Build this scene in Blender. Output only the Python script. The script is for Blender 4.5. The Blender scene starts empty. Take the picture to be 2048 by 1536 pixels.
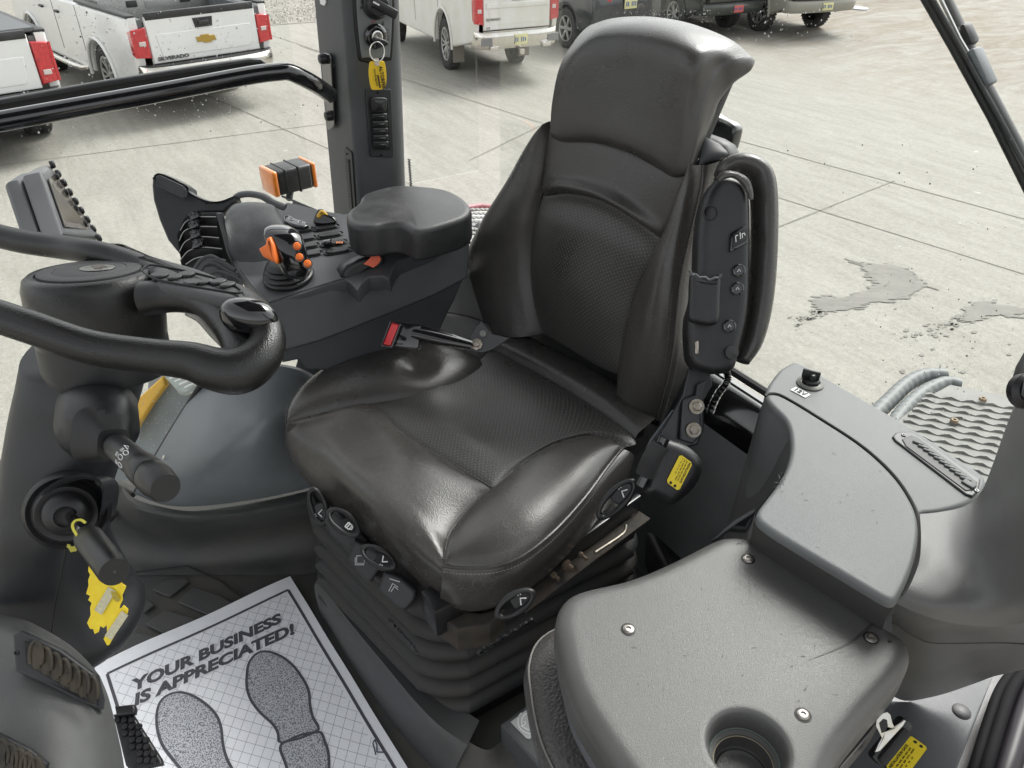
import bpy, bmesh, math, random
ROOF = True; ROOFC, ROOFS = (.38, .94, 1.85), (1.2, 1.25, .08)
import numpy as np
from mathutils import Vector, Matrix
random.seed(7); rng = np.random.default_rng(7)
S = bpy.context.scene
COL = S.collection
# ------------------------------------------------------------------ camera
# world frame: X = rear of the cab, Y = its right side, Z = up, cab floor z=0
CAMZ = 1.28; PITCH = math.radians(33.9); FPX = 1560.0; AZ = math.radians(58)
GZ = -1.97                                    # level of the concrete yard
_h = np.array([math.cos(AZ), math.sin(AZ), 0.0])          # horizontal view direction
_r = np.array([math.sin(AZ), -math.cos(AZ), 0.0])         # image right
_f = _h * math.cos(PITCH) + np.array([0, 0, -math.sin(PITCH)])
_u = np.cross(_r, _f)
CAM = np.array([0, 0, CAMZ])
cd = bpy.data.cameras.new('camera'); cam = bpy.data.objects.new('camera', cd); COL.objects.link(cam)
cd.sensor_width = 36; cd.lens = FPX / 2048 * 36; cd.clip_start = 0.02; cd.clip_end = 500
M3 = Matrix([[_r[i], _u[i], -_f[i]] for i in range(3)])
cam.matrix_world = Matrix.Translation(Vector(CAM)) @ M3.to_4x4()
S.camera = cam
# ------------------------------------------------------------------ world, sun, exposure (overcast)
W = bpy.data.worlds.new('World'); S.world = W; W.use_nodes = True
wn = W.node_tree.nodes; wl = W.node_tree.links
sky = wn.new('ShaderNodeTexSky'); sky.sky_type = 'NISHITA'; sky.sun_disc = False
SUN_EL, SUN_AZ = math.radians(48), math.radians(70)
sky.sun_elevation = SUN_EL; sky.sun_rotation = SUN_AZ; sky.air_density = 1.0; sky.dust_density = 3.5
hs = wn.new('ShaderNodeHueSaturation'); hs.inputs['Saturation'].default_value = 0.10
wl.new(sky.outputs[0], hs.inputs['Color']); bg = wn['Background']
wl.new(hs.outputs[0], bg.inputs['Color']); bg.inputs['Strength'].default_value = 0.15
sl = bpy.data.lights.new('sun', 'SUN'); sl.energy = 1.1; sl.angle = math.radians(24); sl.color = (1, .97, .93)
so = bpy.data.objects.new('sun', sl); COL.objects.link(so)
# light comes from the front right of the yard, high up
sd = Vector((math.sin(SUN_AZ) * math.cos(SUN_EL), math.cos(SUN_AZ) * math.cos(SUN_EL), math.sin(SUN_EL)))
so.rotation_euler = sd.to_track_quat('Z', 'Y').to_euler()
S.view_settings.view_transform = 'Standard'; S.view_settings.look = 'None'
S.view_settings.gamma = 1; S.view_settings.exposure = 1.2
S.view_settings.use_curve_mapping = False
# ------------------------------------------------------------------ pixel -> place helpers (2048 x 1536 survey of the photo)
def ray(x, y):
    return _f + (x - 1024) / FPX * _r - (y - 768) / FPX * _u
def P(x, y, z):
    r = ray(x, y); return CAM + r * ((z - CAMZ) / r[2])
def D(x, y, d):
    return CAM + ray(x, y) * d
def X(x, y, xp):
    r = ray(x, y); return CAM + r * (xp / r[0])
def Y(x, y, yp):
    r = ray(x, y); return CAM + r * (yp / r[1])
def N(x, y, p0, n):
    r = ray(x, y); n = np.array(n, float); return CAM + r * (np.dot(np.array(p0) - CAM, n) / np.dot(r, n))
def Pl(z, *pts): return [P(a, b, z) for a, b in pts]
def Pz(*pts): return [P(a, b, c) for a, b, c in pts]
def Dl(*pts): return [D(a, b, c) for a, b, c in pts]
def V(*a): return np.array(a, float)
def nrm(v): v = np.array(v, float); return v / (np.linalg.norm(v) + 1e-12)
ZUP = V(0, 0, 1)
# ------------------------------------------------------------------ materials
MATS = {}
def mat(name, col, rough=.5, bump=0.0, bscale=400., var=0.0, vscale=6., metal=0.0, coat=0.0, rvar=0.0, spec=.5, col2=None, emit=None, alpha=None, trans=0., detail=6):
    if name in MATS: return MATS[name]
    m = bpy.data.materials.new(name); m.use_nodes = True
    n = m.node_tree.nodes; l = m.node_tree.links; b = n['Principled BSDF']
    b.inputs['Roughness'].default_value = rough; b.inputs['Metallic'].default_value = metal
    b.inputs['Specular IOR Level'].default_value = spec
    b.inputs['Coat Weight'].default_value = coat; b.inputs['Coat Roughness'].default_value = .08
    b.inputs['Transmission Weight'].default_value = trans
    tc = n.new('ShaderNodeTexCoord')
    if col2 is None: col2 = tuple(min(1, c * (1 + var) + var * .01) for c in col)
    nz = n.new('ShaderNodeTexNoise'); nz.inputs['Scale'].default_value = vscale; nz.inputs['Detail'].default_value = detail; nz.inputs['Roughness'].default_value = .65
    l.new(tc.outputs['Object'], nz.inputs['Vector'])
    cr = n.new('ShaderNodeValToRGB'); cr.color_ramp.elements[0].position = .35; cr.color_ramp.elements[1].position = .68
    cr.color_ramp.elements[0].color = (*col, 1); cr.color_ramp.elements[1].color = (*col2, 1)
    l.new(nz.outputs['Fac'], cr.inputs[0]); l.new(cr.outputs[0], b.inputs['Base Color'])
    if rvar:
        mr = n.new('ShaderNodeMapRange'); mr.inputs['From Min'].default_value = .3; mr.inputs['From Max'].default_value = .7
        mr.inputs['To Min'].default_value = rough - rvar; mr.inputs['To Max'].default_value = rough + rvar
        l.new(nz.outputs['Fac'], mr.inputs[0]); l.new(mr.outputs[0], b.inputs['Roughness'])
    if bump:
        bz = n.new('ShaderNodeTexNoise'); bz.inputs['Scale'].default_value = bscale; bz.inputs['Detail'].default_value = 2
        l.new(tc.outputs['Object'], bz.inputs['Vector'])
        bp = n.new('ShaderNodeBump'); bp.inputs['Strength'].default_value = bump; bp.inputs['Distance'].default_value = .001
        l.new(bz.outputs['Fac'], bp.inputs['Height']); l.new(bp.outputs[0], b.inputs['Normal'])
    MATS[name] = m; return m
def leather(name, col, rough, perf=False, crack=0.0, grain=260., bstr=.35, wrk=.7):
    m = bpy.data.materials.new(name); m.use_nodes = True
    n = m.node_tree.nodes; l = m.node_tree.links; b = n['Principled BSDF']
    tc = n.new('ShaderNodeTexCoord')
    vo = n.new('ShaderNodeTexVoronoi'); vo.inputs['Scale'].default_value = grain; l.new(tc.outputs['Object'], vo.inputs['Vector'])
    ns = n.new('ShaderNodeTexNoise'); ns.inputs['Scale'].default_value = 7; ns.inputs['Detail'].default_value = 5; l.new(tc.outputs['Object'], ns.inputs['Vector'])
    nf = n.new('ShaderNodeTexNoise'); nf.inputs['Scale'].default_value = 520; l.new(tc.outputs['Object'], nf.inputs['Vector'])
    wr = n.new('ShaderNodeTexNoise'); wr.inputs['Scale'].default_value = 60; wr.inputs['Detail'].default_value = 4; l.new(tc.outputs['Object'], wr.inputs['Vector'])
    cr = n.new('ShaderNodeValToRGB'); cr.color_ramp.elements[0].position = .3; cr.color_ramp.elements[1].position = .72
    cr.color_ramp.elements[0].color = (*[c * .85 for c in col], 1); cr.color_ramp.elements[1].color = (*[c * 1.3 for c in col], 1)
    l.new(ns.outputs['Fac'], cr.inputs[0]); out = cr.outputs[0]
    h = n.new('ShaderNodeMath'); h.operation = 'ADD'; l.new(vo.outputs['Distance'], h.inputs[0])
    wm = n.new('ShaderNodeMath'); wm.operation = 'MULTIPLY'; wm.inputs[1].default_value = wrk; l.new(wr.outputs['Fac'], wm.inputs[0])
    l.new(wm.outputs[0], h.inputs[1]); hh = h.outputs[0]
    if crack:
        d = n.new('ShaderNodeTexNoise'); d.inputs['Scale'].default_value = 22; d.inputs['Detail'].default_value = 3; l.new(tc.outputs['Object'], d.inputs['Vector'])
        mx = n.new('ShaderNodeMix'); mx.data_type = 'VECTOR'; mx.inputs[0].default_value = .045
        l.new(tc.outputs['Object'], mx.inputs[4]); l.new(d.outputs['Color'], mx.inputs[5])
        v2 = n.new('ShaderNodeTexVoronoi'); v2.feature = 'DISTANCE_TO_EDGE'; v2.inputs['Scale'].default_value = 62; l.new(mx.outputs[1], v2.inputs['Vector'])
        lt = n.new('ShaderNodeMapRange'); lt.inputs['From Min'].default_value = 0; lt.inputs['From Max'].default_value = .020
        lt.inputs['To Min'].default_value = .8; lt.inputs['To Max'].default_value = 0; l.new(v2.outputs['Distance'], lt.inputs[0])
        ms = n.new('ShaderNodeTexNoise'); ms.inputs['Scale'].default_value = 9; l.new(tc.outputs['Object'], ms.inputs['Vector'])
        mr = n.new('ShaderNodeMapRange'); mr.inputs['From Min'].default_value = .42; mr.inputs['From Max'].default_value = .6; mr.inputs['To Max'].default_value = crack; l.new(ms.outputs['Fac'], mr.inputs[0])
        mm = n.new('ShaderNodeMath'); mm.operation = 'MULTIPLY'; l.new(lt.outputs[0], mm.inputs[0]); l.new(mr.outputs[0], mm.inputs[1])
        mc = n.new('ShaderNodeMix'); mc.data_type = 'RGBA'; l.new(mm.outputs[0], mc.inputs[0]); l.new(out, mc.inputs[6]); mc.inputs[7].default_value = (*[min(1, c * 4.0) for c in col], 1)
        out = mc.outputs[2]
        s = n.new('ShaderNodeMath'); s.operation = 'SUBTRACT'; l.new(hh, s.inputs[0]); l.new(mm.outputs[0], s.inputs[1]); hh = s.outputs[0]
    if perf:
        uv = n.new('ShaderNodeSeparateXYZ'); l.new(tc.outputs['UV'], uv.inputs[0])
        def cell(o, off=None):
            a = n.new('ShaderNodeMath'); a.operation = 'MULTIPLY'; a.inputs[1].default_value = 1 / .0044; l.new(o, a.inputs[0]); return a.outputs[0]
        cu, cv = cell(uv.outputs[0]), cell(uv.outputs[1])
        # staggered dots: product of sines
        def sn(o):
            a = n.new('ShaderNodeMath'); a.operation = 'MULTIPLY'; a.inputs[1].default_value = math.pi; l.new(o, a.inputs[0])
            q = n.new('ShaderNodeMath'); q.operation = 'SINE'; l.new(a.outputs[0], q.inputs[0]); return q.outputs[0]
        ml = n.new('ShaderNodeMath'); ml.operation = 'MULTIPLY'; l.new(sn(cu), ml.inputs[0]); l.new(sn(cv), ml.inputs[1])
        dt = n.new('ShaderNodeMapRange'); dt.inputs['From Min'].default_value = .62; dt.inputs['From Max'].default_value = .85; l.new(ml.outputs[0], dt.inputs[0])
        dk = n.new('ShaderNodeMath'); dk.operation = 'MULTIPLY'; dk.inputs[1].default_value = .85; l.new(dt.outputs[0], dk.inputs[0])
        mc = n.new('ShaderNodeMix'); mc.data_type = 'RGBA'; l.new(dk.outputs[0], mc.inputs[0]); l.new(out, mc.inputs[6]); mc.inputs[7].default_value = (*[min(1, c * 3.6) for c in col], 1)
        out = mc.outputs[2]
        s = n.new('ShaderNodeMath'); s.operation = 'SUBTRACT'; l.new(hh, s.inputs[0]); l.new(dt.outputs[0], s.inputs[1]); hh = s.outputs[0]
    l.new(out, b.inputs['Base Color'])
    mr = n.new('ShaderNodeMapRange'); mr.inputs['From Min'].default_value = .3; mr.inputs['From Max'].default_value = .7
    mr.inputs['To Min'].default_value = rough - .07; mr.inputs['To Max'].default_value = rough + .1; l.new(ns.outputs['Fac'], mr.inputs[0]); l.new(mr.outputs[0], b.inputs['Roughness'])
    bp = n.new('ShaderNodeBump'); bp.inputs['Strength'].default_value = bstr; bp.inputs['Distance'].default_value = .0015
    l.new(hh, bp.inputs['Height']); l.new(bp.outputs[0], b.inputs['Normal'])
    MATS[name] = m; return m
def glassmat(name, tint=(.97, .98, .97), refl=.5):
    m = bpy.data.materials.new(name); m.use_nodes = True
    n = m.node_tree.nodes; l = m.node_tree.links; n.clear()
    o = n.new('ShaderNodeOutputMaterial'); t = n.new('ShaderNodeBsdfTransparent'); t.inputs[0].default_value = (*tint, 1)
    g = n.new('ShaderNodeBsdfGlossy'); g.inputs['Roughness'].default_value = .0; g.inputs[0].default_value = (1, 1, 1, 1)
    fr = n.new('ShaderNodeFresnel'); fr.inputs[0].default_value = 1.35
    k = n.new('ShaderNodeMath'); k.operation = 'MULTIPLY'; k.inputs[1].default_value = refl; l.new(fr.outputs[0], k.inputs[0])
    x = n.new('ShaderNodeMixShader'); l.new(k.outputs[0], x.inputs[0]); l.new(t.outputs[0], x.inputs[1]); l.new(g.outputs[0], x.inputs[2]); l.new(x.outputs[0], o.inputs[0])
    MATS[name] = m; return m
# ------------------------------------------------------------------ mesh builder
def cr_curve(pts, n, closed=False):
    """Catmull-Rom (centripetal-ish) resample to n points evenly by length"""
    p = [np.array(q, float) for q in pts]
    if len(p) == 2 and not closed:
        t = np.linspace(0, 1, n); return [p[0] * (1 - s) + p[1] * s for s in t]
    dense = []; m = len(p); segs = m if closed else m - 1
    for i in range(segs):
        if closed: a, b, c, d = p[(i - 1) % m], p[i], p[(i + 1) % m], p[(i + 2) % m]
        else:
            b, c = p[i], p[i + 1]; a = p[i - 1] if i > 0 else 2 * b - c; d = p[i + 2] if i + 2 < m else 2 * c - b
        for k in range(12):
            t = k / 12; t2, t3 = t * t, t * t * t
            dense.append(.5 * ((2 * b) + (c - a) * t + (2 * a - 5 * b + 4 * c - d) * t2 + (3 * b - a - 3 * c + d) * t3))
    dense.append(p[0] if closed else p[-1])
    dn = np.array(dense); L = np.r_[0, np.cumsum(np.linalg.norm(np.diff(dn, axis=0), axis=1))]
    if L[-1] < 1e-9: return [dn[0].copy() for _ in range(n)]
    s = np.linspace(0, L[-1], n + 1)[:-1] if closed else np.linspace(0, L[-1], n)
    return [np.array([np.interp(q, L, dn[:, j]) for j in range(dn.shape[1])]) for q in s]
def untangle(inner, outer, add):
    m = len(inner); p = [q.copy() for q in inner]
    if m > 12:
        for _ in range(30):
            bad = [i for i in range(m) if np.dot(p[(i + 1) % m] - p[i], outer[(i + 1) % m] - outer[i]) < 0]
            if not bad: break
            idx = sorted({(i + k) % m for i in bad for k in (-1, 0, 1, 2)})
            nw = {i: (p[i - 1] + p[(i + 1) % m]) / 2 for i in idx}
            for i, v_ in nw.items(): p[i] = v_
    return [q + add for q in p]
class MB:
    def __init__(s): s.v = []; s.f = []; s.uv = {}
    def add(s, vs, fs):
        o = len(s.v); s.v += [tuple(map(float, q)) for q in vs]; s.f += [tuple(i + o for i in f) for f in fs]; return s
    def grid(s, rows, closeu=False, closev=False, uv=False, cap=False):
        nr, nc = len(rows), len(rows[0]); o = len(s.v)
        for r in rows: s.v += [tuple(map(float, q)) for q in r]
        for i in range(nr if closev else nr - 1):
            for j in range(nc if closeu else nc - 1):
                s.f.append((o + i * nc + j, o + i * nc + (j + 1) % nc, o + ((i + 1) % nr) * nc + (j + 1) % nc, o + ((i + 1) % nr) * nc + j))
        if cap:
            s.f.append(tuple(o + j for j in range(nc))[::-1]); s.f.append(tuple(o + (nr - 1) * nc + j for j in range(nc)))
        return s
    def box(s, c, size, r=0.0, ax=None, seg=2):
        bm = bmesh.new(); bmesh.ops.create_cube(bm, size=1)
        for v in bm.verts: v.co = Vector([v.co[i] * size[i] for i in range(3)])
        if r > 0: bmesh.ops.bevel(bm, geom=list(bm.edges), offset=min(r, min(size) * .49), segments=seg, affect='EDGES', profile=.5)
        A = np.eye(3) if ax is None else np.array([nrm(a) for a in ax])
        vs = [np.array(c) + v.co[0] * A[0] + v.co[1] * A[1] + v.co[2] * A[2] for v in bm.verts]
        s.add(vs, [[v.index for v in f.verts] for f in bm.faces]); bm.free(); return s
    def tube(s, path, rad, n=12, flat=1.0, up=None, cap=True, smooth=0):
        p = [np.array(q, float) for q in path]
        if smooth:
            rr = [rad] * len(p) if np.isscalar(rad) else rad
            q = cr_curve([np.r_[a, [b * 1]] for a, b in zip(p, rr)], smooth); p = [a[:3] for a in q]; rad = [a[3] for a in q]
        if np.isscalar(rad): rad = [rad] * len(p)
        rows = []; t0 = nrm(p[1] - p[0]); u = V(0, 0, 1) if up is None else nrm(up)
        if abs(np.dot(u, t0)) > .95: u = V(1, 0, 0) if abs(t0[0]) < .9 else V(0, 1, 0)
        u = nrm(u - t0 * np.dot(u, t0))
        for i, q in enumerate(p):
            t = nrm((p[min(i + 1, len(p) - 1)] - p[max(i - 1, 0)]))
            u = nrm(u - t * np.dot(u, t)); w = np.cross(t, u)
            rows.append([q + rad[i] * (math.cos(a) * u * flat + math.sin(a) * w) for a in [2 * math.pi * k / n for k in range(n)]])
        if cap:   # rounded-off ends
            for e, k in ((0, 1), (-1, -2)):
                pass
        s.grid(rows, closeu=True, cap=cap); return s
    def lathe(s, prof, org, axis, n=24, cap=True, ref=None):
        a = nrm(axis); u = np.cross(a, V(0, 0, 1) if abs(a[2]) < .9 else V(1, 0, 0)); u = nrm(u); w = np.cross(a, u)
        rows = [[np.array(org) + a * h + r * (math.cos(t) * u + math.sin(t) * w) for t in [2 * math.pi * k / n for k in range(n)]] for r, h in prof]
        s.grid(rows, closeu=True, cap=cap); return s
    def slab(s, outline, nvec, t, r=0.0, smooth=0, seg=4, r2=None, crown=0.0, lap=0):
        """plate with this outline as its upper face (nvec), thickness t, edge rounding r"""
        o = [np.array(q, float) for q in outline]
        if smooth: o = cr_curve(o, smooth, closed=True)
        n = nrm(nvec); m = len(o)
        for _ in range(lap): o = [(o[i - 1] + 2 * o[i] + o[(i + 1) % m]) / 4 for i in range(m)]
        area = sum(np.dot(n, np.cross(o[i] - o[0], o[(i + 1) % m] - o[0])) for i in range(m))
        if area < 0: o = o[::-1]
        inw = []
        for i in range(m):
            e1 = nrm(o[i] - o[i - 1]); e2 = nrm(o[(i + 1) % m] - o[i])
            n1, n2 = np.cross(n, e1), np.cross(n, e2); b = n1 + n2
            L = np.dot(b, b); inw.append(b * (2 / max(L, .9)) if L > 1e-6 else n1)
        r2 = (r if r2 is None else r2); r2 = min(r2, max(t - r, 0)); rows = []
        prof = []
        if r2 > 0: prof += [(r2 * (1 - math.sin(k / seg * math.pi / 2)), -t + r2 * (1 - math.cos(k / seg * math.pi / 2))) for k in range(seg)]
        prof.append((0, -t + r2))
        if r > 0: prof += [(r * (1 - math.cos(k / seg * math.pi / 2)), -r + r * math.sin(k / seg * math.pi / 2)) for k in range(0 if t > r + r2 + 1e-6 else 1, seg + 1)]
        else: prof.append((0, 0))
        if r > 0: prof.append((r + max(.0012, r * .3), 0))
        for d, h in prof: rows.append(untangle([q + w * d for q, w in zip(o, inw)], o, n * h))
        if crown:
            ctr = sum(rows[-1]) / m
            for k in (0.12, .3, .55, .8): rows.append([q * (1 - k) + ctr * k + n * crown * (1 - (1 - k) ** 2) for q in rows[-1 if k == .12 else len(prof) - 1]])
        s.grid(rows, closeu=True, cap=True); return s
    def coons(s, A, B, C=None, Dd=None, nu=40, nv=24, puff=0.0, k=3.0, e=.7, dirn=None, uends=True, fn=None, uvs=None):
        A = cr_curve(A, nu); B = cr_curve(B, nu)
        C = cr_curve(C, nv) if C is not None else [A[0] + (B[0] - A[0]) * t for t in np.linspace(0, 1, nv)]
        Dd = cr_curve(Dd, nv) if Dd is not None else [A[-1] + (B[-1] - A[-1]) * t for t in np.linspace(0, 1, nv)]
        G = np.zeros((nv, nu, 3))
        for j in range(nv):
            v = j / (nv - 1)
            for i in range(nu):
                u = i / (nu - 1)
                G[j, i] = (1 - v) * A[i] + v * B[i] + (1 - u) * C[j] + u * Dd[j] - ((1 - u) * (1 - v) * A[0] + u * (1 - v) * A[-1] + (1 - u) * v * B[0] + u * v * B[-1])
        du = np.gradient(G, axis=1); dv = np.gradient(G, axis=0); nn = np.cross(du, dv)
        nn /= (np.linalg.norm(nn, axis=2, keepdims=True) + 1e-12)
        if dirn is not None:
            dd = nrm(dirn); nm = nn[nv // 2, nu // 2]
            if np.dot(nm, dd) < 0: nn = -nn
            nn = dd[None, None, :] * .5 + nn * .5 if dirn is not None else nn
        H = np.zeros((nv, nu))
        for j in range(nv):
            v = j / (nv - 1)
            for i in range(nu):
                u = i / (nu - 1)
                h = max(0, 1 - abs(2 * v - 1) ** k) ** e
                if uends == 'right': h *= max(0, 1 - u ** 9) ** .6
                elif uends: h *= max(0, 1 - abs(2 * u - 1) ** (k + 1)) ** e
                H[j, i] = puff * h + (fn(u, v) if fn else 0)
        G = G + nn * H[:, :, None]
        o = len(s.v); s.grid([list(G[j]) for j in range(nv)])
        LU = np.linalg.norm(np.diff(G, axis=1), axis=2).sum(axis=1).mean(); LV = np.linalg.norm(np.diff(G, axis=0), axis=2).sum(axis=0).mean()
        for j in range(nv):
            for i in range(nu): s.uv[o + j * nu + i] = (i / (nu - 1) * LU, j / (nv - 1) * LV)
        s.last = G; return s
    def build(s, name, m, parent=None, smooth=True, label=None, angle=38, loc=None):
        me = bpy.data.meshes.new(name)
        org = np.array(parent['_org']) if parent is not None and '_org' in parent else (np.array(loc) if loc is not None else np.zeros(3))
        me.from_pydata([tuple(np.array(q) - org) for q in s.v], [], s.f); me.validate()
        bm = bmesh.new(); bm.from_mesh(me)
        if s.uv:
            bm.verts.ensure_lookup_table(); ul = bm.loops.layers.uv.new('UVMap')
            for f in bm.faces:
                for lp in f.loops: lp[ul].uv = s.uv.get(lp.vert.index, (0, 0))
        bmesh.ops.recalc_face_normals(bm, faces=bm.faces)
        ca = math.radians(angle)
        for f in bm.faces: f.smooth = smooth
        if smooth:
            for e in bm.edges: e.smooth = not (len(e.link_faces) == 2 and e.calc_face_angle(0) > ca)
        bm.to_mesh(me); bm.free()
        me.materials.append(m)
        o = bpy.data.objects.new(name, me); COL.objects.link(o)
        if parent is not None:
            o.parent = parent
            if '_org' in parent: o['_org'] = list(parent['_org'])
        elif loc is not None: o.location = loc; o['_org'] = list(map(float, loc))
        if parent is not None and '_sub' in parent: pass
        if label: o['label'] = label
        return o
def thing(name, label, cat, loc, group=None):
    o = bpy.data.objects.new(name, None); COL.objects.link(o); o.empty_display_size = .05
    o.location = [float(q) for q in loc]; o['_org'] = [float(q) for q in loc]
    o['label'] = label; o['category'] = cat
    if group: o['group'] = group
    return o
def tag(o, label, cat, group=None, kind=None):
    if label: o['label'] = label
    if cat: o['category'] = cat
    if group: o['group'] = group
    if kind: o['kind'] = kind
    return o
def text(s, org, xd, yd, size, m, parent, name='lettering', ext=.0004, shear=0., bold=0., align='LEFT', sx=1.0):
    cu = bpy.data.curves.new('txt', 'FONT'); cu.body = s; cu.size = size; cu.extrude = ext; cu.shear = shear; cu.offset = bold; cu.align_x = align
    cu.resolution_u = 3
    to = bpy.data.objects.new('txt', cu); COL.objects.link(to)
    me = bpy.data.meshes.new_from_object(to.evaluated_get(bpy.context.evaluated_depsgraph_get()))
    bpy.data.objects.remove(to)
    x = nrm(xd); z = nrm(np.cross(x, nrm(yd))); y = np.cross(z, x)
    po = np.array(parent['_org']) if parent is not None and '_org' in parent else np.zeros(3)
    for v in me.vertices:
        q = np.array(org) + x * v.co[0] * sx + y * v.co[1] + z * v.co[2] - po; v.co = Vector(q)
    me.materials.clear(); me.materials.append(m); me.name = name
    o = bpy.data.objects.new(name, me); COL.objects.link(o); o.parent = parent
    if parent is not None and '_org' in parent: o['_org'] = list(parent['_org'])
    return o
def polyflat(pts): return MB().add(pts, [tuple(range(len(pts)))])
def bolt(parent, p, ax, r, m, name='screw', hexr=True, h=.004):
    b = MB(); a = nrm(ax)
    b.lathe([(r, 0), (r, h * .4), (r * .8, h), (r * .45, h), (r * .4, h * .3), (0.0001, h * .3)], p, a, n=16, cap=False)
    return b.build(name, m, parent)
# ------------------------------------------------------------------ material library
white = mat('white_paint', (.76, .76, .75), .25, var=-.06, vscale=1.5, coat=.6)
dirtywhite = mat('white_paint_dusty', (.75, .745, .72), .40, col2=(.66, .64, .57), vscale=2.2, coat=.2)
darkpaint = mat('dark_blue_grey_paint', (.018, .022, .028), .2, coat=.9, col2=(.04, .043, .045), vscale=3)
greenpaint = mat('dark_green_paint', (.016, .024, .02), .3, coat=.7, col2=(.04, .045, .04), vscale=3)
tirem = mat('tyre_rubber', (.022, .022, .022), .8, bump=.6, bscale=60, col2=(.06, .058, .055), vscale=5)
alum = mat('cast_alloy', (.55, .55, .54), .32, metal=.7, var=-.3, vscale=9)
chrome = mat('chrome', (.75, .74, .72), .14, metal=1.0, col2=(.62, .58, .5), vscale=4)
blackp = mat('black_trim', (.018, .018, .019), .5, bump=.25, bscale=300, var=.5)
carglass = mat('car_glass', (.02, .024, .026), .06, spec=.8)
redlens = mat('red_lens', (.42, .012, .018), .12, coat=1, col2=(.60, .03, .035), vscale=30)
clearlens = mat('clear_lens', (.6, .52, .5), .15, coat=1)
rust = mat('rust', (.32, .17, .06), .8, col2=(.5, .4, .25), vscale=30)
gold = mat('gold_badge', (.45, .30, .07), .3, metal=.6)
plateblue = mat('plate_white', (.6, .68, .72), .4); platetxt = mat('plate_print', (.05, .12, .3), .5)
plategold = mat('plate_cream', (.7, .66, .35), .4); platered = mat('plate_red', (.6, .12, .1), .4)
bedliner = mat('bed_liner', (.10, .105, .11), .7, bump=.5, bscale=90, var=.5)
undercar = mat('underbody', (.02, .019, .018), .9)
# ------------------------------------------------------------------ yard: concrete slab with joints, gravel, snow, weeds
def concrete():
    m = bpy.data.materials.new('yard_concrete'); m.use_nodes = True
    n = m.node_tree.nodes; l = m.node_tree.links; b = n['Principled BSDF']; b.inputs['Roughness'].default_value = .85
    tc = n.new('ShaderNodeTexCoord')
    def noise(sc, det=8, ro=.6, dist=0, mp=None):
        z = n.new('ShaderNodeTexNoise'); z.inputs['Scale'].default_value = sc; z.inputs['Detail'].default_value = det; z.inputs['Roughness'].default_value = ro; z.inputs['Distortion'].default_value = dist
        if mp:
            q = n.new('ShaderNodeMapping'); q.inputs['Scale'].default_value = mp[0]; q.inputs['Rotation'].default_value = (0, 0, math.radians(mp[1]))
            l.new(tc.outputs['Object'], q.inputs[0]); l.new(q.outputs[0], z.inputs['Vector'])
        else: l.new(tc.outputs['Object'], z.inputs['Vector'])
        return z.outputs['Fac']
    def ramp(f, a, ca, c, cc):
        r = n.new('ShaderNodeValToRGB'); r.color_ramp.elements[0].position = a; r.color_ramp.elements[1].position = c
        r.color_ramp.elements[0].color = (*ca, 1); r.color_ramp.elements[1].color = (*cc, 1); l.new(f, r.inputs[0]); return r.outputs[0]
    def mix(f, a, bb, mode='MIX'):
        x = n.new('ShaderNodeMix'); x.data_type = 'RGBA'; x.blend_type = mode
        if isinstance(f, float): x.inputs[0].default_value = f
        else: l.new(f, x.inputs[0])
        l.new(a, x.inputs[6])
        if isinstance(bb, tuple): x.inputs[7].default_value = (*bb, 1)
        else: l.new(bb, x.inputs[7])
        return x.outputs[2]
    c = ramp(noise(.55, 9, .62), .33, (0.223, 0.210, 0.177), .68, (0.302, 0.290, 0.249))
    c = mix(.65, c, ramp(noise(1.4, 10, .76, 1.4, ((1, .25, 1), -35)), .42, (0.181, 0.169, 0.144), .58, (0.358, 0.349, 0.309)))
    c = mix(.5, c, ramp(noise(5, 8, .78, .8, ((1, .14, 1), -42)), .42, (0.177, 0.166, 0.141), .58, (0.358, 0.349, 0.312)))
    c = mix(.4, c, ramp(noise(22, 6, .8), .42, (0.186, 0.177, 0.153), .58, (0.344, 0.335, 0.298)))
    c = mix(.35, c, ramp(noise(90, 3, .7), .40, (0.186, 0.177, 0.153), .60, (0.335, 0.326, 0.288)))
    sp = noise(42, 3, .6); f = n.new('ShaderNodeMapRange'); f.inputs['From Min'].default_value = .72; f.inputs['From Max'].default_value = .76; l.new(sp, f.inputs[0])
    c = mix(f.outputs[0], c, (0.105, 0.099, 0.088))
    sp = noise(3.3, 6, .8); f = n.new('ShaderNodeMapRange'); f.inputs['From Min'].default_value = .66; f.inputs['From Max'].default_value = .71; l.new(sp, f.inputs[0])
    c = mix(f.outputs[0], c, (0.433, 0.433, 0.409))
    # far part brown with mud (beyond about y = 13 m on the right)
    sx = n.new('ShaderNodeSeparateXYZ'); l.new(tc.outputs['Object'], sx.inputs[0])
    g = n.new('ShaderNodeMapRange'); g.inputs['From Min'].default_value = 11.2; g.inputs['From Max'].default_value = 16; l.new(sx.outputs[0], g.inputs[0])
    g2 = n.new('ShaderNodeMath'); g2.operation = 'MULTIPLY'; l.new(g.outputs[0], g2.inputs[0])
    gm = n.new('ShaderNodeMapRange'); gm.inputs['From Min'].default_value = .40; gm.inputs['From Max'].default_value = .62; l.new(noise(.9, 9, .75, 1.5, ((.5, 1.6, 1), 15)), gm.inputs[0]); l.new(gm.outputs[0], g2.inputs[1])
    c = mix(g2.outputs[0], c, (0.175, 0.143, 0.103))
    l.new(c, b.inputs['Base Color'])
    bp = n.new('ShaderNodeBump'); bp.inputs['Strength'].default_value = .25; bp.inputs['Distance'].default_value = .01; l.new(noise(60, 4), bp.inputs['Height']); l.new(bp.outputs[0], b.inputs['Normal'])
    return m
conc = concrete()
g = MB(); NX = 24
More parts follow.
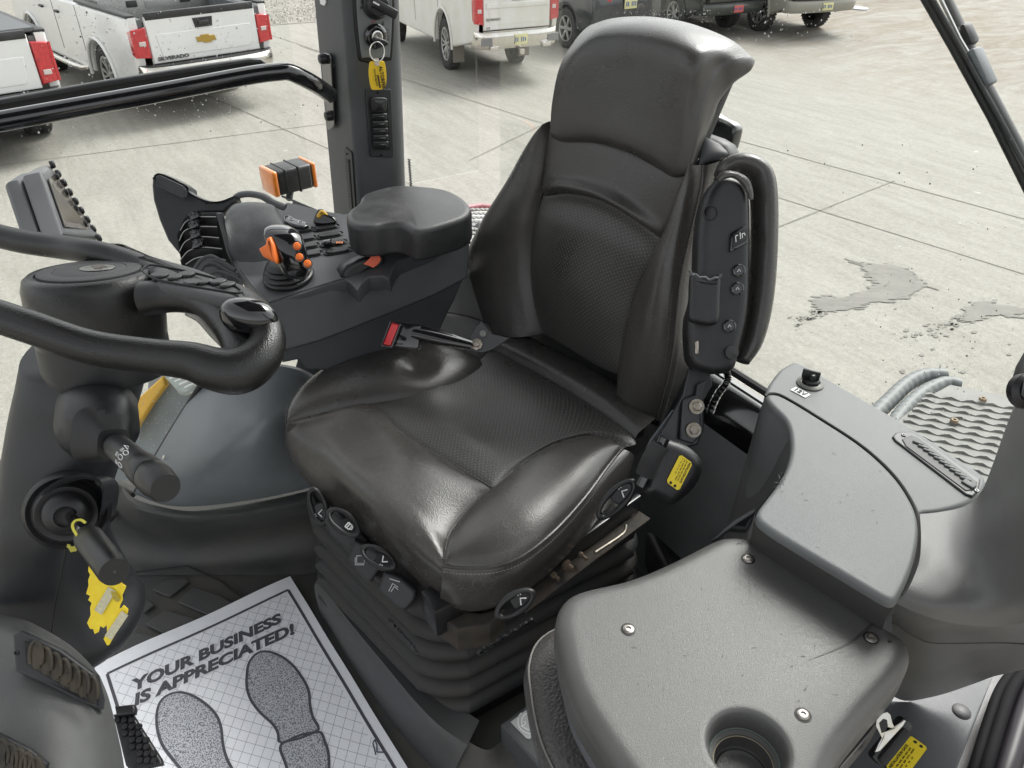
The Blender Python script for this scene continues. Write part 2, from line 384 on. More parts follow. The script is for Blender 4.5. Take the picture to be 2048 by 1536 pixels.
g.add([V(-150, -150, GZ), V(200, -150, GZ), V(200, 200, GZ), V(-150, 200, GZ)], [(0, 1, 2, 3)])
go = g.build('ground', conc, smooth=False); tag(go, 'pale worn concrete of the parking yard', 'ground', kind='structure'); 
jm = mat('joint_filler', (.15, .141, .122), .9, col2=(.22, .21, .18), vscale=8)
J = MB(); yv = nrm(V(.105, -1, 0)); xv = nrm(V(1, .105, 0))
def joint(p, q, w=.022):
    p, q = np.array(p), np.array(q); d = nrm(q - p); s = np.cross(ZUP, d) * w / 2; k = max(2, int(np.linalg.norm(q - p) / .5)); rows = []
    for i in range(k + 1):
        c = p + (q - p) * i / k + s * rng.normal() * .35; ww = .6 + rng.random() * .8; rows.append([c - s * ww + ZUP * .004, c + s * ww + ZUP * .004])
    J.grid(rows)
zg = GZ
for (a, b_) in [((526, 65), (636, 102)), ((600, 92), (1089, 248)), ((478, 219), (649, 294)), ((1468, 279), (2048, 438)), ((1556, 395), (1793, 469))]:
    p, q = P(*a, zg), P(*b_, zg); d = q - p; J_len = {0: (-.5, .6), 1: (-.0, .35), 2: (-1.2, 2.0), 3: (-.6, 2.5), 4: (-.3, 3.)}[[526, 600, 478, 1468, 1556].index(a[0])]
    joint(p + d * J_len[0], q + d * J_len[1])
for (a, b_, e0, e1) in [((195, 306), (649, 248), -.9, .15), ((1552, 456), (1778, 366), -.15, .05), ((1089, 248), (1250, 170), -.7, .0)]:
    p, q = P(*a, zg), P(*b_, zg); d = q - p; joint(p + d * e0, q + d * e1, .018)
tag(J.build('slab_joint', jm, smooth=False), 'dark thin joint lines across the concrete slabs', 'slab joint', kind='structure')
# damp oil-like splashes
stm = mat('damp_stain', (.185, .178, .160), .85, col2=(.22, .212, .190), vscale=5)
def splash(pl, seed, n=60, amp=.10, hgt=.006):
    o = cr_curve([P(a, b, zg) for a, b in pl], n * 3, closed=True); r = np.random.default_rng(seed); c = sum(o) / len(o)
    o = [q + nrm(q - c) * (abs(r.normal()) ** 1.5) * amp * (1 if i % 2 else -.35) + ZUP * hgt for i, q in enumerate(o)]; return o
def inpoly(x, y, pl):
    c = False; n = len(pl)
    for i in range(n):
        (x1, y1), (x2, y2) = pl[i], pl[i - 1]
        if (y1 > y) != (y2 > y) and x < (x2 - x1) * (y - y1) / (y2 - y1) + x1: c = not c
    return c
ZS = [0]
def blob(b, px, py, r, k=9, el=None):
    ZS[0] += 1; c = P(px, py, zg) + ZUP * (.005 + ZS[0] * 1.2e-6); a0 = rng.random() * 6; e = el or (1, 1); th = -.6
    pts = []
    for j in range(k):
        a = a0 + 2 * math.pi * j / k; rr = r * (.7 + .6 * rng.random()); x, y = rr * math.cos(a) * e[0], rr * math.sin(a) * e[1]; pts.append(c + V(x * math.cos(th) - y * math.sin(th), x * math.sin(th) + y * math.cos(th), 0))
    b.add(pts, [tuple(range(k))])
def stain(pl, n1, n2, rmax):
    b = MB(); xs = [p[0] for p in pl]; ys = [p[1] for p in pl]; k = 0
    while k < n1:
        x, y = min(xs) + rng.random() * (max(xs) - min(xs)), min(ys) + rng.random() * (max(ys) - min(ys))
        if inpoly(x, y, pl): blob(b, x, y, rmax * (.5 + rng.random()), 10, (1.3, .7)); k += 1
    m = len(pl)
    for i in range(n2):
        j = int(rng.random() * m); t = rng.random(); x = pl[j][0] * (1 - t) + pl[(j + 1) % m][0] * t; y = pl[j][1] * (1 - t) + pl[(j + 1) % m][1] * t
        s_ = abs(rng.normal()); blob(b, x + rng.normal() * 5 * s_, y + rng.normal() * 3 * s_, .006 + .03 * rng.random() ** 2, 7, (2.0, .5))
    return b
st = stain([(1735, 533), (1775, 532), (1815, 545), (1838, 566), (1830, 577), (1800, 595), (1765, 598), (1720, 606), (1690, 618), (1650, 618), (1640, 600), (1660, 600), (1700, 598), (1750, 580), (1772, 566), (1745, 552)], 520, 900, .032)
for (xa, ya, xb, yb) in ((1690, 518, 1740, 534), (1698, 524, 1745, 538), (1838, 568, 1876, 580)):
    for t in np.linspace(0, 1, 22): blob(st, xa + (xb - xa) * t, ya + (yb - ya) * t, .012, 7)
o1 = tag(st.build('oil_stain', stm, smooth=False), 'large grey splash on the concrete right of the driver seat', 'stain', kind='structure')
st = stain([(1945, 616), (1965, 607), (1990, 612), (2025, 618), (2046, 626), (2010, 628), (1980, 622), (1960, 632), (1935, 640)], 130, 420, .024)
for i in range(260):
    t = rng.random(); which = rng.random()
    if which < .4: px, py = 1590 + t * 80 + rng.normal() * 8, 650 - t * 40 + rng.normal() * 5
    elif which < .75: px, py = 1830 + t * 130 + rng.normal() * 14, 672 - t * 42 + rng.normal() * 6
    else: px, py = 1750 + rng.random() * 280, 600 + rng.random() * 150
    c = P(px, py, zg) + ZUP * .006; r = .004 + rng.random() ** 3 * .022; k = 6
    st.add([c + r * V(math.cos(a) * (1 + .6 * rng.random()), math.sin(a) * .8, 0) for a in [2 * math.pi * j / k for j in range(k)]], [tuple(range(k))])
tag(st.build('drip_stain', stm, smooth=False), 'small grey splash and scattered drips near the rear step', 'stain', kind='structure')
# gravel lot
gm = mat('gravel_bed', (.21, .196, .17), .95, bump=1., bscale=30, col2=(.30, .285, .25), vscale=14)
gp = [P(515, 60, zg), P(650, 78, zg), P(1500, -330, zg) + V(20, 30, 0), P(200, -150, zg) + V(-30, 20, 0)]
gp = [V(4.2, 20.2, zg), V(14, 19.0, zg), V(60, 40, zg), V(60, 90, zg), V(-40, 90, zg), V(-6, 22, zg)]
gb = polyflat([q + ZUP * .008 for q in gp]).build('gravel_lot', gm, smooth=False); tag(gb, 'grey gravel ground behind the parked trucks', 'gravel', kind='structure')
gs = MB()
for i in range(4200):
    c = V(3.0 + rng.random() * 6.0, 20.1 + rng.random() ** 1.4 * 12, zg + .01); r = .02 + rng.random() * .035
    k = 5; a0 = rng.random() * 6
    ring = [c + V(r * math.cos(a0 + 2 * math.pi * j / k) * (1 + .4 * rng.random()), r * math.sin(a0 + 2 * math.pi * j / k), 0) for j in range(k)]
    gs.add(ring + [c + V(rng.normal() * r * .3, 0, r * (.5 + rng.random() * .5))], [(j, (j + 1) % k, k) for j in range(k)])
tag(gs.build('gravel_stones', mat('gravel_stone', (.25, .235, .205), .9, col2=(.45, .435, .39), vscale=9), smooth=False), 'loose pale gravel stones beyond the white trucks', 'gravel', kind='stuff')
gr = MB()
for i in range(900):
    c = V(2.0 + rng.random() * 9, 29.5 + rng.random() * 3.5, zg); h = .08 + rng.random() * .22; a = rng.random() * 6.3; w = .012; d = V(math.cos(a), math.sin(a), 0)
    gr.add([c - d * w, c + d * w, c + V(rng.normal() * .05, rng.normal() * .05, h)], [(0, 1, 2)])
tag(gr.build('weeds', mat('dry_weeds', (.22, .20, .05), .9, col2=(.10, .13, .03), vscale=3), smooth=False), 'thin strip of yellowish weeds behind the gravel', 'weeds', kind='stuff')
sn = MB(); 
o = cr_curve([P(a, b, zg) + ZUP * .004 for a, b in [(1655, 10), (1690, 12), (1735, 18), (1722, 21), (1680, 16), (1650, 14)]], 40, closed=True)
sn.slab([q + ZUP * .03 for q in o], ZUP, .03, .02)
tag(sn.build('snow_patch', mat('old_snow', (.6, .62, .65), .8, bump=.4, bscale=30)), 'thin white strip of old snow behind the tan truck', 'snow', kind='structure')
# ------------------------------------------------------------------ road vehicles
def wheel(parent, c, R_, w, style, sc, side=1):
    """c hub centre, axis +-Y in the vehicle frame"""
    a = V(0, side, 0); b = MB(); rr = R_ * .66
    prof = [(rr, -w * .5), (R_ * .9, -w * .52), (R_ * .985, -w * .42), (R_, -w * .2), (R_, w * .2), (R_ * .985, w * .42), (R_ * .9, w * .52), (rr * 1.06, w * .5), (rr, w * .42)]
    b.lathe(prof, c, a, n=36, cap=False)
    for k in range(40):
        t = 2 * math.pi * k / 40; d = V(math.cos(t), 0, math.sin(t)); tt = V(-math.sin(t), 0, math.cos(t))
        for s_ in (-1, 1): b.box(np.array(c) + d * (R_ + .002) + a * s_ * w * .27, (R_ * .075, w * .38, .018), ax=(tt, V(0, 1, 0), d))
    wh = b.build('wheel', tirem, parent)
    q = MB(); q.lathe([(rr, w * .42), (rr * .97, w * .46), (rr * .9, w * .38), (rr * .86, w * .1), (rr * .3, w * .05), (.001, w * .05)], c, a, n=36, cap=False)
    rim = q.build('rim_barrel', blackp if style != 'steel' else alum, wh)
    q = MB(); ns = {'v': 6, 'five': 5, 'six': 6, 'steel': 8, 'heavy': 8}[style]
    q.lathe([(rr, w * .40), (rr * 1.0, w * .47), (rr * .93, w * .47), (rr * .9, w * .40)], c, a, n=36, cap=False)
    q.lathe([(rr * .30, w * .2), (rr * .28, w * .36), (rr * .18, w * .4), (.001, w * .4)], c, a, n=20, cap=False)
    for k in range(ns):
        for off in ((-.16, .16) if style in ('v', 'five') else (0,)):
            t = 2 * math.pi * k / ns + off * .5; t2 = 2 * math.pi * k / ns + off * 1.6
            d1 = V(math.cos(t), 0, math.sin(t)); d2 = V(math.cos(t2), 0, math.sin(t2)); p = np.array(c) + d1 * rr * .22 + a * w * .34; e = np.array(c) + d2 * rr * .93 + a * w * .40
            dd = nrm(e - p); q.box((p + e) / 2, (np.linalg.norm(e - p), w * .12, rr * (.13 if off else .24)), .006, ax=(dd, a, np.cross(dd, a)))
    q.build('rim', alum, wh)
    return wh
def arcpts(cx, cz, r, a0, a1, n=12, ez=1.): return [(cx + r * math.cos(a), cz + r * ez * math.sin(a)) for a in np.linspace(a0, a1, n)]
class Veh:
    pass
def pickup(name, label, loc, yaw, paint, W_=1.98, sc=1.0, bed=2.0, wb=3.6, liner=True, tail='silverado07', wstyle='five', R_=.41, rustarch=False, chromeb=True, words=None, toolbox=False, tonneau=False, steps=False, flare=False, zs=1.0, group=None, exhaust=False, plate='blue', dusty=None, ax=1.22):
    t = thing(name, label, 'pickup truck', loc, group); t.rotation_euler = (0, 0, yaw); t.scale = (sc, sc, sc * zs); t['_org'] = [0, 0, 0]
    H = W_ / 2; zb = 1.34; z0 = .60; zi = .42
    L = ax + wb + .95
    # --- body side: outline with wheel arches, lofted with a gentle bulge in the middle height
    def side(s):
        o = [(0.06, z0 + .12), (0.03, .95), (0.05, zb)] + [(bed + .03, zb), (bed + .05, zb)]
        low = [(.10, z0)] + [(x, z) for x, z in arcpts(ax, .40, .50, math.pi, 0, 14)] + arcpts(ax + wb, .40, .50, math.pi, 0, 14) + [(L - .15, z0 - .05), (L, .75)]
        up = [(L, 1.05), (L - .1, 1.16), (L - 1.2, 1.22), (L - 1.35, zb - .06), (bed + .08, zb - .02)]
        pts = [(0.05, zb), (.02, .95)] + low + up
        o = [V(x, s * H, z) for x, z in pts]
        b = MB(); b.slab(o, V(0, s, 0), .12, .035, seg=3, r2=0); return b
    for s in (1, -1): side(s).build('body_side', paint, t)
    for s in (1, -1):
        for cx in (ax, ax + wb):
            b = MB(); arc = [V(x, s * (H + (.018 if not flare else .04)), z) for x, z in arcpts(cx, .40, .53, math.pi * 1.02, -.06, 20)]
            b.tube(arc, .028 if not flare else .06, n=8)
            b.build('wheel_arch', rust if rustarch else paint, t)
    for s in (1, -1):   # rail caps, bed walls
        MB().box((bed / 2 + .04, s * (H - .055), zb + .012), (bed - .02, .12, .035), .012).build('bed_rail', blackp, t)
    MB().box((.03, 0, zb + .0), (.075, W_ - .44, .09), .012).build('tailgate_cap', blackp, t)
    b = MB(); b.box((bed / 2 + .05, 0, .86), (bed, W_ - .2, .04)); 
    for s in (1, -1): b.box((bed / 2 + .05, s * (H - .16), 1.08), (bed, .06, .46)); b.box((ax, s * (H - .30), .98), (.95, .26, .24), .05)
    b.box((bed + .03, 0, 1.1), (.06, W_ - .2, .5)); b.build('bed', bedliner if liner else paint, t)
    # tailgate
    tw = W_ - .42
    b = MB(); o = [V(0, y, z) for y, z in [(-tw / 2, .76), (tw / 2, .76), (tw / 2, zb - .005), (-tw / 2, zb - .005)]]
    b.slab(o, V(-1, 0, 0), .07, .018, seg=3); tg = b.build('tailgate', dusty or paint, t)
    b = MB(); b.slab([V(-.006, y, z) for y, z in [(-tw / 2 + .14, .83), (tw / 2 - .14, .83), (tw / 2 - .10, 1.12), (-tw / 2 + .10, 1.12)]], V(-1, 0, 0), .012, .008, r2=0, smooth=0); b.build('pressed_panel', dusty or paint, tg)
    b = MB(); b.slab([V(-.014, y, z) for y, z in [(-.12, 1.145), (.12, 1.145), (.14, 1.265), (-.14, 1.265)]], V(-1, 0, 0), .012, .006, r2=0)
    hd = b.build('tailgate_handle', blackp, tg); MB().box((-.022, 0, 1.205), (.02, .15, .05), .008).build('handle_grip', mat('black_gloss', (.006, .006, .007), .15, coat=1), hd)
    yd = V(0, 0, 1); xd = V(0, -1, 0)
    if words == 'silverado':
        text('SILVERADO', V(-.012, tw / 2 - .06, .80), xd, yd, .062, mat('badge_grey', (.12, .12, .12), .35, metal=.4), tg, ext=.004, sx=1.35, bold=.002)
        m = MB(); bt = [(-.13, -.035), (-.055, -.035), (-.045, -.055), (.075, -.055), (.065, -.035), (.14, -.035), (.12, .03), (.05, .03), (.04, .05), (-.075, .05), (-.07, .03), (-.145, .03)]
        m.slab([V(-.022, -y, 1.0 + z) for y, z in bt], V(-1, 0, 0), .016, .004, r2=0); m.build('badge', gold, tg)
    if words == 'chevrolet':
        text('CHEVROLET', V(-.012, tw / 2 - .14, 1.19), xd, yd, .145, dusty, tg, ext=.006, sx=1.5, bold=.003)
        text('SILVERADO', V(-.012, tw / 2 - .05, .89), xd, yd, .05, mat('badge_grey', (.12, .12, .12), .35), tg, ext=.003, sx=1.3)
        text('LTZ', V(-.012, tw / 2 - .05, .78), xd, yd, .04, mat('badge_grey', (.12, .12, .12), .35), tg, ext=.003, sx=1.3)
        MB().slab([V(-.03, y, z) for y, z in [(-tw / 2 + .06, 1.05), (tw / 2 - .06, 1.05), (tw / 2 - .06, 1.13), (-tw / 2 + .06, 1.13)]], V(-1, 0, 0), .03, .02, r2=0).build('crease', dusty, tg)
    if words == 'hudson': text('HUDSON', V(-.012, tw / 2 - .5, .82), xd, yd, .06, mat('badge_grey', (.12, .12, .12), .35), tg, ext=.003, sx=1.3)
    # lights
    for s in (1, -1):
        b = MB(); oy = H - .005; z1, z2 = (.84, 1.22) if tail != 'classic' else (.80, 1.26)
        wd = .19 if tail != 'slim' else .13
        o = [V(-.012, s * (oy - wd), z1), V(-.002, s * (oy - .02), z1 + .02), V(0.012, s * oy, (z1 + z2) / 2), V(-.002, s * (oy - .02), z2 - .02), V(-.012, s * (oy - wd), z2)]
        b.slab(o, V(-1, s * .15, 0), .05, .015, seg=3, r2=0)
        b.slab([V(.0, s * (H + .006), z1 + .02), V(.12, s * (H + .006), z1 + .05), V(.13, s * (H + .006), z2 - .05), V(.0, s * (H + .006), z2 - .02)], V(0, s, 0), .03, .01, r2=0)
        lt = b.build('tail_light', redlens, t)
        zz = (z1 + z2) / 2 - (.0 if tail != 'classic' else .10)
        MB().slab([V(-.022, s * (oy - wd * .8), zz - .03), V(-.018, s * (oy - wd * .35), zz - .03), V(-.018, s * (oy - wd * .35), zz + .025), V(-.022, s * (oy - wd * .8), zz + .025)], V(-1, 0, 0), .02, .008, r2=0).build('reversing_lens', clearlens, lt)
    # bumper
    b = MB(); bz = .60
    def brow(z, xo): return [V(x + (-xo), y, z) for x, y in [(.20, -H + .0), (.02, -H + .03), (-.10, -H + .16), (-.16, -H + .5), (-.17, 0), (-.16, H - .5), (-.10, H - .16), (.02, H - .03), (.20, H)]]
    rows = [cr_curve(brow(z, xo), 40) for z, xo in [(bz + .15, -.10), (bz + .15, -.02), (bz + .13, .0), (bz + .06, .015), (bz - .03, 0), (bz - .09, -.04), (bz - .10, -.10)]]
    b.grid(rows); bu = b.build('bumper', chrome if chromeb else paint, t)
    b = MB(); rows = [cr_curve(brow(z, xo), 40) for z, xo in [(bz + .152, -.16), (bz + .156, -.03), (bz + .150, -.004)]]; b.grid(rows); b.build('step_pad', blackp if not dusty else chrome, bu)
    pm = {'blue': plateblue, 'gold': plategold, 'red': platered}[plate]
    pl = MB().box((-.195, 0.04 if plate == 'blue' else 0, bz + .03), (.008, .30, .15), .003).build('number_plate', pm, bu)
    b = MB(); [b.box((-.2, .13 - k * .045 + (.04 if plate == 'blue' else 0), bz + .03), (.002, .026, .07 - .01 * (k % 3))) for k in range(6) if k != 2]; b.build('plate_print', platetxt, pl)
    if exhaust:
        for s in (1, -1):
            b = MB(); b.slab([V(-.20, s * .62 + y, bz - .07 + z) for y, z in [(-.10, -.03), (.10, -.03), (.10, .03), (-.10, .03)]], V(-1, 0, 0), .2, .01); b.build('exhaust_tip', chrome, bu)
        for s in (1, -1): MB().slab([V(-.17, s * (H - .2) + y, bz + .02 + z) for y, z in [(-.13, -.06), (.13, -.045), (.13, .045), (-.13, .06)]], V(-1, 0, 0), .02, .008, r2=0).build('bumper_pocket', mat('dull_grey_plastic', (.2, .2, .2), .5), bu)
        MB().box((-.2, 0, bz - .14), (.12, .10, .08), .01).build('tow_hitch', chrome, t)
    # undercarriage, cab, hood, glass
    b = MB(); b.box((L / 2, 0, .56), (L - .5, W_ * .72, .16)); b.box((ax, 0, .42), (.14, W_ - .5, .14), .03); b.box((ax + wb, 0, .42), (.14, W_ - .5, .14), .03)
    for cx in (ax, ax + wb):
        for s in (1, -1): b.slab([V(cx + x, s * (H - .13), z) for x, z in arcpts(0, .42, .46, math.pi, 0, 10)], V(0, s, 0), .45, 0)
    b.build('chassis', undercar, t)
    c0, c1 = bed + .1, L - 1.35; zt = 1.92
    b = MB(); b.grid([[V(c0, -H + .06, zb - .06), V(c1 + .1, -H + .06, zb - .06), V(c1 + .1, H - .06, zb - .06), V(c0, H - .06, zb - .06)], [V(c0 + .06, -H + .10, zb + .1), V(c1 - .12, -H + .1, zb + .1), V(c1 - .12, H - .10, zb + .1), V(c0 + .06, H - .1, zb + .1)], [V(c0 + .16, -H + .22, zt - .05), V(c1 - .75, -H + .22, zt - .05), V(c1 - .75, H - .22, zt - .05), V(c0 + .16, H - .22, zt - .05)], [V(c0 + .3, -H + .3, zt), V(c1 - .9, -H + .3, zt), V(c1 - .9, H - .3, zt), V(c0 + .3, H - .3, zt)]], closeu=True, cap=True)
    b.build('cab', paint, t)
    b = MB(); zz = lambda u: zb + .1 + (zt - .05 - zb - .1) * u
    for s in (1, -1):
        q = lambda x, u: V(x, s * (H - .10 - .12 * u + .006), zz(u)); b.add([q(c0 + .2, .08), q((c0 + c1) / 2 - .1, .08), q((c0 + c1) / 2 - .1, .9), q(c0 + .3, .9)], [(0, 1, 2, 3)]); b.add([q((c0 + c1) / 2, .08), q(c1 - .3, .08), q(c1 - .85, .9), q((c0 + c1) / 2, .9)], [(0, 1, 2, 3)])
    b.add([V(c0 + .06, -H + .25, zz(.1)), V(c0 + .06, H - .25, zz(.1)), V(c0 + .145, H - .32, zz(.92)), V(c0 + .145, -H + .32, zz(.92))], [(0, 1, 2, 3)])
    b.add([V(c1 - .14, -H + .2, zz(.06)), V(c1 - .14, H - .2, zz(.06)), V(c1 - .72, H - .3, zz(.95)), V(c1 - .72, -H + .3, zz(.95))], [(0, 1, 2, 3)])
    b.build('window', carglass, t, smooth=False)
    b = MB(); b.slab([V(c1 + .05, -H + .05, 1.25), V(L - .1, -H + .1, 1.14), V(L - .1, H - .1, 1.14), V(c1 + .05, H - .05, 1.25)], ZUP, .3, .08); b.build('hood', paint, t)
    # door seams + handles
    for x in (bed + .07, (c0 + c1) / 2):
        for s in (1, -1): MB().box((x, s * (H + .0005), .93), (.012, .006, .72)).build('door_gap', undercar, t)
    for s in (1, -1):
        for x in ((c0 + c1) / 2 - .2, c1 - .95 + .45): MB().box((x, s * (H + .02), 1.12), (.17, .04, .035), .012).build('door_handle', blackp if not dusty else paint, t)
    if steps:
        for s in (1, -1): MB().tube([V(bed + .25, s * (H - .12), .44), V(bed + .4, s * (H + .05), .40), V(ax + wb - .75, s * (H + .05), .40), V(ax + wb - .6, s * (H - .1), .44)], .04, smooth=20, n=10).build('step_bar', chrome, t)
    if toolbox:
        tb = MB().box((bed - .22, 0, 1.22), (.46, W_ - .34, .36), .015).build('tool_box', mat('tread_plate', (.40, .40, .39), .35, metal=.7, bump=1, bscale=45, var=-.4, vscale=50), t)
        for y in (-.45, .35): MB().box((bed - .455, y, 1.30), (.02, .16, .09), .008).build('latch', blackp, tb)
        MB().box((bed - .456, -.02, 1.27), (.01, .36, .10), .003).build('maker_plate', mat('steel_grey', (.25, .25, .25), .4), tb)
    if tonneau:
        MB().slab([V(.06, -H + .1, zb + .06), V(bed, -H + .1, zb + .06), V(bed, H - .1, zb + .06), V(.06, H - .1, zb + .06)], ZUP, .05, .015).build('bed_cover', mat('vinyl_cover', (.10, .105, .11), .6, bump=.3, bscale=80), t)
    for cx in (ax, ax + wb):
        for s in (1, -1): wheel(t, V(cx, s * (H - .16), R_), R_, .27, wstyle, 1, s)
    if dusty is not None or flare:
        for s in (1, -1): MB().slab([V(ax - .48, s * (H - .16) + y, z) for y, z in [(-.14, .16), (.14, .16), (.14, .6), (-.14, .6)]], V(-1, 0, 0), .012, .004).build('mud_flap', mat('mud_flap', (.22, .2, .17), .8), t)
    return t
YAW = math.radians(94.5)
TR = 'vehicles parked along the far side of the yard'
def put(px, py, z, back=0): p = P(px, py, z); return V(p[0], p[1], GZ)
def veh_at(pl, pr, zh, a):
    """ground point below the middle of a tailgate's lower edge seen between two survey points"""
    A, B = P(pl[0], pl[1], GZ + zh * a), P(pr[0], pr[1], GZ + zh * a); c = (A + B) / 2; return V(c[0], c[1], GZ)
pickup('pickup_truck', 'white pickup with open tool box bed, gold badge and rusty rear wheel arch', V(2.74, 12.9, GZ), math.radians(101), white, sc=1.064, zs=1.007, ax=1.475, wb=3.12, words='silverado', toolbox=True, steps=True, rustarch=False, wstyle='five', group=TR)
pickup('pickup_truck', 'white pickup cut off by the left photo edge with grey bed cover', V(-.42, 11.77, GZ), math.radians(101), white, sc=1.1, zs=1.0, ax=1.2, wb=3.4, tail='classic', tonneau=True, wstyle='five', group=TR)
pickup('pickup_truck', 'dusty white pickup parked just right of the dark cab pillar with alloy wheels', V(7.73, 12.2, GZ), math.radians(84), dirtywhite, sc=.80, zs=1.42, ax=1.8, wb=3.75, words='chevrolet', dusty=dirtywhite, wstyle='v', exhaust=True, plate='gold', group=TR, R_=.385)
pickup('pickup_truck', 'dark green pickup with chrome wheels behind the seat headrest', veh_at((1415, 16), (1520, 8), .62, 1.0), math.radians(84), greenpaint, sc=.86, zs=1.08, wb=3.65, words='hudson', chromeb=False, wstyle='five', plate='red', group=TR, steps=False)
pickup('pickup_truck', 'tan work pickup on large mud tyres farthest right in the row', veh_at((1600, 14), (1690, 10), .62, 1.0), math.radians(78), mat('tan_paint', (.30, .29, .25), .4, coat=.4), sc=.9, zs=1.12, wb=3.65, chromeb=False, wstyle='heavy', plate='gold', group=TR, R_=.46)
# dark SUV
def suv(name, label, loc, yaw, paint, sc, zs):
    t = thing(name, label, 'suv', loc, TR); t.rotation_euler = (0, 0, yaw); t.scale = (sc, sc, sc * zs); t['_org'] = [0, 0, 0]
    H = .96; ax = .92; L = 4.7
    st = [(-.02, .45, .70, .0), (-.10, .62, .90, 0), (-.10, .95, .92, 0), (-.02, 1.08, .93, 0), (.10, 1.32, .84, 0), (.32, 1.62, .72, 0), (.8, 1.72, .70, 0), (2.3, 1.72, .70, 0), (3.1, 1.35, .80, 0), (3.4, 1.12, .86, 0), (4.4, .98, .86, 0), (4.7, .7, .8, 0)]
    for s in (1, -1):
        pts = [(-.06, .5), (-.10, .8), (-.05, 1.05), (.12, 1.12), (3.3, 1.08), (4.4, .95), (4.68, .7), (4.6, .42)] + arcpts(ax + 2.8, .36, .42, 0, math.pi, 12) + arcpts(ax, .36, .42, 0, math.pi, 12)
        MB().slab([V(x, s * H, z) for x, z in pts], V(0, s, 0), .3, .07, seg=4, r2=0).build('body_side', paint, t)
    b = MB(); rows = [cr_curve([V(x, y * w, z) for x, y in [(.5 + xo, -.97), (.02 + xo, -.95), (-.08 + xo, -.72), (-.10 + xo, 0), (-.08 + xo, .72), (.02 + xo, .95), (.5 + xo, .97)]], 36) for z, xo, w in [(.42, .06, .96), (.55, .0, 1), (.8, -.03, 1), (.95, 0, 1), (1.08, .03, .97), (1.2, .12, .9), (1.45, .25, .82), (1.62, .4, .78), (1.7, .7, .76)]]
    b.grid(rows); b.build('tail_body', paint, t)
    b = MB(); b.slab([V(.4, -.7, 1.7), V(2.6, -.7, 1.7), V(2.6, .7, 1.7), V(.4, .7, 1.7)], ZUP, .62, .08); b.slab([V(2.5, -.8, 1.15), V(4.4, -.82, 1.0), V(4.4, .82, 1.0), V(2.5, .8, 1.15)], ZUP, .5, .1); b.build('roof', paint, t)
    b = MB()
    for s in (1, -1): b.add([V(.3, s * .88, 1.15), V(3.0, s * .88, 1.15), V(2.5, s * .73, 1.6), V(.6, s * .73, 1.6)], [(0, 1, 2, 3)])
    b.add([V(.08, -.66, 1.22), V(.08, .66, 1.22), V(.33, .56, 1.6), V(.33, -.56, 1.6)], [(0, 1, 2, 3)]); b.build('window', carglass, t, smooth=False)
    for s in (1, -1):
        lt = MB().slab([V(-.115 + .0, s * .5, .92), V(-.02, s * .94, .9), V(.02, s * .955, 1.12), V(-.07, s * .55, 1.16)], V(-1, s * .3, 0), .06, .02).build('tail_light', redlens, t)
    pl = MB().box((-.145, 0, .86), (.02, .34, .17), .004).build('number_plate', plategold, t); b = MB(); [b.box((-.156, .12 - k * .05, .86), (.002, .03, .08)) for k in range(6) if k != 2]; b.build('plate_print', platetxt, pl)
    MB().box((2.3, 0, .5), (4.2, 1.5, .25)).build('chassis', undercar, t)
    for cx in (ax, ax + 2.8):
        for s in (1, -1): wheel(t, V(cx, s * (H - .13), .365), .365, .24, 'six', 1, s)
suv('parked_suv', 'dark blue grey suv between the dusty white pickup and the headrest', veh_at((1190, 40), (1310, 34), .6, 1.0), math.radians(91), darkpaint, .92, 1.12)
pickup('pickup_truck', 'dark vehicle of which only the underside shows at the top photo edge', P(1700, 0, GZ) + V(2.5, .5, 0), math.radians(70), darkpaint, sc=.9, wstyle='five', group=TR)
# ================================================================== CAB
plast = mat('dark_grey_plastic', (.022, .023, .025), .48, bump=.35, bscale=900, var=.35, vscale=9, rvar=.08)
plast2 = mat('charcoal_plastic', (.058, .062, .065), .5, bump=.3, bscale=900, var=.25, vscale=7, rvar=.07)
greypl = mat('grey_plastic', (.105, .112, .112), .55, bump=.35, bscale=1100, var=.28, vscale=5, rvar=.06)
greypl2 = mat('warm_grey_plastic', (.085, .085, .083), .40, bump=.3, bscale=1100, var=.35, vscale=6, rvar=.07)
blackpl = mat('black_plastic', (.009, .009, .010), .38, bump=.25, bscale=900, var=.6, vscale=12, rvar=.08)
blackgl = mat('gloss_black', (.006, .006, .007), .13, coat=.8)
rubber = mat('floor_rubber', (.044, .045, .045), .62, bump=.7, bscale=700, col2=(.080, .074, .062), vscale=6, rvar=.1)
bellow_m = mat('bellow_rubber', (.018, .019, .021), .55, bump=.6, bscale=900, col2=(.034, .031, .028), vscale=9, rvar=.08)
steelb = mat('black_painted_steel', (.010, .011, .013), .3, var=.6, vscale=20, coat=.3)
zinc = mat('zinc_bolt', (.42, .40, .36), .38, metal=.9, col2=(.22, .18, .13), vscale=120)
shiny = mat('bright_steel', (.72, .71, .68), .22, metal=1.)
orange = mat('orange_plastic', (.78, .17, .025), .38, var=.12, vscale=20)
redbtn = mat('red_button', (.55, .012, .02), .3, coat=.5)
yellow = mat('yellow_label', (.80, .62, .02), .45)
inkb = mat('black_ink', (.012, .012, .012), .6)
inkw = mat('white_print', (.75, .75, .75), .5)
gasket = mat('gasket', (.006, .006, .006), .5)
# floor pan
MB().box((-.1, .88, -.03), (2.3, 1.76, .06)).build('floor', rubber)
tag(bpy.data.objects['floor'], 'dark rubber covered cab floor', 'floor', kind='structure')
# unseen roof panel, cut smaller than the cab to let more skylight in
if ROOF:
    rf = MB().box(ROOFC, ROOFS, .03).build('cab_roof_shade', mat('headliner', (.05, .05, .05), .8), loc=(ROOFC[0], ROOFC[1], ROOFC[2] - .04))
    tag(rf, 'unseen partial cab roof above the seats, sized for the light', 'roof')
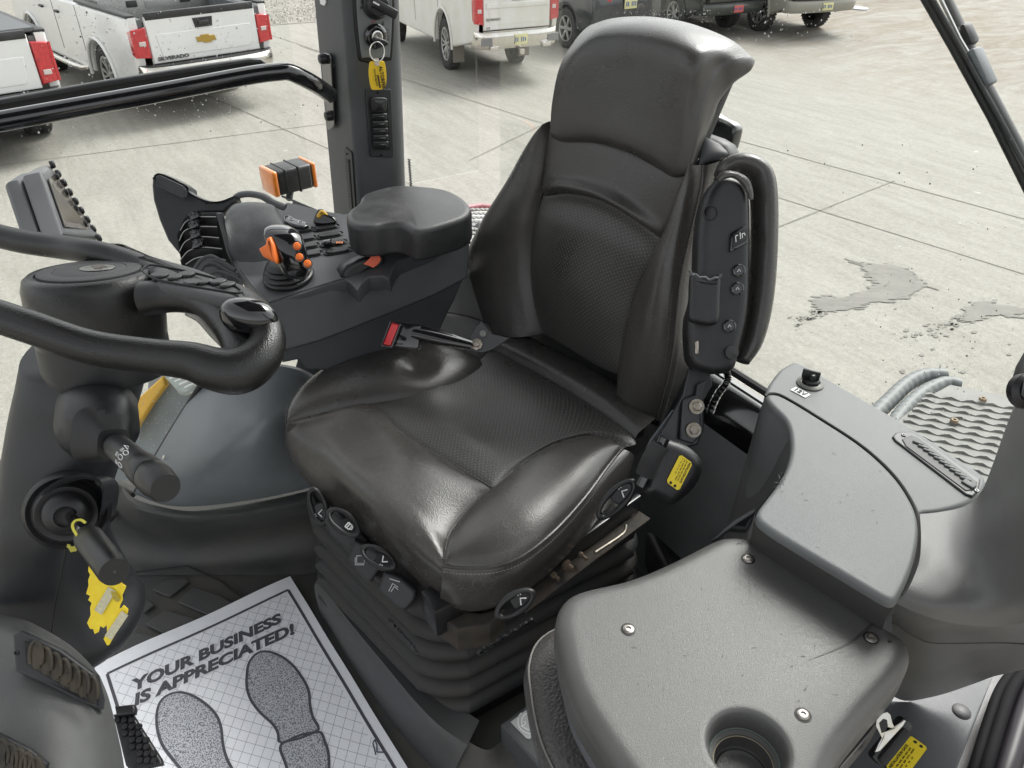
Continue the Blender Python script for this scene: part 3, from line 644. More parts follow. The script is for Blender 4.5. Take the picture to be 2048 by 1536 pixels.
# ------------------------------------------------------------------ right rear pillar
YP = 1.62
b0, b1 = Y(686, 0, YP), Y(717, 388, YP); c0, c1 = Y(803, 0, YP), Y(815, 366, YP)
def ext(p, q, z): return p + (q - p) * ((z - p[2]) / (q[2] - p[2]))
a0, a1 = Y(628, 0, YP + .155), Y(667, 420, YP + .155)
zt, zb_ = 1.77, .02
pil = thing('cab_pillar', 'dark grey cab pillar with climate knob, ignition and air vents', 'pillar', ext(b0, b1, zb_))
def prow(z):
    A, B_, C_ = ext(a0, a1, z), ext(b0, b1, z), ext(c0, c1, z)
    E_ = C_ + V(.04, .16, 0); F_ = A + V(.02, .02, 0)
    def rc(p, q, r_, k=5, rad=.018):  # rounded corner
        d1, d2 = nrm(p - q), nrm(r_ - q); s, e = q + d1 * rad, q + d2 * rad
        return [s * (1 - t) ** 2 + q * 2 * t * (1 - t) + e * t * t for t in np.linspace(0, 1, k)]
    return rc(F_, A, B_, rad=.006) + rc(A, B_, C_, rad=.014) + rc(B_, C_, E_, k=8, rad=.035) + [E_, F_]
b = MB(); b.grid([prow(z) for z in np.linspace(zb_, zt, 8)], closeu=True, cap=True); b.build('post', plast2, pil, angle=50)
def onY(pts, dy=0): return [Y(a, c, YP - dy) for a, c in pts]
NY = V(0, -1, 0)
# recessed switch panel
fr = [(711, -40), (716, 108), (730, 124), (752, 129), (776, 122), (787, 106), (784, -40)]
b = MB(); b.slab(onY(fr, .004), NY, .012, .004, smooth=60); cp = b.build('control_panel', gasket, pil)
pt = [(717, -40), (722, 104), (734, 114), (752, 117), (771, 113), (781, 104), (779, -40)]
MB().slab(onY(pt, .006), NY, .004, .0012, smooth=60).build('panel_plate', mat('panel_grey', (.15, .16, .16), .45, var=.15), cp)
kp = Y(751, 9, YP - .007)
b = MB(); b.lathe([(.028, 0), (.028, .004), (.024, .006), (.021, .020), (.019, .022), (.0001, .022)], kp, NY, n=28, cap=False)
dk = nrm(Y(775, 25, YP) - Y(730, 0, YP)); b.box(kp + NY * .022 + dk * .010, (.060, .012, .018), .004, ax=(dk, NY, np.cross(dk, NY)))
kb = b.build('fan_knob', blackpl, cp)
b = MB(); q = kp + NY * .029 - dk * .012; b.box(q, (.014, .0015, .003), ax=(dk, NY, np.cross(dk, NY))); b.build('pointer', inkw, kb)
kc = Y(750, 72, YP - .007)
b = MB(); b.lathe([(.024, 0), (.024, .006), (.020, .010), (.017, .011), (.013, .006), (.0001, .006)], kc, NY, n=28, cap=False); ig = b.build('ignition_switch', blackgl, cp)
MB().lathe([(.013, .006), (.012, .013), (.009, .014), (.0001, .012)], kc, NY, n=24, cap=False).build('lock_barrel', shiny, ig)
xs, zs_ = V(.985, 0, -.17), V(.05, 0, 1)
xs = nrm(Y(780, 60, YP) - Y(722, 60, YP)); zs_ = nrm(Y(750, 0, YP) - Y(753, 100, YP))
text('AUTO', Y(720, 18, YP - .007), xs, zs_, .009, inkb, cp, sx=1.)
def icon(pl, m, par, nm='symbol', dy=.0075): b = MB(); b.add(onY(pl, dy), [tuple(range(len(pl)))]); return b.build(nm, m, par, smooth=False)
icon([(766, 43), (762, 51), (765, 50), (763, 56), (769, 47), (766, 48), (768, 43)], inkb, cp)
for cx, cy in ((727, 4), (771, 4)):
    b = MB()
    for k in range(4):
        a = k * math.pi / 2 + .4; c = Y(cx + 3 * math.cos(a), cy + 3 * math.sin(a), YP - .0072); b.lathe([(.003, 0), (.0001, .0002)], c, NY, n=10, cap=False)
    b.build('symbol', inkb, cp)
for cx, cy, col in ((748, 46, redbtn), (773, 63, inkb), (775, 76, inkb)):
    b = MB(); o = [(cx - 3, cy - 4), (cx + 3, cy - 4), (cx + 3, cy + 3), (cx - 3, cy + 3), (cx - 3, cy - 4)]; b.tube(onY(o, .0078), .0005, n=5); b.build('symbol', col, cp)
# air vent with six louvre drums
MB().slab(onY([(731, 180), (740, 310), (743, 314), (785, 315), (788, 311), (783, 180), (780, 178), (734, 178)], .004), NY, .006, .002).build('vent_frame', plast, pil)
b = MB(); b.slab(onY([(741, 198), (748, 301), (781, 301), (776, 198)], .0055), NY, .003, .001, r2=0); vb = b.build('vent_recess', gasket, pil)
cys = [211, 234, 249, 263, 277, 290]
for k, cy in enumerate(cys):
    hgt = (15 if k == 0 else 7); xl = 744 + (cy - 205) * .05
    o = [(xl, cy - hgt), (xl + 28, cy - hgt), (xl + 30, cy - hgt * .4), (xl + 29, cy + hgt * .6), (xl + 23, cy + hgt), (xl + 6, cy + hgt), (xl, cy + hgt * .6), (xl - 1, cy - hgt * .4)]
    MB().slab(onY(o, .012 if k else .014), NY, .008, .004, smooth=28, crown=.003).build('louvre', blackpl, vb)
for px, py in ((756, 185), (763, 310)): bolt(pil, Y(px, py, YP - .004), NY, .003, gasket, h=.002)
# narrow defroster vent on the pillar's front face
nf = nrm(np.cross(b0 - a0, b0 - b1)); nf = nf if np.dot(nf, _f) < 0 else -nf
def onF(pts, off=.004): return [N(a, c, b0 + nf * off, nf) for a, c in pts]
MB().slab(onF([(687, 297), (690, 295), (701, 303), (703, 308), (711, 420), (698, 420)]), nf, .004, .001).build('vent_frame', plast, pil)
b = MB(); b.slab(onF([(691, 318), (698, 320), (705, 418), (699, 418)], .0052), nf, .002, 0); vb = b.build('vent_recess', gasket, pil)
b = MB()
for k in range(17): b.box(sum(onF([(695 + k * .48, 322 + k * 5.7)], .006)), (.010, .002, .0025), ax=(nrm(b0 - a0) + V(0, 0, .45), nf, V(0, 0, 1)))
b.build('louvre_grille', plast2, vb)
bolt(pil, onF([(694, 308)], .0045)[0], nf, .002, gasket, h=.002)
# slot at the top of the front face
MB().slab(onF([(638, -12), (650, -12), (651, 6), (648, 12), (640, 8)], .003), nf, .003, .001).build('slot_cover', inkw, pil)
# wire spring / coil behind the pillar edge
b = MB()
for k in range(11):
    c = Y(816 + k * .4, 322 + k * 5.2, YP + .08); b.tube([c + V(0, 0, .004), c + V(.006, 0, .002), c + V(0, 0, -.003)], .002, n=6)
b.build('cable_sleeve', blackpl, pil)
# ------------------------------------------------------------------ grab rail + bracket
YB = YP + .03
gr_ = thing('grab_rail', 'black tube handrail bolted to the front face of the dark pillar', 'handrail', Y(650, 180, YB))
path = [Y(660, 190, YP + .02), Y(648, 181, YP + .0), Y(625, 166, YP - .04), Y(598, 152, YP - .05), Y(575, 143, YP - .05), Y(555, 144, YP - .05), Y(500, 151, YP - .05), Y(342, 181, YP - .05), Y(160, 214, YP - .05), Y(0, 243, YP - .05), Y(-150, 270, YP - .05)]
MB().tube(path, .0165, n=20, smooth=90).build('tube', blackgl, gr_)
b = MB(); o = [(640, 112), (646, 106), (655, 108), (661, 120), (668, 235), (668, 250), (660, 257), (653, 250), (645, 150)]
b.slab([N(a, c, b0 + nf * .012, nf) for a, c in o], nf, .006, .002, smooth=50); br = b.build('bracket', blackgl, gr_)
for px, py in ((643, 118), (655, 232)):
    p_ = N(px, py, b0 + nf * .020, nf); MB().lathe([(.011, -.012), (.011, .0), (.009, .005), (.0001, .007)], p_, nf, n=18, cap=False).build('bolt', blackpl, gr_)
for px, py in ((658, 131), (665, 245)):
    p_ = N(px, py, b0 + nf * .008, nf); MB().lathe([(.009, -.01), (.009, .003), (.0001, .003)], p_, nf, n=18, cap=False).build('spacer', shiny, gr_)
# sash bar outside the side window (slotted flat bar)
YG = YP + .12
sb = thing('window_sash_bar', 'flat black slotted bar outside the side window above the handrail', 'window bar', Y(300, 170, YG))
b = MB(); o = [(0, 200), (200, 164), (400, 132), (500, 118), (522, 118), (535, 127), (520, 134), (400, 153), (200, 190), (0, 228), (-150, 256), (-150, 228)]
b.slab([Y(a, c, YG) for a, c in o], NY, .02, .006, smooth=0); b.build('bar', blackpl, sb)
b = MB(); b.slab([Y(a, c, YG - .003) for a, c in [(-150, 235), (0, 208), (200, 173), (400, 140), (492, 124), (498, 128), (400, 143), (200, 178), (0, 214), (-150, 242)]], NY, .003, 0); b.build('slot', gasket, sb)
b = MB(); b.tube([Y(a, c, YG + .004) for a, c in [(-150, 262), (0, 232), (200, 196), (400, 157), (530, 136)]], .004, n=8); b.build('edge_bead', shiny, sb)
b = MB(); b.tube([Y(a, c, YG + .02) for a, c in [(-150, 292), (0, 259), (110, 239), (185, 223), (290, 205), (385, 187), (470, 172), (535, 159)]], .004, n=8); b.build('lower_seal', blackpl, sb)
# ------------------------------------------------------------------ window glass
glm = glassmat('window_glass', refl=.12)
sg = MB().box((-.38, YG + .035, .78), (1.86, .005, 1.95)).build('side_window', glm, loc=(-.4, YG + .035, 0)); tag(sg, 'clear side window with dried splashes left of the pillar', 'window')
rw = MB().box((1.02, .86, 1.10), (.005, 1.66, 1.28)).build('rear_window', glm, loc=(1.02, .8, .6)); tag(rw, 'clear rear window with raindrops behind the driver seat', 'window')
sg2 = MB().box((.905, YG + .035, 1.17), (.20, .005, 1.15)).build('quarter_window', glm, loc=(.9, YG + .035, .6)); tag(sg2, 'narrow clear pane between the pillar and the rear window', 'window')
drop = mat('dried_drop', (.80, .80, .78), .3); dropd = mat('dark_drop', (.10, .09, .08), .3)
def drops(name, f, n_, sg_, m, lab, cl, _=0):
    b = MB()
    for i in range(n_):
        px, py, r = f()
        c, nv, t1, t2 = sg_(px, py); k = 6; tz = r * (.8 + .4 * rng.random())
        ring = [c + t1 * r * math.cos(2 * math.pi * j / k) + t2 * tz * math.sin(2 * math.pi * j / k) for j in range(k)]
        b.add(ring + [c + nv * r * .4], [(j, (j + 1) % k, k) for j in range(k)])
    o = b.build(name, m); tag(o, lab, cl, kind='stuff')
def sideg(px, py): return Y(px, py, YG + .031), V(0, -1, 0), V(1, 0, 0), V(0, 0, 1)
def rearg(px, py): return X(px, py, 1.016), V(-1, 0, 0), V(0, 1, 0), V(0, 0, 1)
cs = [(200, 80), (420, 190), (430, 130), (480, 60), (90, 200), (160, 130), (380, 70), (330, 205), (120, 280), (600, 190), (430, 215)]
def fs():
    c = cs[int(rng.random() ** 1.3 * len(cs))]; return c[0] + rng.normal() * 55, c[1] + rng.normal() * 32, .0006 + .0018 * rng.random() ** 4
drops('raindrops', fs, 520, sideg, drop, 'small pale dried drops on the side window', 'raindrops', 0)
def fs2(): return 300 + rng.random() * 120 - 40, 780 + rng.random() * 180, .0005 + .0014 * rng.random() ** 3
drops('raindrops', fs2, 260, sideg, drop, 'small pale drops on the low corner of the side window', 'raindrops', 0)
def fs3(): return 60 + rng.random() * 520, 10 + rng.random() * 150, .0006 + .0012 * rng.random() ** 3
drops('dirt_specks', fs3, 60, sideg, dropd, 'tiny dark specks on the side window in front of the trucks', 'specks', 0)
def fr_():
    q = rng.random()
    if q < .35: return 1340 + rng.normal() * 70, 20 + rng.random() ** 2 * 60, .0006 + .0012 * rng.random() ** 4
    if q < .6: return 1560 + rng.normal() * 60, 40 + rng.normal() * 25, .0006 + .0012 * rng.random() ** 3
    if q < .8: return 1830 + rng.normal() * 80, 790 + rng.normal() * 40, .0006 + .0016 * rng.random() ** 3
    return 860 + rng.normal() * 90, 100 + rng.normal() * 60, .0006 + .0012 * rng.random() ** 3
drops('raindrops', fr_, 300, rearg, drop, 'small bright drops on the rear window', 'raindrops', 0)
def fr2(): 
    q = rng.random()
    if q < .5: return 1850 + rng.normal() * 110, 660 + rng.normal() * 70, .0004 + .0008 * rng.random() ** 3
    return 1560 + rng.random() * 480, 240 + rng.random() * 480, .0004 + .0010 * rng.random() ** 4
drops('dirt_specks', fr2, 170, rearg, dropd, 'tiny dark specks on the rear window beside the wiper', 'specks', 0)
# ------------------------------------------------------------------ wiper behind the rear window (outside)
wp = thing('rear_wiper', 'black wiper arm and blade crossing the rear window at the upper right', 'wiper', X(1950, 150, 1.06))
b = MB(); b.tube([X(1836, -30, 1.045), X(1905, 90, 1.045), X(1985, 235, 1.045), X(2060, 385, 1.045)], .0062, n=10); b.build('blade', gasket, wp)
b = MB(); b.tube([X(1850, -30, 1.04), X(1918, 90, 1.04), X(1998, 235, 1.04), X(2070, 370, 1.04)], .003, n=8); b.build('rubber_lip', blackpl, wp)
b = MB(); b.tube([X(1882, -30, 1.09), X(1930, 70, 1.085), X(1975, 170, 1.075), X(2060, 330, 1.06)], .0085, n=10, flat=.5); b.build('arm', blackpl, wp)
b = MB(); b.tube([X(1868, -30, 1.07), X(1920, 78, 1.07), X(1950, 128, 1.07)], .0026, n=8); b.build('spring_rod', shiny, wp)
b = MB(); ad = nrm(X(1975, 170, 1.07) - X(1930, 70, 1.07)); b.box(X(1932, 72, 1.085), (.030, .022, .02), .006, ax=(ad, V(1, 0, 0), np.cross(ad, V(1, 0, 0)))); b.build('washer_nozzle', blackpl, wp)
b = MB(); b.box(X(1962, 135, 1.055), (.05, .022, .014), .003, ax=(ad, V(1, 0, 0), np.cross(ad, V(1, 0, 0)))); b.build('blade_clip', mat('grey_clip', (.12, .13, .14), .4), wp)
# ------------------------------------------------------------------ outside: steps, hoses, fender, lamp
outg = mat('cast_step_grey', (.17, .17, .155), .6, bump=.5, bscale=200, var=-.25, vscale=20)
stp = thing('fender_step', 'light grey serrated step plate outside the rear window by the corner post', 'step', P(1930, 850, -.25))
zst = -.05
sp = [(1700, 1000), (1745, 905), (1780, 850), (1860, 790), (1900, 768), (2060, 800), (2060, 1010), (1950, 1010)]
b = MB(); b.slab([P(a, c, zst) for a, c in sp], ZUP, .03, .006); b.build('plate', outg, stp)
b = MB(); e1, e2 = P(1850, 790, zst), P(2060, 822, zst); f1, f2 = P(1740, 925, zst), P(1990, 985, zst)
for k in range(13):
    t = k / 12; A_, B_ = e1 + (f1 - e1) * t, e2 + (f2 - e2) * t; d = nrm(B_ - A_); s_ = np.cross(ZUP, d); L_ = np.linalg.norm(B_ - A_); nn = int(L_ / .014); rows = [[], [], [], []]
    for i in range(nn):
        c = A_ + d * i * .014; w = .0035 * math.sin(i * 1.6); h = .005 + .003 * math.sin(i * 1.6)
        rows[0].append(c - s_ * .007 + s_ * w); rows[1].append(c - s_ * .004 + s_ * w + ZUP * h); rows[2].append(c + s_ * .005 + s_ * w + ZUP * h * .9); rows[3].append(c + s_ * .007 + s_ * w * 1.2 - ZUP * .002)
    b.grid(rows)
b.build('serrated_ribs', outg, stp)
for px, py in ((1965, 800), (1908, 843)): bolt(stp, P(px, py, zst + .008), ZUP, .011, mat('rusty_bolt', (.20, .15, .10), .7, var=.6, vscale=200), name='bolt', h=.008)
hs_ = thing('hydraulic_hoses', 'two light grey ribbed hoses curving beside the serrated step outside', 'hoses', P(1800, 830, -.2))
for pts in ([(1745, 835), (1780, 800), (1815, 768), (1850, 752), (1890, 752)], [(1775, 868), (1810, 820), (1850, 785), (1890, 768), (1920, 772)]):
    b = MB(); c = cr_curve([P(a, q, -.12) for a, q in pts], 90); b.tube(c, [.025 + .0008 * math.sin(i * .9) for i in range(90)], n=14); b.build('hose', mat('hose_grey', (.11, .12, .12), .5, var=.3, vscale=30), hs_)
# amber work lamp on a bracket outside the side window
lm = thing('marker_lamp', 'black flasher lamp with amber lenses on a bracket outside the side window', 'lamp', D(590, 400, 2.3))
fx = nrm(D(612, 350, 2.35) - D(560, 358, 2.3)); fz = V(0, 0, 1); fy = nrm(np.cross(fz, fx)); fx = nrm(np.cross(fy, fz)); lc = D(578, 353, 2.3)
MB().box(lc, (.115, .085, .072), .009, ax=(fx, fy, fz), seg=3).build('housing', blackpl, lm)
b = MB(); b.box(lc - fx * .062, (.018, .088, .075), .007, ax=(fx, fy, fz), seg=3); b.build('lens', mat('amber_lens', (.80, .22, .02), .2, coat=1, var=-.25, vscale=60), lm)
b = MB(); b.box(lc + fx * .062, (.012, .088, .075), .005, ax=(fx, fy, fz), seg=3); b.build('lens', MATS['amber_lens'], lm)
b = MB(); b.box(lc + fx * .012, (.006, .088, .0755), .002, ax=(fx, fy, fz)); b.box(lc - fx * .03, (.004, .088, .0755), .001, ax=(fx, fy, fz)); b.build('seam_band', gasket, lm)
b = MB(); p0 = lc - V(0, 0, .036) ; p1 = D(578, 398, 2.3); p2 = D(650, 428, 2.42)
b.tube([p0, p1], .010, n=10); dd = nrm(p2 - p1); b.box((p1 + p2) / 2, (np.linalg.norm(p2 - p1) + .02, .05, .006), .001, ax=(dd, np.cross(V(0, 0, 1), dd), np.cross(dd, np.cross(V(0, 0, 1), dd)))); b.box((p1 + p2) / 2 - V(0, 0, .018) + nrm(np.cross(V(0, 0, 1), dd)) * -.022, (np.linalg.norm(p2 - p1) + .02, .005, .035), .001, ax=(dd, np.cross(V(0, 0, 1), dd), np.cross(dd, np.cross(V(0, 0, 1), dd)))); b.build('bracket', mat('lamp_bracket', (.06, .065, .07), .5, var=.6, vscale=60), lm)
# red fender edge + perforated step seen between pad and seat
fd = thing('rear_fender', 'dark red fender edge and hole pattern step seen between armrest pad and seat', 'fender', D(965, 430, 2.3))
b = MB(); b.tube([D(930, 418, 2.35), D(960, 413, 2.4), D(1010, 418, 2.5), D(1060, 430, 2.6)], .012, n=10); b.build('fender_edge', mat('dark_red_paint', (.16, .01, .018), .35, coat=.5), fd)
pp = [D(930, 424, 2.32), D(1010, 420, 2.5), D(1060, 480, 2.2), D(930, 500, 1.9)]
b = MB(); b.slab(pp, ZUP, .01, .001); b.build('step_plate', mat('galvanised', (.5, .5, .48), .5, var=-.2, vscale=40), fd)
for i in range(7):
    for j in range(8):
        c = D(938 + j * 9 + (i % 2) * 4, 424 + i * 8, 2.3 - i * .045); MB().box(c + ZUP * .008, (.011, .017, .004), .0015).build('tread_stud', mat('stud_grey', (.2, .2, .19), .5), fd)
# ------------------------------------------------------------------ rear left console
rc = thing('rear_console', 'grey rear console with storage lid, power socket and long air vent', 'console', P(1650, 900, .1))
zt_ = .62
# top strip along the rear window
top = [(1545, 757), (1560, 738), (1580, 727), (1600, 725), (1700, 782), (1820, 852), (1900, 905), (1972, 955), (1955, 992), (1920, 1012), (1870, 1024), (1838, 1026), (1842, 1050), (1800, 1020), (1760, 960), (1700, 910), (1620, 860), (1560, 830), (1530, 800), (1535, 772)]
b = MB(); b.slab([P(a, c, zt_) for a, c in top], ZUP, .45, .006, seg=4, smooth=170, lap=3); b.build('top_panel', greypl, rc, angle=50)
# storage lid
lid = [(1530, 792), (1548, 787), (1574, 797), (1645, 840), (1725, 893), (1787, 950), (1826, 1008), (1838, 1050), (1834, 1100), (1820, 1150), (1796, 1198), (1786, 1204), (1772, 1198), (1700, 1155), (1600, 1095), (1535, 1054), (1512, 1030), (1530, 1000), (1560, 960), (1578, 920), (1582, 880), (1572, 840), (1545, 812)]
b = MB(); b.slab([P(a, c, zt_ + .008) for a, c in lid], ZUP, .013, .006, seg=5, r2=.002, smooth=220, lap=4); b.build('lid', greypl, rc, angle=50)
# body under the lid: curved inner wall facing the seat
inn = [(1522, 775), (1510, 800), (1492, 850), (1492, 900), (1500, 960), (1510, 1000), (1505, 1030)]
b = MB(); r0 = cr_curve([P(a, c, zt_ - .02) for a, c in [(1550, 765), (1530, 795), (1552, 818), (1580, 850), (1586, 890), (1576, 930), (1550, 975), (1520, 1012), (1510, 1035), (1540, 1062), (1600, 1100), (1700, 1160), (1785, 1212)]], 60)
rows = [r0] + [[q + V(-.004 - .10 * t * max(0, math.sin(math.pi * min(1, i / 34))), 0, -.60 * t) for i, q in enumerate(r0)] for t in (.05, .15, .3, .5, .75, 1.0)]
b.grid(rows); b.build('body_wall', greypl2, rc)
lc_ = cr_curve([P(a, c, zt_ + .0008) for a, c in lid], 150, closed=True); b = MB(); b.tube(lc_[0:74], .0022, n=6); b.build('lid_gap', gasket, rc)
b = MB(); lip = cr_curve([P(a, c, zt_ - .004) for a, c in [(1513, 1034), (1538, 1057), (1600, 1097), (1700, 1157), (1786, 1208)]], 30)
b.grid([[q for q in lip], [q + V(-.003, 0, -.008) for q in lip], [q + V(-.002, 0, -.03) for q in lip], [q + V(.002, 0, -.07) for q in lip]]); b.build('lid_lip', mat('lip_shade_plastic', (.040, .038, .037), .4, bump=.3, bscale=1100), rc)  # lid lip coloured darker to stand in for the shade on it
b = MB()
for i in range(26):
    px_, py_ = (1562 + rng.normal() * 4, 962 + rng.normal() * 9) if i < 16 else (1600 + rng.random() * 180, 900 + rng.random() * 200); c = P(px_, py_, zt_ + .0084); d = nrm(V(rng.normal(), rng.normal(), 0)); s_ = np.cross(ZUP, d); l_ = .001 + .004 * rng.random(); b.add([c - d * l_, c - s_ * .0004, c + d * l_, c + s_ * .0004], [(0, 1, 2, 3)])
b.build('scuff_marks', mat('scuff_dark', (.05, .05, .05), .7), rc, smooth=False)
# socket + label
sc_ = P(1620, 768, zt_); so_ = thing('power_socket', 'black round power socket cap beside the white voltage sticker', 'socket', sc_)
b = MB(); b.lathe([(.020, -.002), (.020, .002), (.016, .004), (.0145, .0045), (.014, .002), (.001, .002)], sc_, ZUP, n=28, cap=False); b.build('ring', mat('dark_steel_ring', (.10, .10, .09), .35, metal=.6), so_)
b = MB(); b.lathe([(.0125, 0), (.0125, .008), (.0105, .010), (.0001, .010)], sc_, ZUP, n=24, cap=False); b.box(sc_ + V(0, .002, .016), (.005, .026, .016), .002, ax=(V(.8, .5, 0), V(-.5, .8, 0), ZUP)); b.box(sc_ + V(.002, -.004, .014), (.018, .005, .012), .0015); b.build('cap', blackpl, so_)
xl = nrm(P(1614, 790, zt_) - P(1593, 779, zt_)); yl = np.cross(ZUP, xl); ql = P(1601, 784, zt_ + .0015)
b = MB(); b.slab([ql + xl * a + yl * c for a, c in [(-.013, -.0065), (.013, -.0065), (.013, .0065), (-.013, .0065)]], ZUP, .0008, 0); lb = b.build('voltage_label', inkw, rc)
text('12V', ql - xl * .0105 - yl * .0042 + ZUP * .0008, xl, yl, .0115, inkb, lb, bold=.0002, sx=1.1)
# long air vent in the strip
vf = [(1787, 866), (1815, 858), (1870, 892), (1930, 935), (1968, 962), (1955, 990), (1930, 985), (1880, 950), (1820, 905)]
vf = [(1785, 872), (1792, 864), (1822, 862), (1835, 868), (1962, 958), (1956, 984), (1946, 992), (1932, 988), (1790, 880)]
ve = thing('air_vent', 'long black air outlet with slanted fins set in the grey rear console', 'air vent', P(1870, 925, zt_))
b = MB(); b.slab([P(a, c, zt_ + .003) for a, c in vf], ZUP, .006, .002); b.build('frame', mat('vent_grey', (.022, .024, .025), .42), ve)
b = MB(); b.slab([P(a, c, zt_ + .0042) for a, c in [(1804, 878), (1822, 870), (1836, 875), (1955, 964), (1950, 978), (1932, 981), (1812, 892)]], ZUP, .004, .001); b.build('recess', gasket, ve)
for k in range(10):
    c = P(1836 + k * 10.6, 886 + k * 8.0, zt_ + .0052); MB().box(c, (.0038, .014, .004), .0016, ax=(V(.85, .5, 0), V(-.35, .9, 0), ZUP)).build('fin', mat('fin_grey', (.10, .105, .105), .5), ve)
MB().box(P(1938, 968, zt_ + .005), (.010, .016, .004), .0015).build('slider', plast2, ve)
for px, py in ((1807, 871), (1953, 982)): bolt(ve, P(px, py, zt_ + .003), ZUP, .0032, blackgl, h=.0016)
# ------------------------------------------------------------------ left rear corner post with sweeping foot (near camera, right edge)
ps = thing('corner_post', 'grey corner post sweeping down to a wide foot at the right photo edge', 'pillar', P(1950, 1300, .1))
# surface rows from the rear/left silhouette to the near edge
R0 = Pz((2080, 700, .95), (2040, 790, .86), (2010, 860, .79), (1985, 930, .70), (1962, 985, .645), (1930, 1012, .632), (1880, 1024, .628), (1840, 1028, .626))
def PX(*pts): return [P(a, c, z) for a, c, z in pts]
R1 = PX((2110, 780, .93), (2070, 870, .85), (2040, 950, .775), (2005, 1020, .70), (1960, 1065, .652), (1915, 1085, .634), (1870, 1085, .630), (1842, 1075, .628))
R2 = PX((2160, 900, .90), (2110, 985, .82), (2070, 1060, .745), (2015, 1120, .675), (1960, 1150, .638), (1905, 1160, .630), (1860, 1140, .630), (1838, 1125, .628))
R3 = PX((2200, 1050, .84), (2160, 1120, .76), (2090, 1175, .69), (2010, 1205, .64), (1945, 1215, .62), (1880, 1210, .622), (1840, 1195, .622), (1815, 1180, .624))
R4 = PX((2220, 1150, .78), (2160, 1200, .70), (2090, 1235, .64), (2010, 1252, .598), (1930, 1250, .590), (1870, 1238, .598), (1825, 1222, .605), (1790, 1205, .61))
R5 = PX((2240, 1260, .60), (2160, 1290, .54), (2090, 1290, .52), (2010, 1285, .50), (1920, 1286, .50), (1862, 1285, .51), (1828, 1272, .52), (1785, 1245, .54))
def bic(rows, nu, nv):
    a = [cr_curve(r, nu) for r in rows]; cols = [cr_curve([r[i] for r in a], nv) for i in range(nu)]
    return [[cols[i][j] for i in range(nu)] for j in range(nv)]
b = MB(); b.grid(bic([R0, R1, R2, R3, R4], 44, 36)); b.build('foot', greypl2, ps)
b = MB(); b.grid(bic([R4, [p_ * .5 + q_ * .5 + V(-.002, -.002, 0) for p_, q_ in zip(R4, R5)], R5], 44, 12)); b.build('foot_face', greypl2, ps)
b = MB(); b.tube(cr_curve(R5, 60), .0012, n=6); b.build('trim_seam', gasket, ps)
# post shaft: rounded column going up to the roof
bp0 = P(2150, 1000, .72); 
b = MB(); L0 = PX((1968, 960, .70), (2008, 870, .80), (2040, 790, .88), (2070, 700, .96))
colr = []
for k, (px, py, z, w) in enumerate([(1970, 985, .64, .0), (1990, 930, .70, .01), (2012, 868, .78, .015), (2040, 795, .86, .02), (2075, 700, .97, .025), (2130, 560, 1.10, .03)]):
    a = P(px, py, z); colr.append([a + V(0.05, .02, 0), a + V(.02, .01, 0), a, a + V(-.006, -.02, 0), a + V(-.004, -.05, 0), a + V(.01, -.10, 0), a + V(.03, -.16, 0)])
colr.append([q + V(0, -.02, .6) for q in colr[-1]]); b.grid(colr); b.build('shaft', greypl, ps)
# lower trim panel below the foot
R6 = [q + V(.004, .004, .004) for q in PX((2240, 1255, .60), (2160, 1285, .54), (2090, 1286, .52), (2010, 1281, .50), (1920, 1282, .50), (1862, 1281, .51), (1828, 1268, .52), (1785, 1240, .54))]
R7 = PX((2260, 1310, .40), (2140, 1330, .38), (2060, 1335, .36), (2000, 1345, .33), (1930, 1350, .32), (1870, 1365, .30), (1820, 1360, .30), (1780, 1340, .32))
R8 = PX((2260, 1360, .30), (2140, 1345, .30), (2048, 1330, .30), (1990, 1352, .27), (1935, 1372, .24), (1880, 1390, .22), (1815, 1402, .20), (1780, 1390, .21))
b = MB(); b.grid(bic([R6, R7, R8], 40, 14)); b.build('lower_trim', greypl2, ps)
# strap anchor at the top right edge
an = thing('strap_anchor', 'black plastic strap anchor at the right photo edge above the grey post', 'anchor', D(2040, 770, .75))
b = MB(); b.lathe([(.012, 0), (.017, .004), (.017, .012), (.012, .016), (.0001, .016)], D(2042, 782, .74), -_f, n=22, cap=False); b.build('boss', blackpl, an)
b = MB(); b.tube([D(2043, 772, .745), D(2052, 740, .75), D(2075, 700, .76)], .009, n=12, flat=.5); b.build('webbing', gasket, an)
# dark side sill panel + floor strip
zs1 = .20
sl_ = thing('sill_panel', 'dark plastic panel beside the door sill with a round black plug', 'trim panel', P(1850, 1460, zs1))
b = MB(); b.slab([P(a, c, zs1) for a, c in [(1760, 1400), (1815, 1402), (1985, 1355), (1960, 1420), (1905, 1560), (1700, 1600), (1690, 1440)]], ZUP, .03, .003); b.build('panel', plast2, sl_)
b = MB(); b.lathe([(.0135, -.001), (.0135, .001), (.011, .0025), (.0001, .003)], P(1923, 1423, zs1), ZUP, n=24, cap=False); b.build('plug', blackpl, sl_)
ds = thing('door_seal', 'shiny black door sill and rubber seal at the lower right corner', 'door seal', P(2010, 1450, .15))
for i, (dx, r_, m_, z_) in enumerate([(-4, .008, mat('matte_seal', (.006, .006, .007), .75, spec=.15), .168), (20, .010, mat('matte_seal', (0, 0, 0)), .17), (62, .018, mat('plum_gloss', (.012, .010, .012), .38, spec=.3), .165)]):
    b = MB(); b.tube([P(a + dx, c, z_) for a, c in [(2050, 1325), (2010, 1370), (1985, 1430), (1945, 1560)]], r_, n=14, smooth=24); b.build('seal_lip', m_, ds)
b = MB(); b.slab([P(a, c, .13) for a, c in [(1900, 1350), (2300, 1280), (2300, 1700), (1600, 1700), (1700, 1400)]], ZUP, .03, 0); b.build('sill', blackpl, ds)
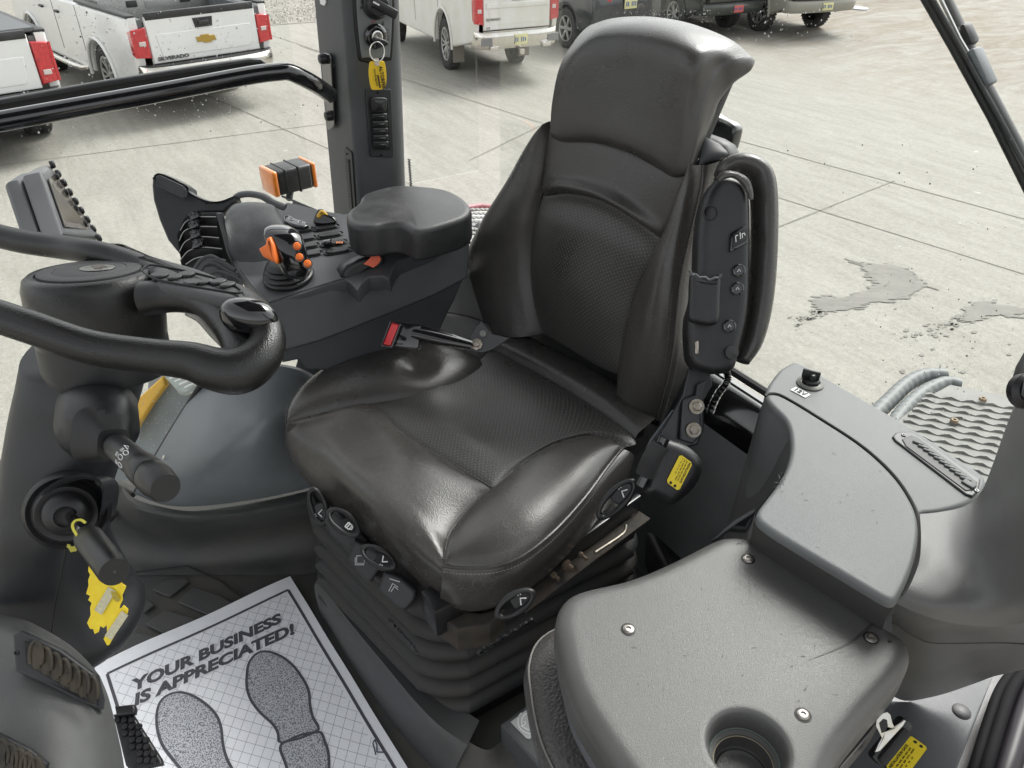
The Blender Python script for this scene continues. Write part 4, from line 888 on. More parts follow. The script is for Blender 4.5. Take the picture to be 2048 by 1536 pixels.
# second belt: tongue in its slot and yellow label
def label_yellow(name, lab, q0, xd, yd, w, h, parent=None, mirror=False):
    t = thing(name, lab, 'sticker', q0); xd, yd = nrm(xd), nrm(yd); nn = np.cross(xd, yd)
    o = [q0 + xd * a + yd * c + nn * .0008 for a, c in [(0.003, 0), (w - .003, 0), (w, .003), (w, h - .003), (w - .003, h), (.003, h), (0, h - .003), (0, .003)]]
    b = MB(); b.slab(o, nn, .0008, 0); f = b.build('backing', yellow, t); q = q0 + nn * .0009
    text('INSTALLATION DATE', q + xd * w * .05 + yd * h * .76, xd, yd, h * .21, inkb, t, bold=.00006, sx=w * .80 / (h * .21 * 10.9))
    for r_, s_ in ((.58, 'JAN  FEB  MAR  APR  MAY  JUN'), (.42, 'JUL  AUG  SEP  OCT  NOV'), (.24, '11   12   13   14   15')):
        text(s_, q + xd * w * .05 + yd * h * r_, xd, yd, h * .12, inkb, t, sx=w * .8 / (h * .12 * len(s_) * .56))
    for a, c in ((.93, .62), (.93, .28)):
        b = MB(); b.lathe([(h * .095, 0), (h * .095, .0003), (.0001, .0003)], q + xd * w * a + yd * h * c, nn, n=16, cap=False); b.build('punched_dot', inkb, t)
    return t
zl = zs1 + .002
qa, qb = P(1806, 1562, zl), P(1858, 1492, zl)
label_yellow('date_sticker', 'yellow installation date sticker on the dark panel next to the metal buckle tongue', qa, qb - qa, np.cross(ZUP, nrm(qb - qa)) * -1 if False else np.cross(ZUP, nrm(qb - qa)), .075, .026)
tg_ = thing('belt_tongue', 'steel seat belt tongue standing in a black webbing slot by the folded seat', 'belt tongue', P(1790, 1480, .22))
tp = [(1750, 1505), (1757, 1488), (1764, 1476), (1752, 1452), (1753, 1438), (1766, 1426), (1775, 1424), (1781, 1430), (1785, 1446), (1790, 1456), (1808, 1440), (1812, 1442), (1806, 1452), (1760, 1502)]
nt = nrm(-_f + V(0, 0, .2)); p0 = D(1775, 1465, .84)
b = MB(); b.slab([N(a, c, p0, nt) for a, c in tp], nt, .0025, .0005); 
tgm = b.build('tongue', mat('worn_zinc', (.55, .52, .42), .3, metal=.9, col2=(.62, .62, .62), vscale=80), tg_)
b = MB(); b.slab([N(a, c, p0 + nt * .0008, nt) for a, c in [(1759, 1447), (1768, 1438), (1774, 1440), (1776, 1452), (1770, 1464), (1764, 1466)]], nt, .001, 0); b.build('slot', gasket, tgm)
b = MB(); b.box(D(1780, 1480, .855), (.058, .016, .016), .005, ax=(nrm(N(1810, 1440, p0, nt) - N(1752, 1512, p0, nt)), np.cross(nt, nrm(N(1810, 1440, p0, nt) - N(1752, 1512, p0, nt))), nt)); b.build('boot', blackpl, tg_)
b = MB(); b.box(D(1784, 1490, .85), (.046, .012, .018), .004, ax=(nrm(N(1810, 1440, p0, nt) - N(1752, 1512, p0, nt)), np.cross(nt, nrm(N(1810, 1440, p0, nt) - N(1752, 1512, p0, nt))), nt)); b.build('webbing', mat('webbing', (.02, .02, .021), .8, bump=.8, bscale=500), tg_)
# ================================================================== DRIVER SEAT
lea = leather('worn_leather', (.054, .051, .048), .23, crack=.35, bstr=.14, grain=420)
leas = leather('smooth_leather', (.047, .045, .043), .28, crack=0, grain=420, bstr=.2)
leap = leather('perforated_leather', (.040, .039, .037), .32, perf=True, grain=420, bstr=.3)
stitch = mat('stitching', (.17, .165, .155), .6)
base = P(950, 1250, 0)
ds_ = thing('driver_seat', 'worn dark leather operator seat with tall backrest in the middle of the cab', 'seat', base)
Z0 = .455
# ---- cushion seams in survey points (px, py, z)
RB_out = Pz((574, 846, .44), (578, 815, .445), (600, 780, .45), (640, 745, .452), (700, 718, .455), (780, 696, .455), (850, 690, .455), (910, 698, .452), (948, 712, .448), (970, 735, .44))
RB_in = Pz((574, 846, .44), (620, 833, .445), (700, 815, .448), (770, 804, .448), (850, 795, .446), (910, 778, .443), (950, 758, .44), (970, 735, .44))
FP_top = Pz((574, 846, .44), (640, 828, .445), (742, 808, .448), (800, 858, .448), (870, 908, .449), (940, 950, .45), (985, 976, .452))
def LBz(f=0): return 0
LB_in = Pz((885, 1133, .43), (895, 1075, .437), (925, 1030, .442), (960, 995, .447), (985, 976, .45), (1050, 923, .452), (1110, 888, .450), (1170, 874, .447), (1215, 880, .445), (1245, 897, .44))
LB_out = Pz((885, 1133, .43), (920, 1137, .436), (985, 1135, .44), (1045, 1113, .445), (1110, 1062, .45), (1170, 996, .45), (1215, 935, .445), (1245, 897, .44))
b = MB(); b.coons(RB_out, RB_in, nu=64, nv=26, puff=.027, k=2.2, e=.7, dirn=ZUP, uends=True, fn=lambda u, v: -.016 * math.exp(-((u - .62) / .07) ** 2 - ((v - .60) / .16) ** 2) + .006 * math.exp(-((u - .5) / .2) ** 2 - ((v - .4) / .3) ** 2)); 
cush = b.build('cushion_bolster', leas, ds_, angle=80)
b = MB(); b.coons(LB_in, LB_out, nu=64, nv=28, puff=.025, k=2.2, e=.7, dirn=ZUP, uends=True); b.build('cushion_bolster', lea, ds_, angle=80)
# front nose: from the seam, rolling down to the underside
FB = Pz((574, 846, .44), (571, 862, .42), (573, 890, .385), (592, 935, .36), (640, 990, .35), (700, 1045, .345), (770, 1105, .34), (830, 1160, .335), (878, 1200, .335))
FPside = [P(574, 846, .44)] * 2
b = MB(); nD = Pz((985, 976, .452), (960, 995, .447), (925, 1030, .442), (897, 1078, .437), (887, 1133, .43), (883, 1165, .39), (878, 1200, .335))
def noseh(u, v): return .006 * math.sin(u * 9 + 1) * math.exp(-((v - .35) / .25) ** 2) + .004 * math.sin(v * 14) * math.exp(-((u - .6) / .3) ** 2) * .5
b.coons(FP_top, FB, C=[P(574, 846, .44), P(573.5, 846.5, .4399)], Dd=nD, nu=64, nv=40, puff=.030, k=2.6, e=.75, dirn=ZUP, uends=True, fn=noseh)
b.build('cushion_front', lea, ds_, angle=80)
# centre perforated panel
CP_f = Pz((742, 808, .448), (800, 858, .448), (870, 908, .449), (940, 950, .45), (985, 976, .452))
CP_b = Pz((972, 735, .44), (986, 702, .438), (1071, 746, .438), (1173, 808, .438), (1269, 879, .44), (1245, 897, .44))
CP_r = Pz((742, 808, .448), (800, 801, .447), (850, 795, .446), (910, 778, .443), (950, 758, .44), (972, 735, .44))
CP_l = Pz((985, 976, .452), (1050, 923, .452), (1110, 888, .450), (1170, 874, .447), (1215, 880, .445), (1245, 897, .44))
def dent(u, v): return .006 * math.exp(-((v - .16) / .09) ** 2 - ((u - .65) / .22) ** 2) - .010 * math.exp(-((v - .42) / .2) ** 2 - ((u - .5) / .3) ** 2) + .006 * math.exp(-((v - .35) / .1) ** 2 - ((u - .12) / .12) ** 2)
b = MB(); b.coons(CP_f, CP_b, C=CP_r, Dd=CP_l, nu=56, nv=60, puff=.010, k=5, e=.5, dirn=ZUP, uends=True, fn=dent); b.build('cushion_centre', leap, ds_, angle=80)
# rear strip
RS_a = Pz((986, 702, .438), (1071, 746, .438), (1173, 808, .438), (1269, 879, .44))
RS_b = Pz((1000, 684, .42), (1054, 679, .42), (1139, 724, .42), (1242, 782, .42), (1311, 848, .41))
RS_d = Pz((1269, 879, .44), (1290, 870, .435), (1311, 848, .41))
b = MB(); b.coons(RS_a, RS_b, Dd=RS_d, nu=50, nv=18, puff=.022, k=3, e=.6, dirn=ZUP, uends=False); b.build('cushion_rear', leas, ds_, angle=80)
b = MB(); b.coons(Pz((1245, 897, .44), (1258, 888, .44), (1269, 879, .44)), Pz((1252, 925, .38), (1285, 900, .37), (1312, 862, .40)), Dd=Pz((1269, 879, .44), (1290, 872, .43), (1312, 862, .40)), nu=14, nv=12, puff=.002, dirn=ZUP); b.build('cushion_corner', leas, ds_, angle=80)
# side skirt (left side of seat, faces the door)
SK_t = Pz((885, 1133, .43), (920, 1137, .436), (985, 1135, .44), (1045, 1113, .445), (1110, 1062, .45), (1170, 996, .45), (1215, 935, .445), (1245, 897, .44))
SK_b = Pz((878, 1201, .335), (905, 1216, .332), (940, 1222, .33), (985, 1213, .33), (1050, 1178, .33), (1115, 1122, .335), (1185, 1045, .34), (1240, 975, .36), (1258, 915, .40))
sk_c = Pz((885, 1133, .43), (881, 1165, .39), (878, 1201, .335))
b = MB(); b.coons(SK_t, SK_b, C=sk_c, nu=70, nv=20, puff=.016, k=2.6, e=.7, dirn=V(.2, -1, .3), uends=False); b.build('cushion_skirt', lea, ds_, angle=80)
# seat pan below (dark)
b = MB(); b.slab([P(a, c, .36) for a, c in [(600, 900), (700, 770), (900, 720), (1020, 700), (1290, 850), (1180, 1010), (1060, 1130), (930, 1180), (870, 1160), (700, 1010)]], ZUP, .045, .01); b.build('seat_pan', steelb, ds_)
# piping and stitch lines
def seam(name, pts, r, m, dz=.002, n=80): b = MB(); b.tube([q + ZUP * dz for q in cr_curve(pts, n)], r, n=7); return b.build(name, m, ds_)
seam('piping', RB_in[:8], .0016, leas, .0005); seam('piping', LB_in, .0016, leas, .0005); seam('piping', FP_top[2:], .0016, leas, .0005)
seam('piping', SK_t, .0026, lea, .001)
def stitches(par, pts, off, m, step=.0052, L=.0032, r=.00045, n_=400):
    c = cr_curve(pts, n_); b = MB(); tot = sum(np.linalg.norm(c[i + 1] - c[i]) for i in range(n_ - 1)); k = int(tot / step); q = cr_curve(pts, max(4, k))
    for i in range(len(q) - 1):
        d = nrm(q[i + 1] - q[i]); p = q[i] + off; b.tube([p - d * L / 2, p + d * L / 2], r, n=4)
    return b.build('stitching', m, par)
up1 = V(0, .006, .004); dn1 = V(0, -.006, -.004)
stitches(ds_, SK_t, V(0.002, .009, .0085), stitch); stitches(ds_, SK_t, V(-.002, -.0085, -.002), stitch)
stitches(ds_, RB_out[:6], V(-.002, .002, .002), stitch)
# ---------------------------------------------------------------- backrest
sy = math.radians(9.5)                      # the seat is swivelled a little towards the door
SB = V(math.cos(sy), math.sin(sy), 0); SL = V(math.sin(sy), -math.cos(sy), 0)
REC = math.radians(9)
BU = SB * math.sin(REC) + ZUP * math.cos(REC)      # up along the backrest
BN = nrm(np.cross(SL, BU)); BN = BN if np.dot(BN, SB) < 0 else -BN     # faces forward
BP0 = P(1160, 742, .43)
def B(x, y, off=0.0): return N(x, y, BP0 + BN * off, BN)
def Bl(*pts): return [B(*q) for q in pts]
# shell behind
sh_out = [(985, 668), (958, 630), (940, 570), (938, 520), (952, 480), (986, 420), (1022, 360), (1052, 300), (1078, 262), (1110, 245), (1250, 240), (1395, 268), (1436, 285), (1458, 305), (1440, 340), (1425, 420), (1412, 500), (1400, 600), (1395, 700), (1375, 770), (1325, 846), (1290, 835), (1245, 790), (1180, 755), (1086, 705), (1030, 690)]
b = MB(); b.slab([B(a, c, -.045) for a, c in sh_out], BN, .05, .02, smooth=90); b.build('back_shell', plast, ds_)
# right bolster
rb_o = Bl((1000, 673, .0), (965, 642, -.01), (944, 590, -.015), (936, 540, -.015), (939, 505, -.015), (955, 470, -.015), (986, 415, -.015), (1020, 357, -.015), (1050, 300, -.015), (1076, 262, -.01), (1102, 243, 0))
rb_i = Bl((1086, 667, 0.0), (1081, 654, 0), (1066, 585, 0), (1063, 500, 0), (1074, 423, 0), (1088, 362, 0), (1102, 243, 0))
b = MB(); b.coons(rb_o, rb_i, nu=60, nv=24, puff=.042, k=2.3, e=.6, dirn=BN, uends=False, fn=lambda u, v: -.026 * max(0, (u - .55) / .45)); b.build('back_bolster', leas, ds_, angle=80)
# left bolster (front half) + side face
lb_i = Bl((1245, 753, 0), (1247, 700, 0), (1262, 640, 0), (1279, 578, 0), (1317, 500, 0), (1350, 440, 0), (1368, 390, .0), (1383, 345, 0), (1397, 318, -.0))
lb_s = Bl((1313, 838, .0), (1334, 765, .02), (1346, 700, .03), (1353, 630, .035), (1362, 555, .03), (1374, 495, .02), (1390, 425, .01), (1402, 370, .0), (1404, 330, 0))
lb_b = Bl((1245, 753, 0), (1258, 790, .008), (1280, 825, .01), (1313, 838, 0))
b = MB(); b.coons(lb_i, lb_s, C=lb_b, nu=60, nv=24, puff=.030, k=2.2, e=.65, dirn=BN, uends=False); b.build('back_bolster', lea, ds_, angle=80)
lb_o = Bl((1322, 845, -.03), (1352, 790, -.04), (1382, 720, -.045), (1388, 640, -.05), (1392, 560, -.05), (1402, 480, -.05), (1418, 400, -.05), (1432, 340, -.045), (1440, 318, -.04))
b = MB(); b.coons(lb_s, lb_o, nu=60, nv=12, puff=.006, dirn=SL, uends=False); b.build('back_side', leas, ds_, angle=80)
stitches(ds_, lb_s, BN * .004 + SL * .003, stitch); stitches(ds_, lb_s, BN * -.004 + SL * .010, stitch); stitches(ds_, lb_s, BN * .010 - SL * .006, stitch)
seam('piping', lb_s, .0022, leas, 0); seam('piping', lb_i, .0016, leas, 0); seam('piping', rb_i, .0016, leas, 0)
# centre: perforated lumbar panel
cb = Bl((1086, 667, 0), (1140, 697, 0), (1200, 733, 0), (1245, 753, 0))
ct = Bl((1086, 392, .0), (1130, 386, .012), (1190, 396, .018), (1240, 418, .018), (1290, 452, .01), (1330, 484, 0))
cl_ = Bl((1086, 667, 0), (1081, 654, 0), (1066, 585, 0), (1063, 500, 0), (1072, 433, 0), (1086, 392, 0))
cr_ = Bl((1245, 753, 0), (1247, 700, 0), (1262, 640, 0), (1279, 578, 0), (1310, 515, 0), (1330, 484, 0))
def lumb(u, v): return .020 * math.exp(-((v - .42) / .3) ** 2) * max(0, 1 - (2 * u - 1) ** 2) - .010 * math.exp(-((v - .93) / .08) ** 2) * max(0, 1 - (2 * u - 1) ** 4)
b = MB(); b.coons(cb, ct, C=cl_, Dd=cr_, nu=60, nv=60, puff=.006, k=6, e=.5, dirn=BN, fn=lumb); b.build('back_centre', leap, ds_, angle=80)
# upper plain pad
ut = Bl((1102, 243, 0), (1180, 250, 0), (1290, 290, 0), (1385, 340, 0))
ul = Bl((1086, 392, 0), (1088, 362, 0), (1096, 300, 0), (1102, 243, 0)); ur = Bl((1330, 484, 0), (1350, 440, 0), (1368, 390, 0), (1385, 340, 0))
def uph(u, v): return .016 * math.exp(-((v - .10) / .10) ** 2) * max(0, 1 - abs(2 * u - 1) ** 3) 
b = MB(); b.coons(ct, ut, C=ul, Dd=ur, nu=60, nv=40, puff=.016, k=4, e=.55, dirn=BN, fn=uph); b.build('back_upper', leas, ds_, angle=80)
b = MB(); b.coons(Bl((1398, 330, 0), (1404, 300, -.01), (1412, 274, -.02)), Bl((1440, 322, -.04), (1456, 308, -.045), (1440, 288, -.05)), nu=16, nv=10, puff=.004, dirn=BN); b.build('shoulder', plast, ds_)
# ---------------------------------------------------------------- head rest (front shell with flared top)
def HR(off, *pts): return [B(a, c, off if len(q) == 2 else q[2]) for q in pts for a, c in [q[:2]]]
H0 = Bl((1104, 276, .020), (1128, 284, .022), (1180, 284, .026), (1240, 298, .028), (1300, 328, .026), (1345, 354, .022), (1368, 352, .018))
H1 = Bl((1101, 262, .030), (1128, 268, .036), (1182, 268, .040), (1244, 284, .042), (1304, 312, .040), (1349, 338, .036), (1377, 338, .028))
H2 = Bl((1103, 215, .034), (1130, 212, .042), (1188, 208, .042), (1255, 218, .042), (1318, 240, .042), (1362, 262, .042), (1393, 262, .03))
H3 = Bl((1112, 160, .030), (1140, 152, .042), (1198, 144, .042), (1262, 148, .042), (1330, 164, .043), (1376, 184, .045), (1408, 190, .02))
H4 = Bl((1124, 122, .022), (1152, 108, .038), (1208, 98, .040), (1272, 100, .042), (1340, 112, .042), (1388, 138, .045), (1420, 152, .01))
H5 = Bl((1142, 92, .008), (1176, 74, .026), (1222, 68, .032), (1285, 70, .034), (1350, 84, .034), (1404, 104, .030), (1440, 128, -.01))
H6 = Bl((1160, 68, -.015), (1196, 52, .0), (1240, 46, .006), (1300, 48, .006), (1366, 62, .004), (1430, 90, -.01), (1472, 118, -.035))
H7 = Bl((1178, 52, -.05), (1212, 40, -.045), (1252, 34, -.04), (1310, 35, -.04), (1380, 48, -.045), (1456, 78, -.055), (1500, 112, -.075))
H8 = Bl((1190, 50, -.085), (1225, 40, -.085), (1262, 37, -.085), (1316, 38, -.085), (1385, 52, -.085), (1462, 84, -.09), (1504, 120, -.095))
H9 = Bl((1200, 70, -.08), (1235, 62, -.08), (1270, 60, -.08), (1320, 62, -.08), (1385, 76, -.08), (1455, 108, -.085), (1497, 136, -.09))
rows = bic([H0, H1, H2, H3, H4, H5, H6, H7, H8, H9], 56, 84)
b = MB(); b.grid(rows); hr = b.build('headrest', leas, ds_, angle=80)
# left flank of the headrest, closing the flared shape
F0 = [r[-1] for r in bic([[h[-2], h[-1]] for h in (H0, H1, H2, H3, H4, H5, H6, H7, H8)], 2, 40)]
F1 = cr_curve(Bl((1372, 350, .0), (1390, 318, -.005), (1405, 285, -.01), (1424, 240, -.02), (1437, 206, -.03), (1452, 184, -.04), (1470, 164, -.05), (1490, 150, -.065), (1502, 140, -.075), (1506, 124, -.09)), 40)
b = MB(); b.coons(F0, F1, nu=48, nv=12, puff=.004, dirn=SL, uends=False); b.build('flank', leas, hr, angle=80)
G1 = [q - BN * .022 * math.sin(math.pi * min(1, i / 30)) - SL * .01 for i, q in enumerate(F1)]; b = MB(); b.grid([F1, G1]); b.build('rear_shell', plast, hr, angle=60)
b = MB(); b.slab([q - BN * .03 for q in [rows[4][3], rows[4][28], rows[4][52], rows[60][52], rows[60][28], rows[60][3]]], BN, .03, .01); b.build('core', plast, hr)
# black carrier piece behind the shoulder
b = MB(); b.slab(Bl((1410, 222, -.12), (1440, 236, -.12), (1466, 250, -.12), (1468, 270, -.12), (1455, 308, -.12), (1440, 300, -.12), (1405, 270, -.12)), BN, .03, .008, smooth=50); b.build('headrest_carrier', blackgl, ds_)
# ---------------------------------------------------------------- folded-up left armrest
AO = .01
arm = MB(); arm.tube([D(a, c, 1.20) for a, c in [(1440, 352), (1452, 338), (1475, 330), (1503, 338), (1522, 362), (1528, 420), (1526, 520), (1518, 610), (1503, 680), (1482, 722)]], [.010, .014, .0165, .018, .0185, .0185, .0185, .018, .016, .012], n=26, flat=2.0, up=_f, smooth=90); ARM_OLD = ([D(a, c, 1.19) for a, c in [(1436, 338), (1446, 322), (1470, 311), (1500, 316), (1530, 330), (1546, 350), (1552, 390), (1549, 480), (1542, 560), (1530, 640), (1515, 700), (1495, 728), (1475, 738), (1462, 725), (1475, 690), (1500, 600), (1507, 500), (1508, 400), (1495, 368), (1470, 352), (1450, 356)]])
ar = arm.build('armrest', leas, ds_, angle=80)
stitches(ds_, [D(a, c, 1.185) for a, c in [(1440, 346), (1455, 338), (1475, 338), (1495, 350), (1506, 368)]], V(0, 0, 0), stitch)
b = MB(); hs2 = [(1395, 545), (1398, 480), (1405, 420), (1418, 380), (1440, 352), (1468, 350), (1492, 366), (1503, 400), (1504, 520), (1500, 620), (1482, 700), (1470, 738), (1440, 748), (1405, 742), (1384, 726), (1378, 690), (1378, 640), (1388, 600)]
b.slab([D(a, c, 1.155) for a, c in hs2], -_f, .055, .014, smooth=110, seg=5); ho = b.build('armrest_housing', blackpl, ds_, angle=60)
b = MB(); b.tube([D(a, c, 1.15) for a, c in [(1435, 360), (1450, 350), (1470, 350), (1490, 364), (1500, 385), (1503, 400)]], [.004, .006, .005, .007, .005, .003], n=8, smooth=40); b.build('leather_edge', lea, ho)
b = MB(); b.lathe([(.0095, .0005), (.009, -.004), (.0075, -.010), (.0001, -.010)], D(1421, 425, 1.154), -_f, n=24, cap=False); b.lathe([(.0115, -.001), (.011, .0008), (.0095, .0005)], D(1421, 425, 1.154), -_f, n=24, cap=False); b.build('screw_well', gasket, ho)
bx, by = nrm(D(1500, 462, 1.15) - D(1465, 480, 1.15)), nrm(D(1470, 440, 1.15) - D(1466, 500, 1.15)); bz_ = nrm(np.cross(bx, by))
b = MB(); b.box(D(1478, 476, 1.152), (.030, .030, .008), .003, ax=(bx, by, bz_)); sw = b.build('rocker_switch', blackgl, ho)
MB().box(D(1480, 475, 1.147), (.024, .020, .006), .002, ax=(bx, by, bz_)).build('rocker', blackpl, sw)
b = MB()
for (x0, y0), (x1, y1) in [((1471, 472), (1476, 470)), ((1471, 472), (1472, 484)), ((1480, 465), (1481, 478)), ((1484, 468), (1489, 466)), ((1484, 468), (1485, 476)), ((1489, 466), (1490, 471))]: b.tube([D(x0, y0, 1.1425), D(x1, y1, 1.1425)], .0006, n=5)
b.build('symbol', inkw, sw)
b = MB(); b.slab([D(a, c, 1.135) for a, c in [(1384, 545), (1404, 552), (1425, 556), (1443, 548), (1443, 600), (1440, 640), (1425, 650), (1395, 646), (1380, 638), (1380, 600)]], -_f, .02, .008, smooth=60); kn = b.build('adjuster_wheel', blackpl, ho, angle=60)
b = MB(); b.tube([D(a, c, 1.137) for a, c in [(1380, 541), (1384, 550), (1392, 550), (1398, 555), (1410, 555), (1418, 560), (1430, 556), (1437, 556), (1443, 548)]], .0022, n=8, smooth=50); b.build('adjuster_edge', plast2, ho)
for px, py in ((1478, 541), (1475, 577), (1459, 652)):
    b = MB(); b.lathe([(.0095, -.002), (.0095, .002), (.0075, .003), (.007, .0015), (.0001, .002)], D(px, py, 1.152), -_f, n=22, cap=False); bt_ = b.build('push_button', blackgl, ho)
    b = MB(); b.tube([D(px - 3, py + 3, 1.149), D(px, py - 3, 1.149), D(px + 3, py + 2, 1.149)], .0006, n=5); b.build('symbol', inkw, bt_)
b = MB(); b.box(D(1393, 695, 1.15), (.006, .020, .006), .002, ax=(_r, _u, _f)); b.build('latch_pin', zinc, ho)
b = MB(); b.lathe([(.010, -.002), (.010, .004), (.0001, .005)], D(1463, 705, 1.152), -_f, n=12, cap=False); b.build('pivot_bolt', mat('greasy_bolt', (.05, .05, .05), .3, metal=.6), ho)
# cable loop, brackets and bolts under the armrest
b = MB(); c = cr_curve([D(1432, 742, 1.19), D(1450, 740, 1.19), D(1455, 762, 1.19), D(1438, 785, 1.2), D(1425, 810, 1.21), D(1420, 826, 1.22)], 120); b.tube(c, [.0055 + .0012 * math.sin(i * 1.9) for i in range(120)], n=10); b.build('cable_conduit', blackgl, ds_)
b = MB(); b.slab([D(a, c, 1.20) for a, c in [(1378, 738), (1420, 742), (1425, 770), (1408, 800), (1408, 860), (1395, 890), (1345, 900), (1320, 870), (1340, 838), (1366, 790)]], -_f, .012, .002); br_ = b.build('recliner_bracket', steelb, ds_)
b = MB(); b.slab([D(a, c, 1.185) for a, c in [(1366, 800), (1392, 790), (1395, 770), (1412, 760), (1400, 800), (1404, 870), (1385, 888), (1360, 880)]], -_f, .006, .002); b.build('bracket_flange', steelb, br_)
for px, py in ((1393, 813), (1387, 860)):
    b = MB(); b.lathe([(.0115, 0), (.0115, .002), (.0001, .002)], D(px, py, 1.182), -_f, n=22, cap=False); b.lathe([(.0072, .002), (.0072, .007), (.006, .008), (.0001, .008)], D(px, py, 1.182), -_f, n=6, cap=False); b.build('hex_bolt', zinc, br_, angle=25)
b = MB(); b.slab([D(a, c, 1.22) for a, c in [(1290, 905), (1300, 880), (1345, 820), (1352, 826), (1330, 880), (1300, 912)]], -_f, .008, .002); b.build('stay', mat('grey_stay', (.10, .11, .12), .4, metal=.5), br_)
# mechanism seen through the gap between cushion and backrest
b = MB(); b.slab([P(a, c, .38) for a, c in [(985, 690), (1010, 660), (1120, 670), (1250, 750), (1320, 830), (1250, 800), (1140, 730)]], ZUP, .03, .004); b.build('frame_plate', gasket, ds_)
for px, py in ((1178, 722), (1188, 730), (1232, 755)): MB().box(P(px, py, .39), (.02, .008, .02), .002).build('frame_clip', mat('brown_clip', (.12, .10, .08), .6), ds_)
# right pivot plate with bolt
b = MB(); b.slab([D(a, c, 1.42) for a, c in [(926, 700), (950, 655), (962, 640), (985, 668), (1020, 676), (985, 700), (965, 706)]], -_f, .01, .002); pv = b.build('pivot_plate', steelb, ds_)
b = MB(); b.lathe([(.011, 0), (.011, .003), (.007, .004), (.007, .012), (.0001, .013)], D(953, 689, 1.41), nrm(-_f + ZUP * .3), n=8, cap=False); b.build('hex_bolt', zinc, pv, angle=25)
b = MB(); b.lathe([(.006, 0), (.006, .001), (.0001, .001)], D(966, 667, 1.41), -_f, n=16, cap=False); b.build('plate_hole', outg, pv)
# belt buckle on its stalk
bk = thing('belt_buckle', 'black seat belt buckle with red button standing between seat and armrest console', 'buckle', P(810, 690, .45))
s0, s1 = D(830, 664, 1.42), D(945, 690, 1.40); dd = nrm(s1 - s0)
b = MB(); b.tube([s0, s0 * .6 + s1 * .4, s1], [.019, .017, .010], n=18, flat=.75, smooth=20); b.build('stalk', blackgl, bk)
bu0, bu1 = D(782, 668, 1.42), D(832, 674, 1.42); dd = nrm(bu1 - bu0); uu = nrm(D(795, 645, 1.42) - D(785, 690, 1.42)); ww = np.cross(dd, uu); uu = np.cross(ww, dd)
b = MB(); b.box((bu0 + bu1) / 2 + dd * .006, (.052, .046, .030), .005, ax=(dd, uu, ww)); bd = b.build('housing', blackgl, bk)
b = MB(); b.slab([D(a, c, 1.395) for a, c in [(765, 689), (783, 645), (799, 649), (781, 692)]], -_f, .02, .003); b.build('release_button', redbtn, bk)
b = MB(); b.tube([D(a, c, 1.396) for a, c in [(763, 691), (781, 643), (801, 648), (783, 694), (763, 691)]], .0018, n=6); b.build('button_rim', blackgl, bk)
# ---------------------------------------------------------------- suspension: bellows, frame rails
ro = cr_curve(Pz((640, 1110, .22), (622, 1050, .30), (660, 1000, .30), (760, 900, .30), (1000, 820, .30), (1180, 900, .30), (1300, 1030, .30), (1296, 1062, .30), (1270, 1080, .30)), 10)
# plan outline at the top fold level, rounded rectangle
c_f, c_r = P(872, 1258, .30), P(1292, 1052, .30)          # near front-left and rear-left corners
c_b = P(625, 1060, .24)                                   # front-right corner (seen past the front face)
eL = c_r - c_f; eL[2] = 0; eF = c_b - c_f; eF[2] = 0; eF = nrm(eF) * .395; eL = nrm(eL) * .425
def rrect(grow, z, rad=.075):
    u_, v_ = nrm(eL), nrm(eF); cc = c_f + eL / 2 + eF / 2; hx, hy = np.linalg.norm(eL) / 2 + grow, np.linalg.norm(eF) / 2 + grow; o = []
    for sx_, sy_, a0 in ((1, 1, 0), (-1, 1, 90), (-1, -1, 180), (1, -1, 270)):
        for k in range(9):
            a = math.radians(a0 + k * 11.25); o.append(np.r_[(cc + u_ * (sx_ * (hx - rad) + rad * math.cos(a)) + v_ * (sy_ * (hy - rad) + rad * math.sin(a)))[:2], z])
    return cr_curve(o, 120, closed=True)
rows = []; zt2, zb2, nf_ = .325, .055, 6
rows.append(rrect(-.05, zt2 + .02)); rows.append(rrect(-.02, zt2 + .018))
for k in range(nf_ * 10 + 1):
    t = k / (nf_ * 10); ph = (t * nf_) % 1; g_ = .027 * (abs(math.sin(math.pi * ph)) ** .5) - .018; rows.append(rrect(g_ + .012 * t, zt2 + (zb2 - zt2) * t))
b = MB(); b.grid(rows, closeu=True); bl = b.build('suspension_bellows', bellow_m, ds_, angle=60)
lf1 = nrm(P(822, 1195 + 70, .28) - P(800, 1240, .28))
text('GRAMMER', P(950, 1295, .298) + V(-.004, -.012, -.004), nrm(P(1020, 1255, .30) - P(950, 1297, .30)), V(0, -.2, 1), .020, blackpl, bl, ext=.002, sx=1.15, bold=.0005)
text('GRAMMER', P(795, 1228, .296) + V(-.016, -.004, 0), nrm(P(838, 1278, .296) - P(792, 1226, .296)), V(-.2, 0, 1), .018, blackpl, bl, ext=.002, sx=.9, bold=.0005)
# lower plate & rails
b = MB(); b.grid([rrect(-.01, .06), rrect(-.01, .0)], closeu=True); b.build('base_plate', steelb, ds_)
b = MB(); dL = nrm(eL); b.tube([P(1015, 1490, .03) , P(1100, 1400, .03) * 0 + P(1000, 1455, .035) + dL * .42], .022, n=12); b.build('slide_rail', steelb, ds_)
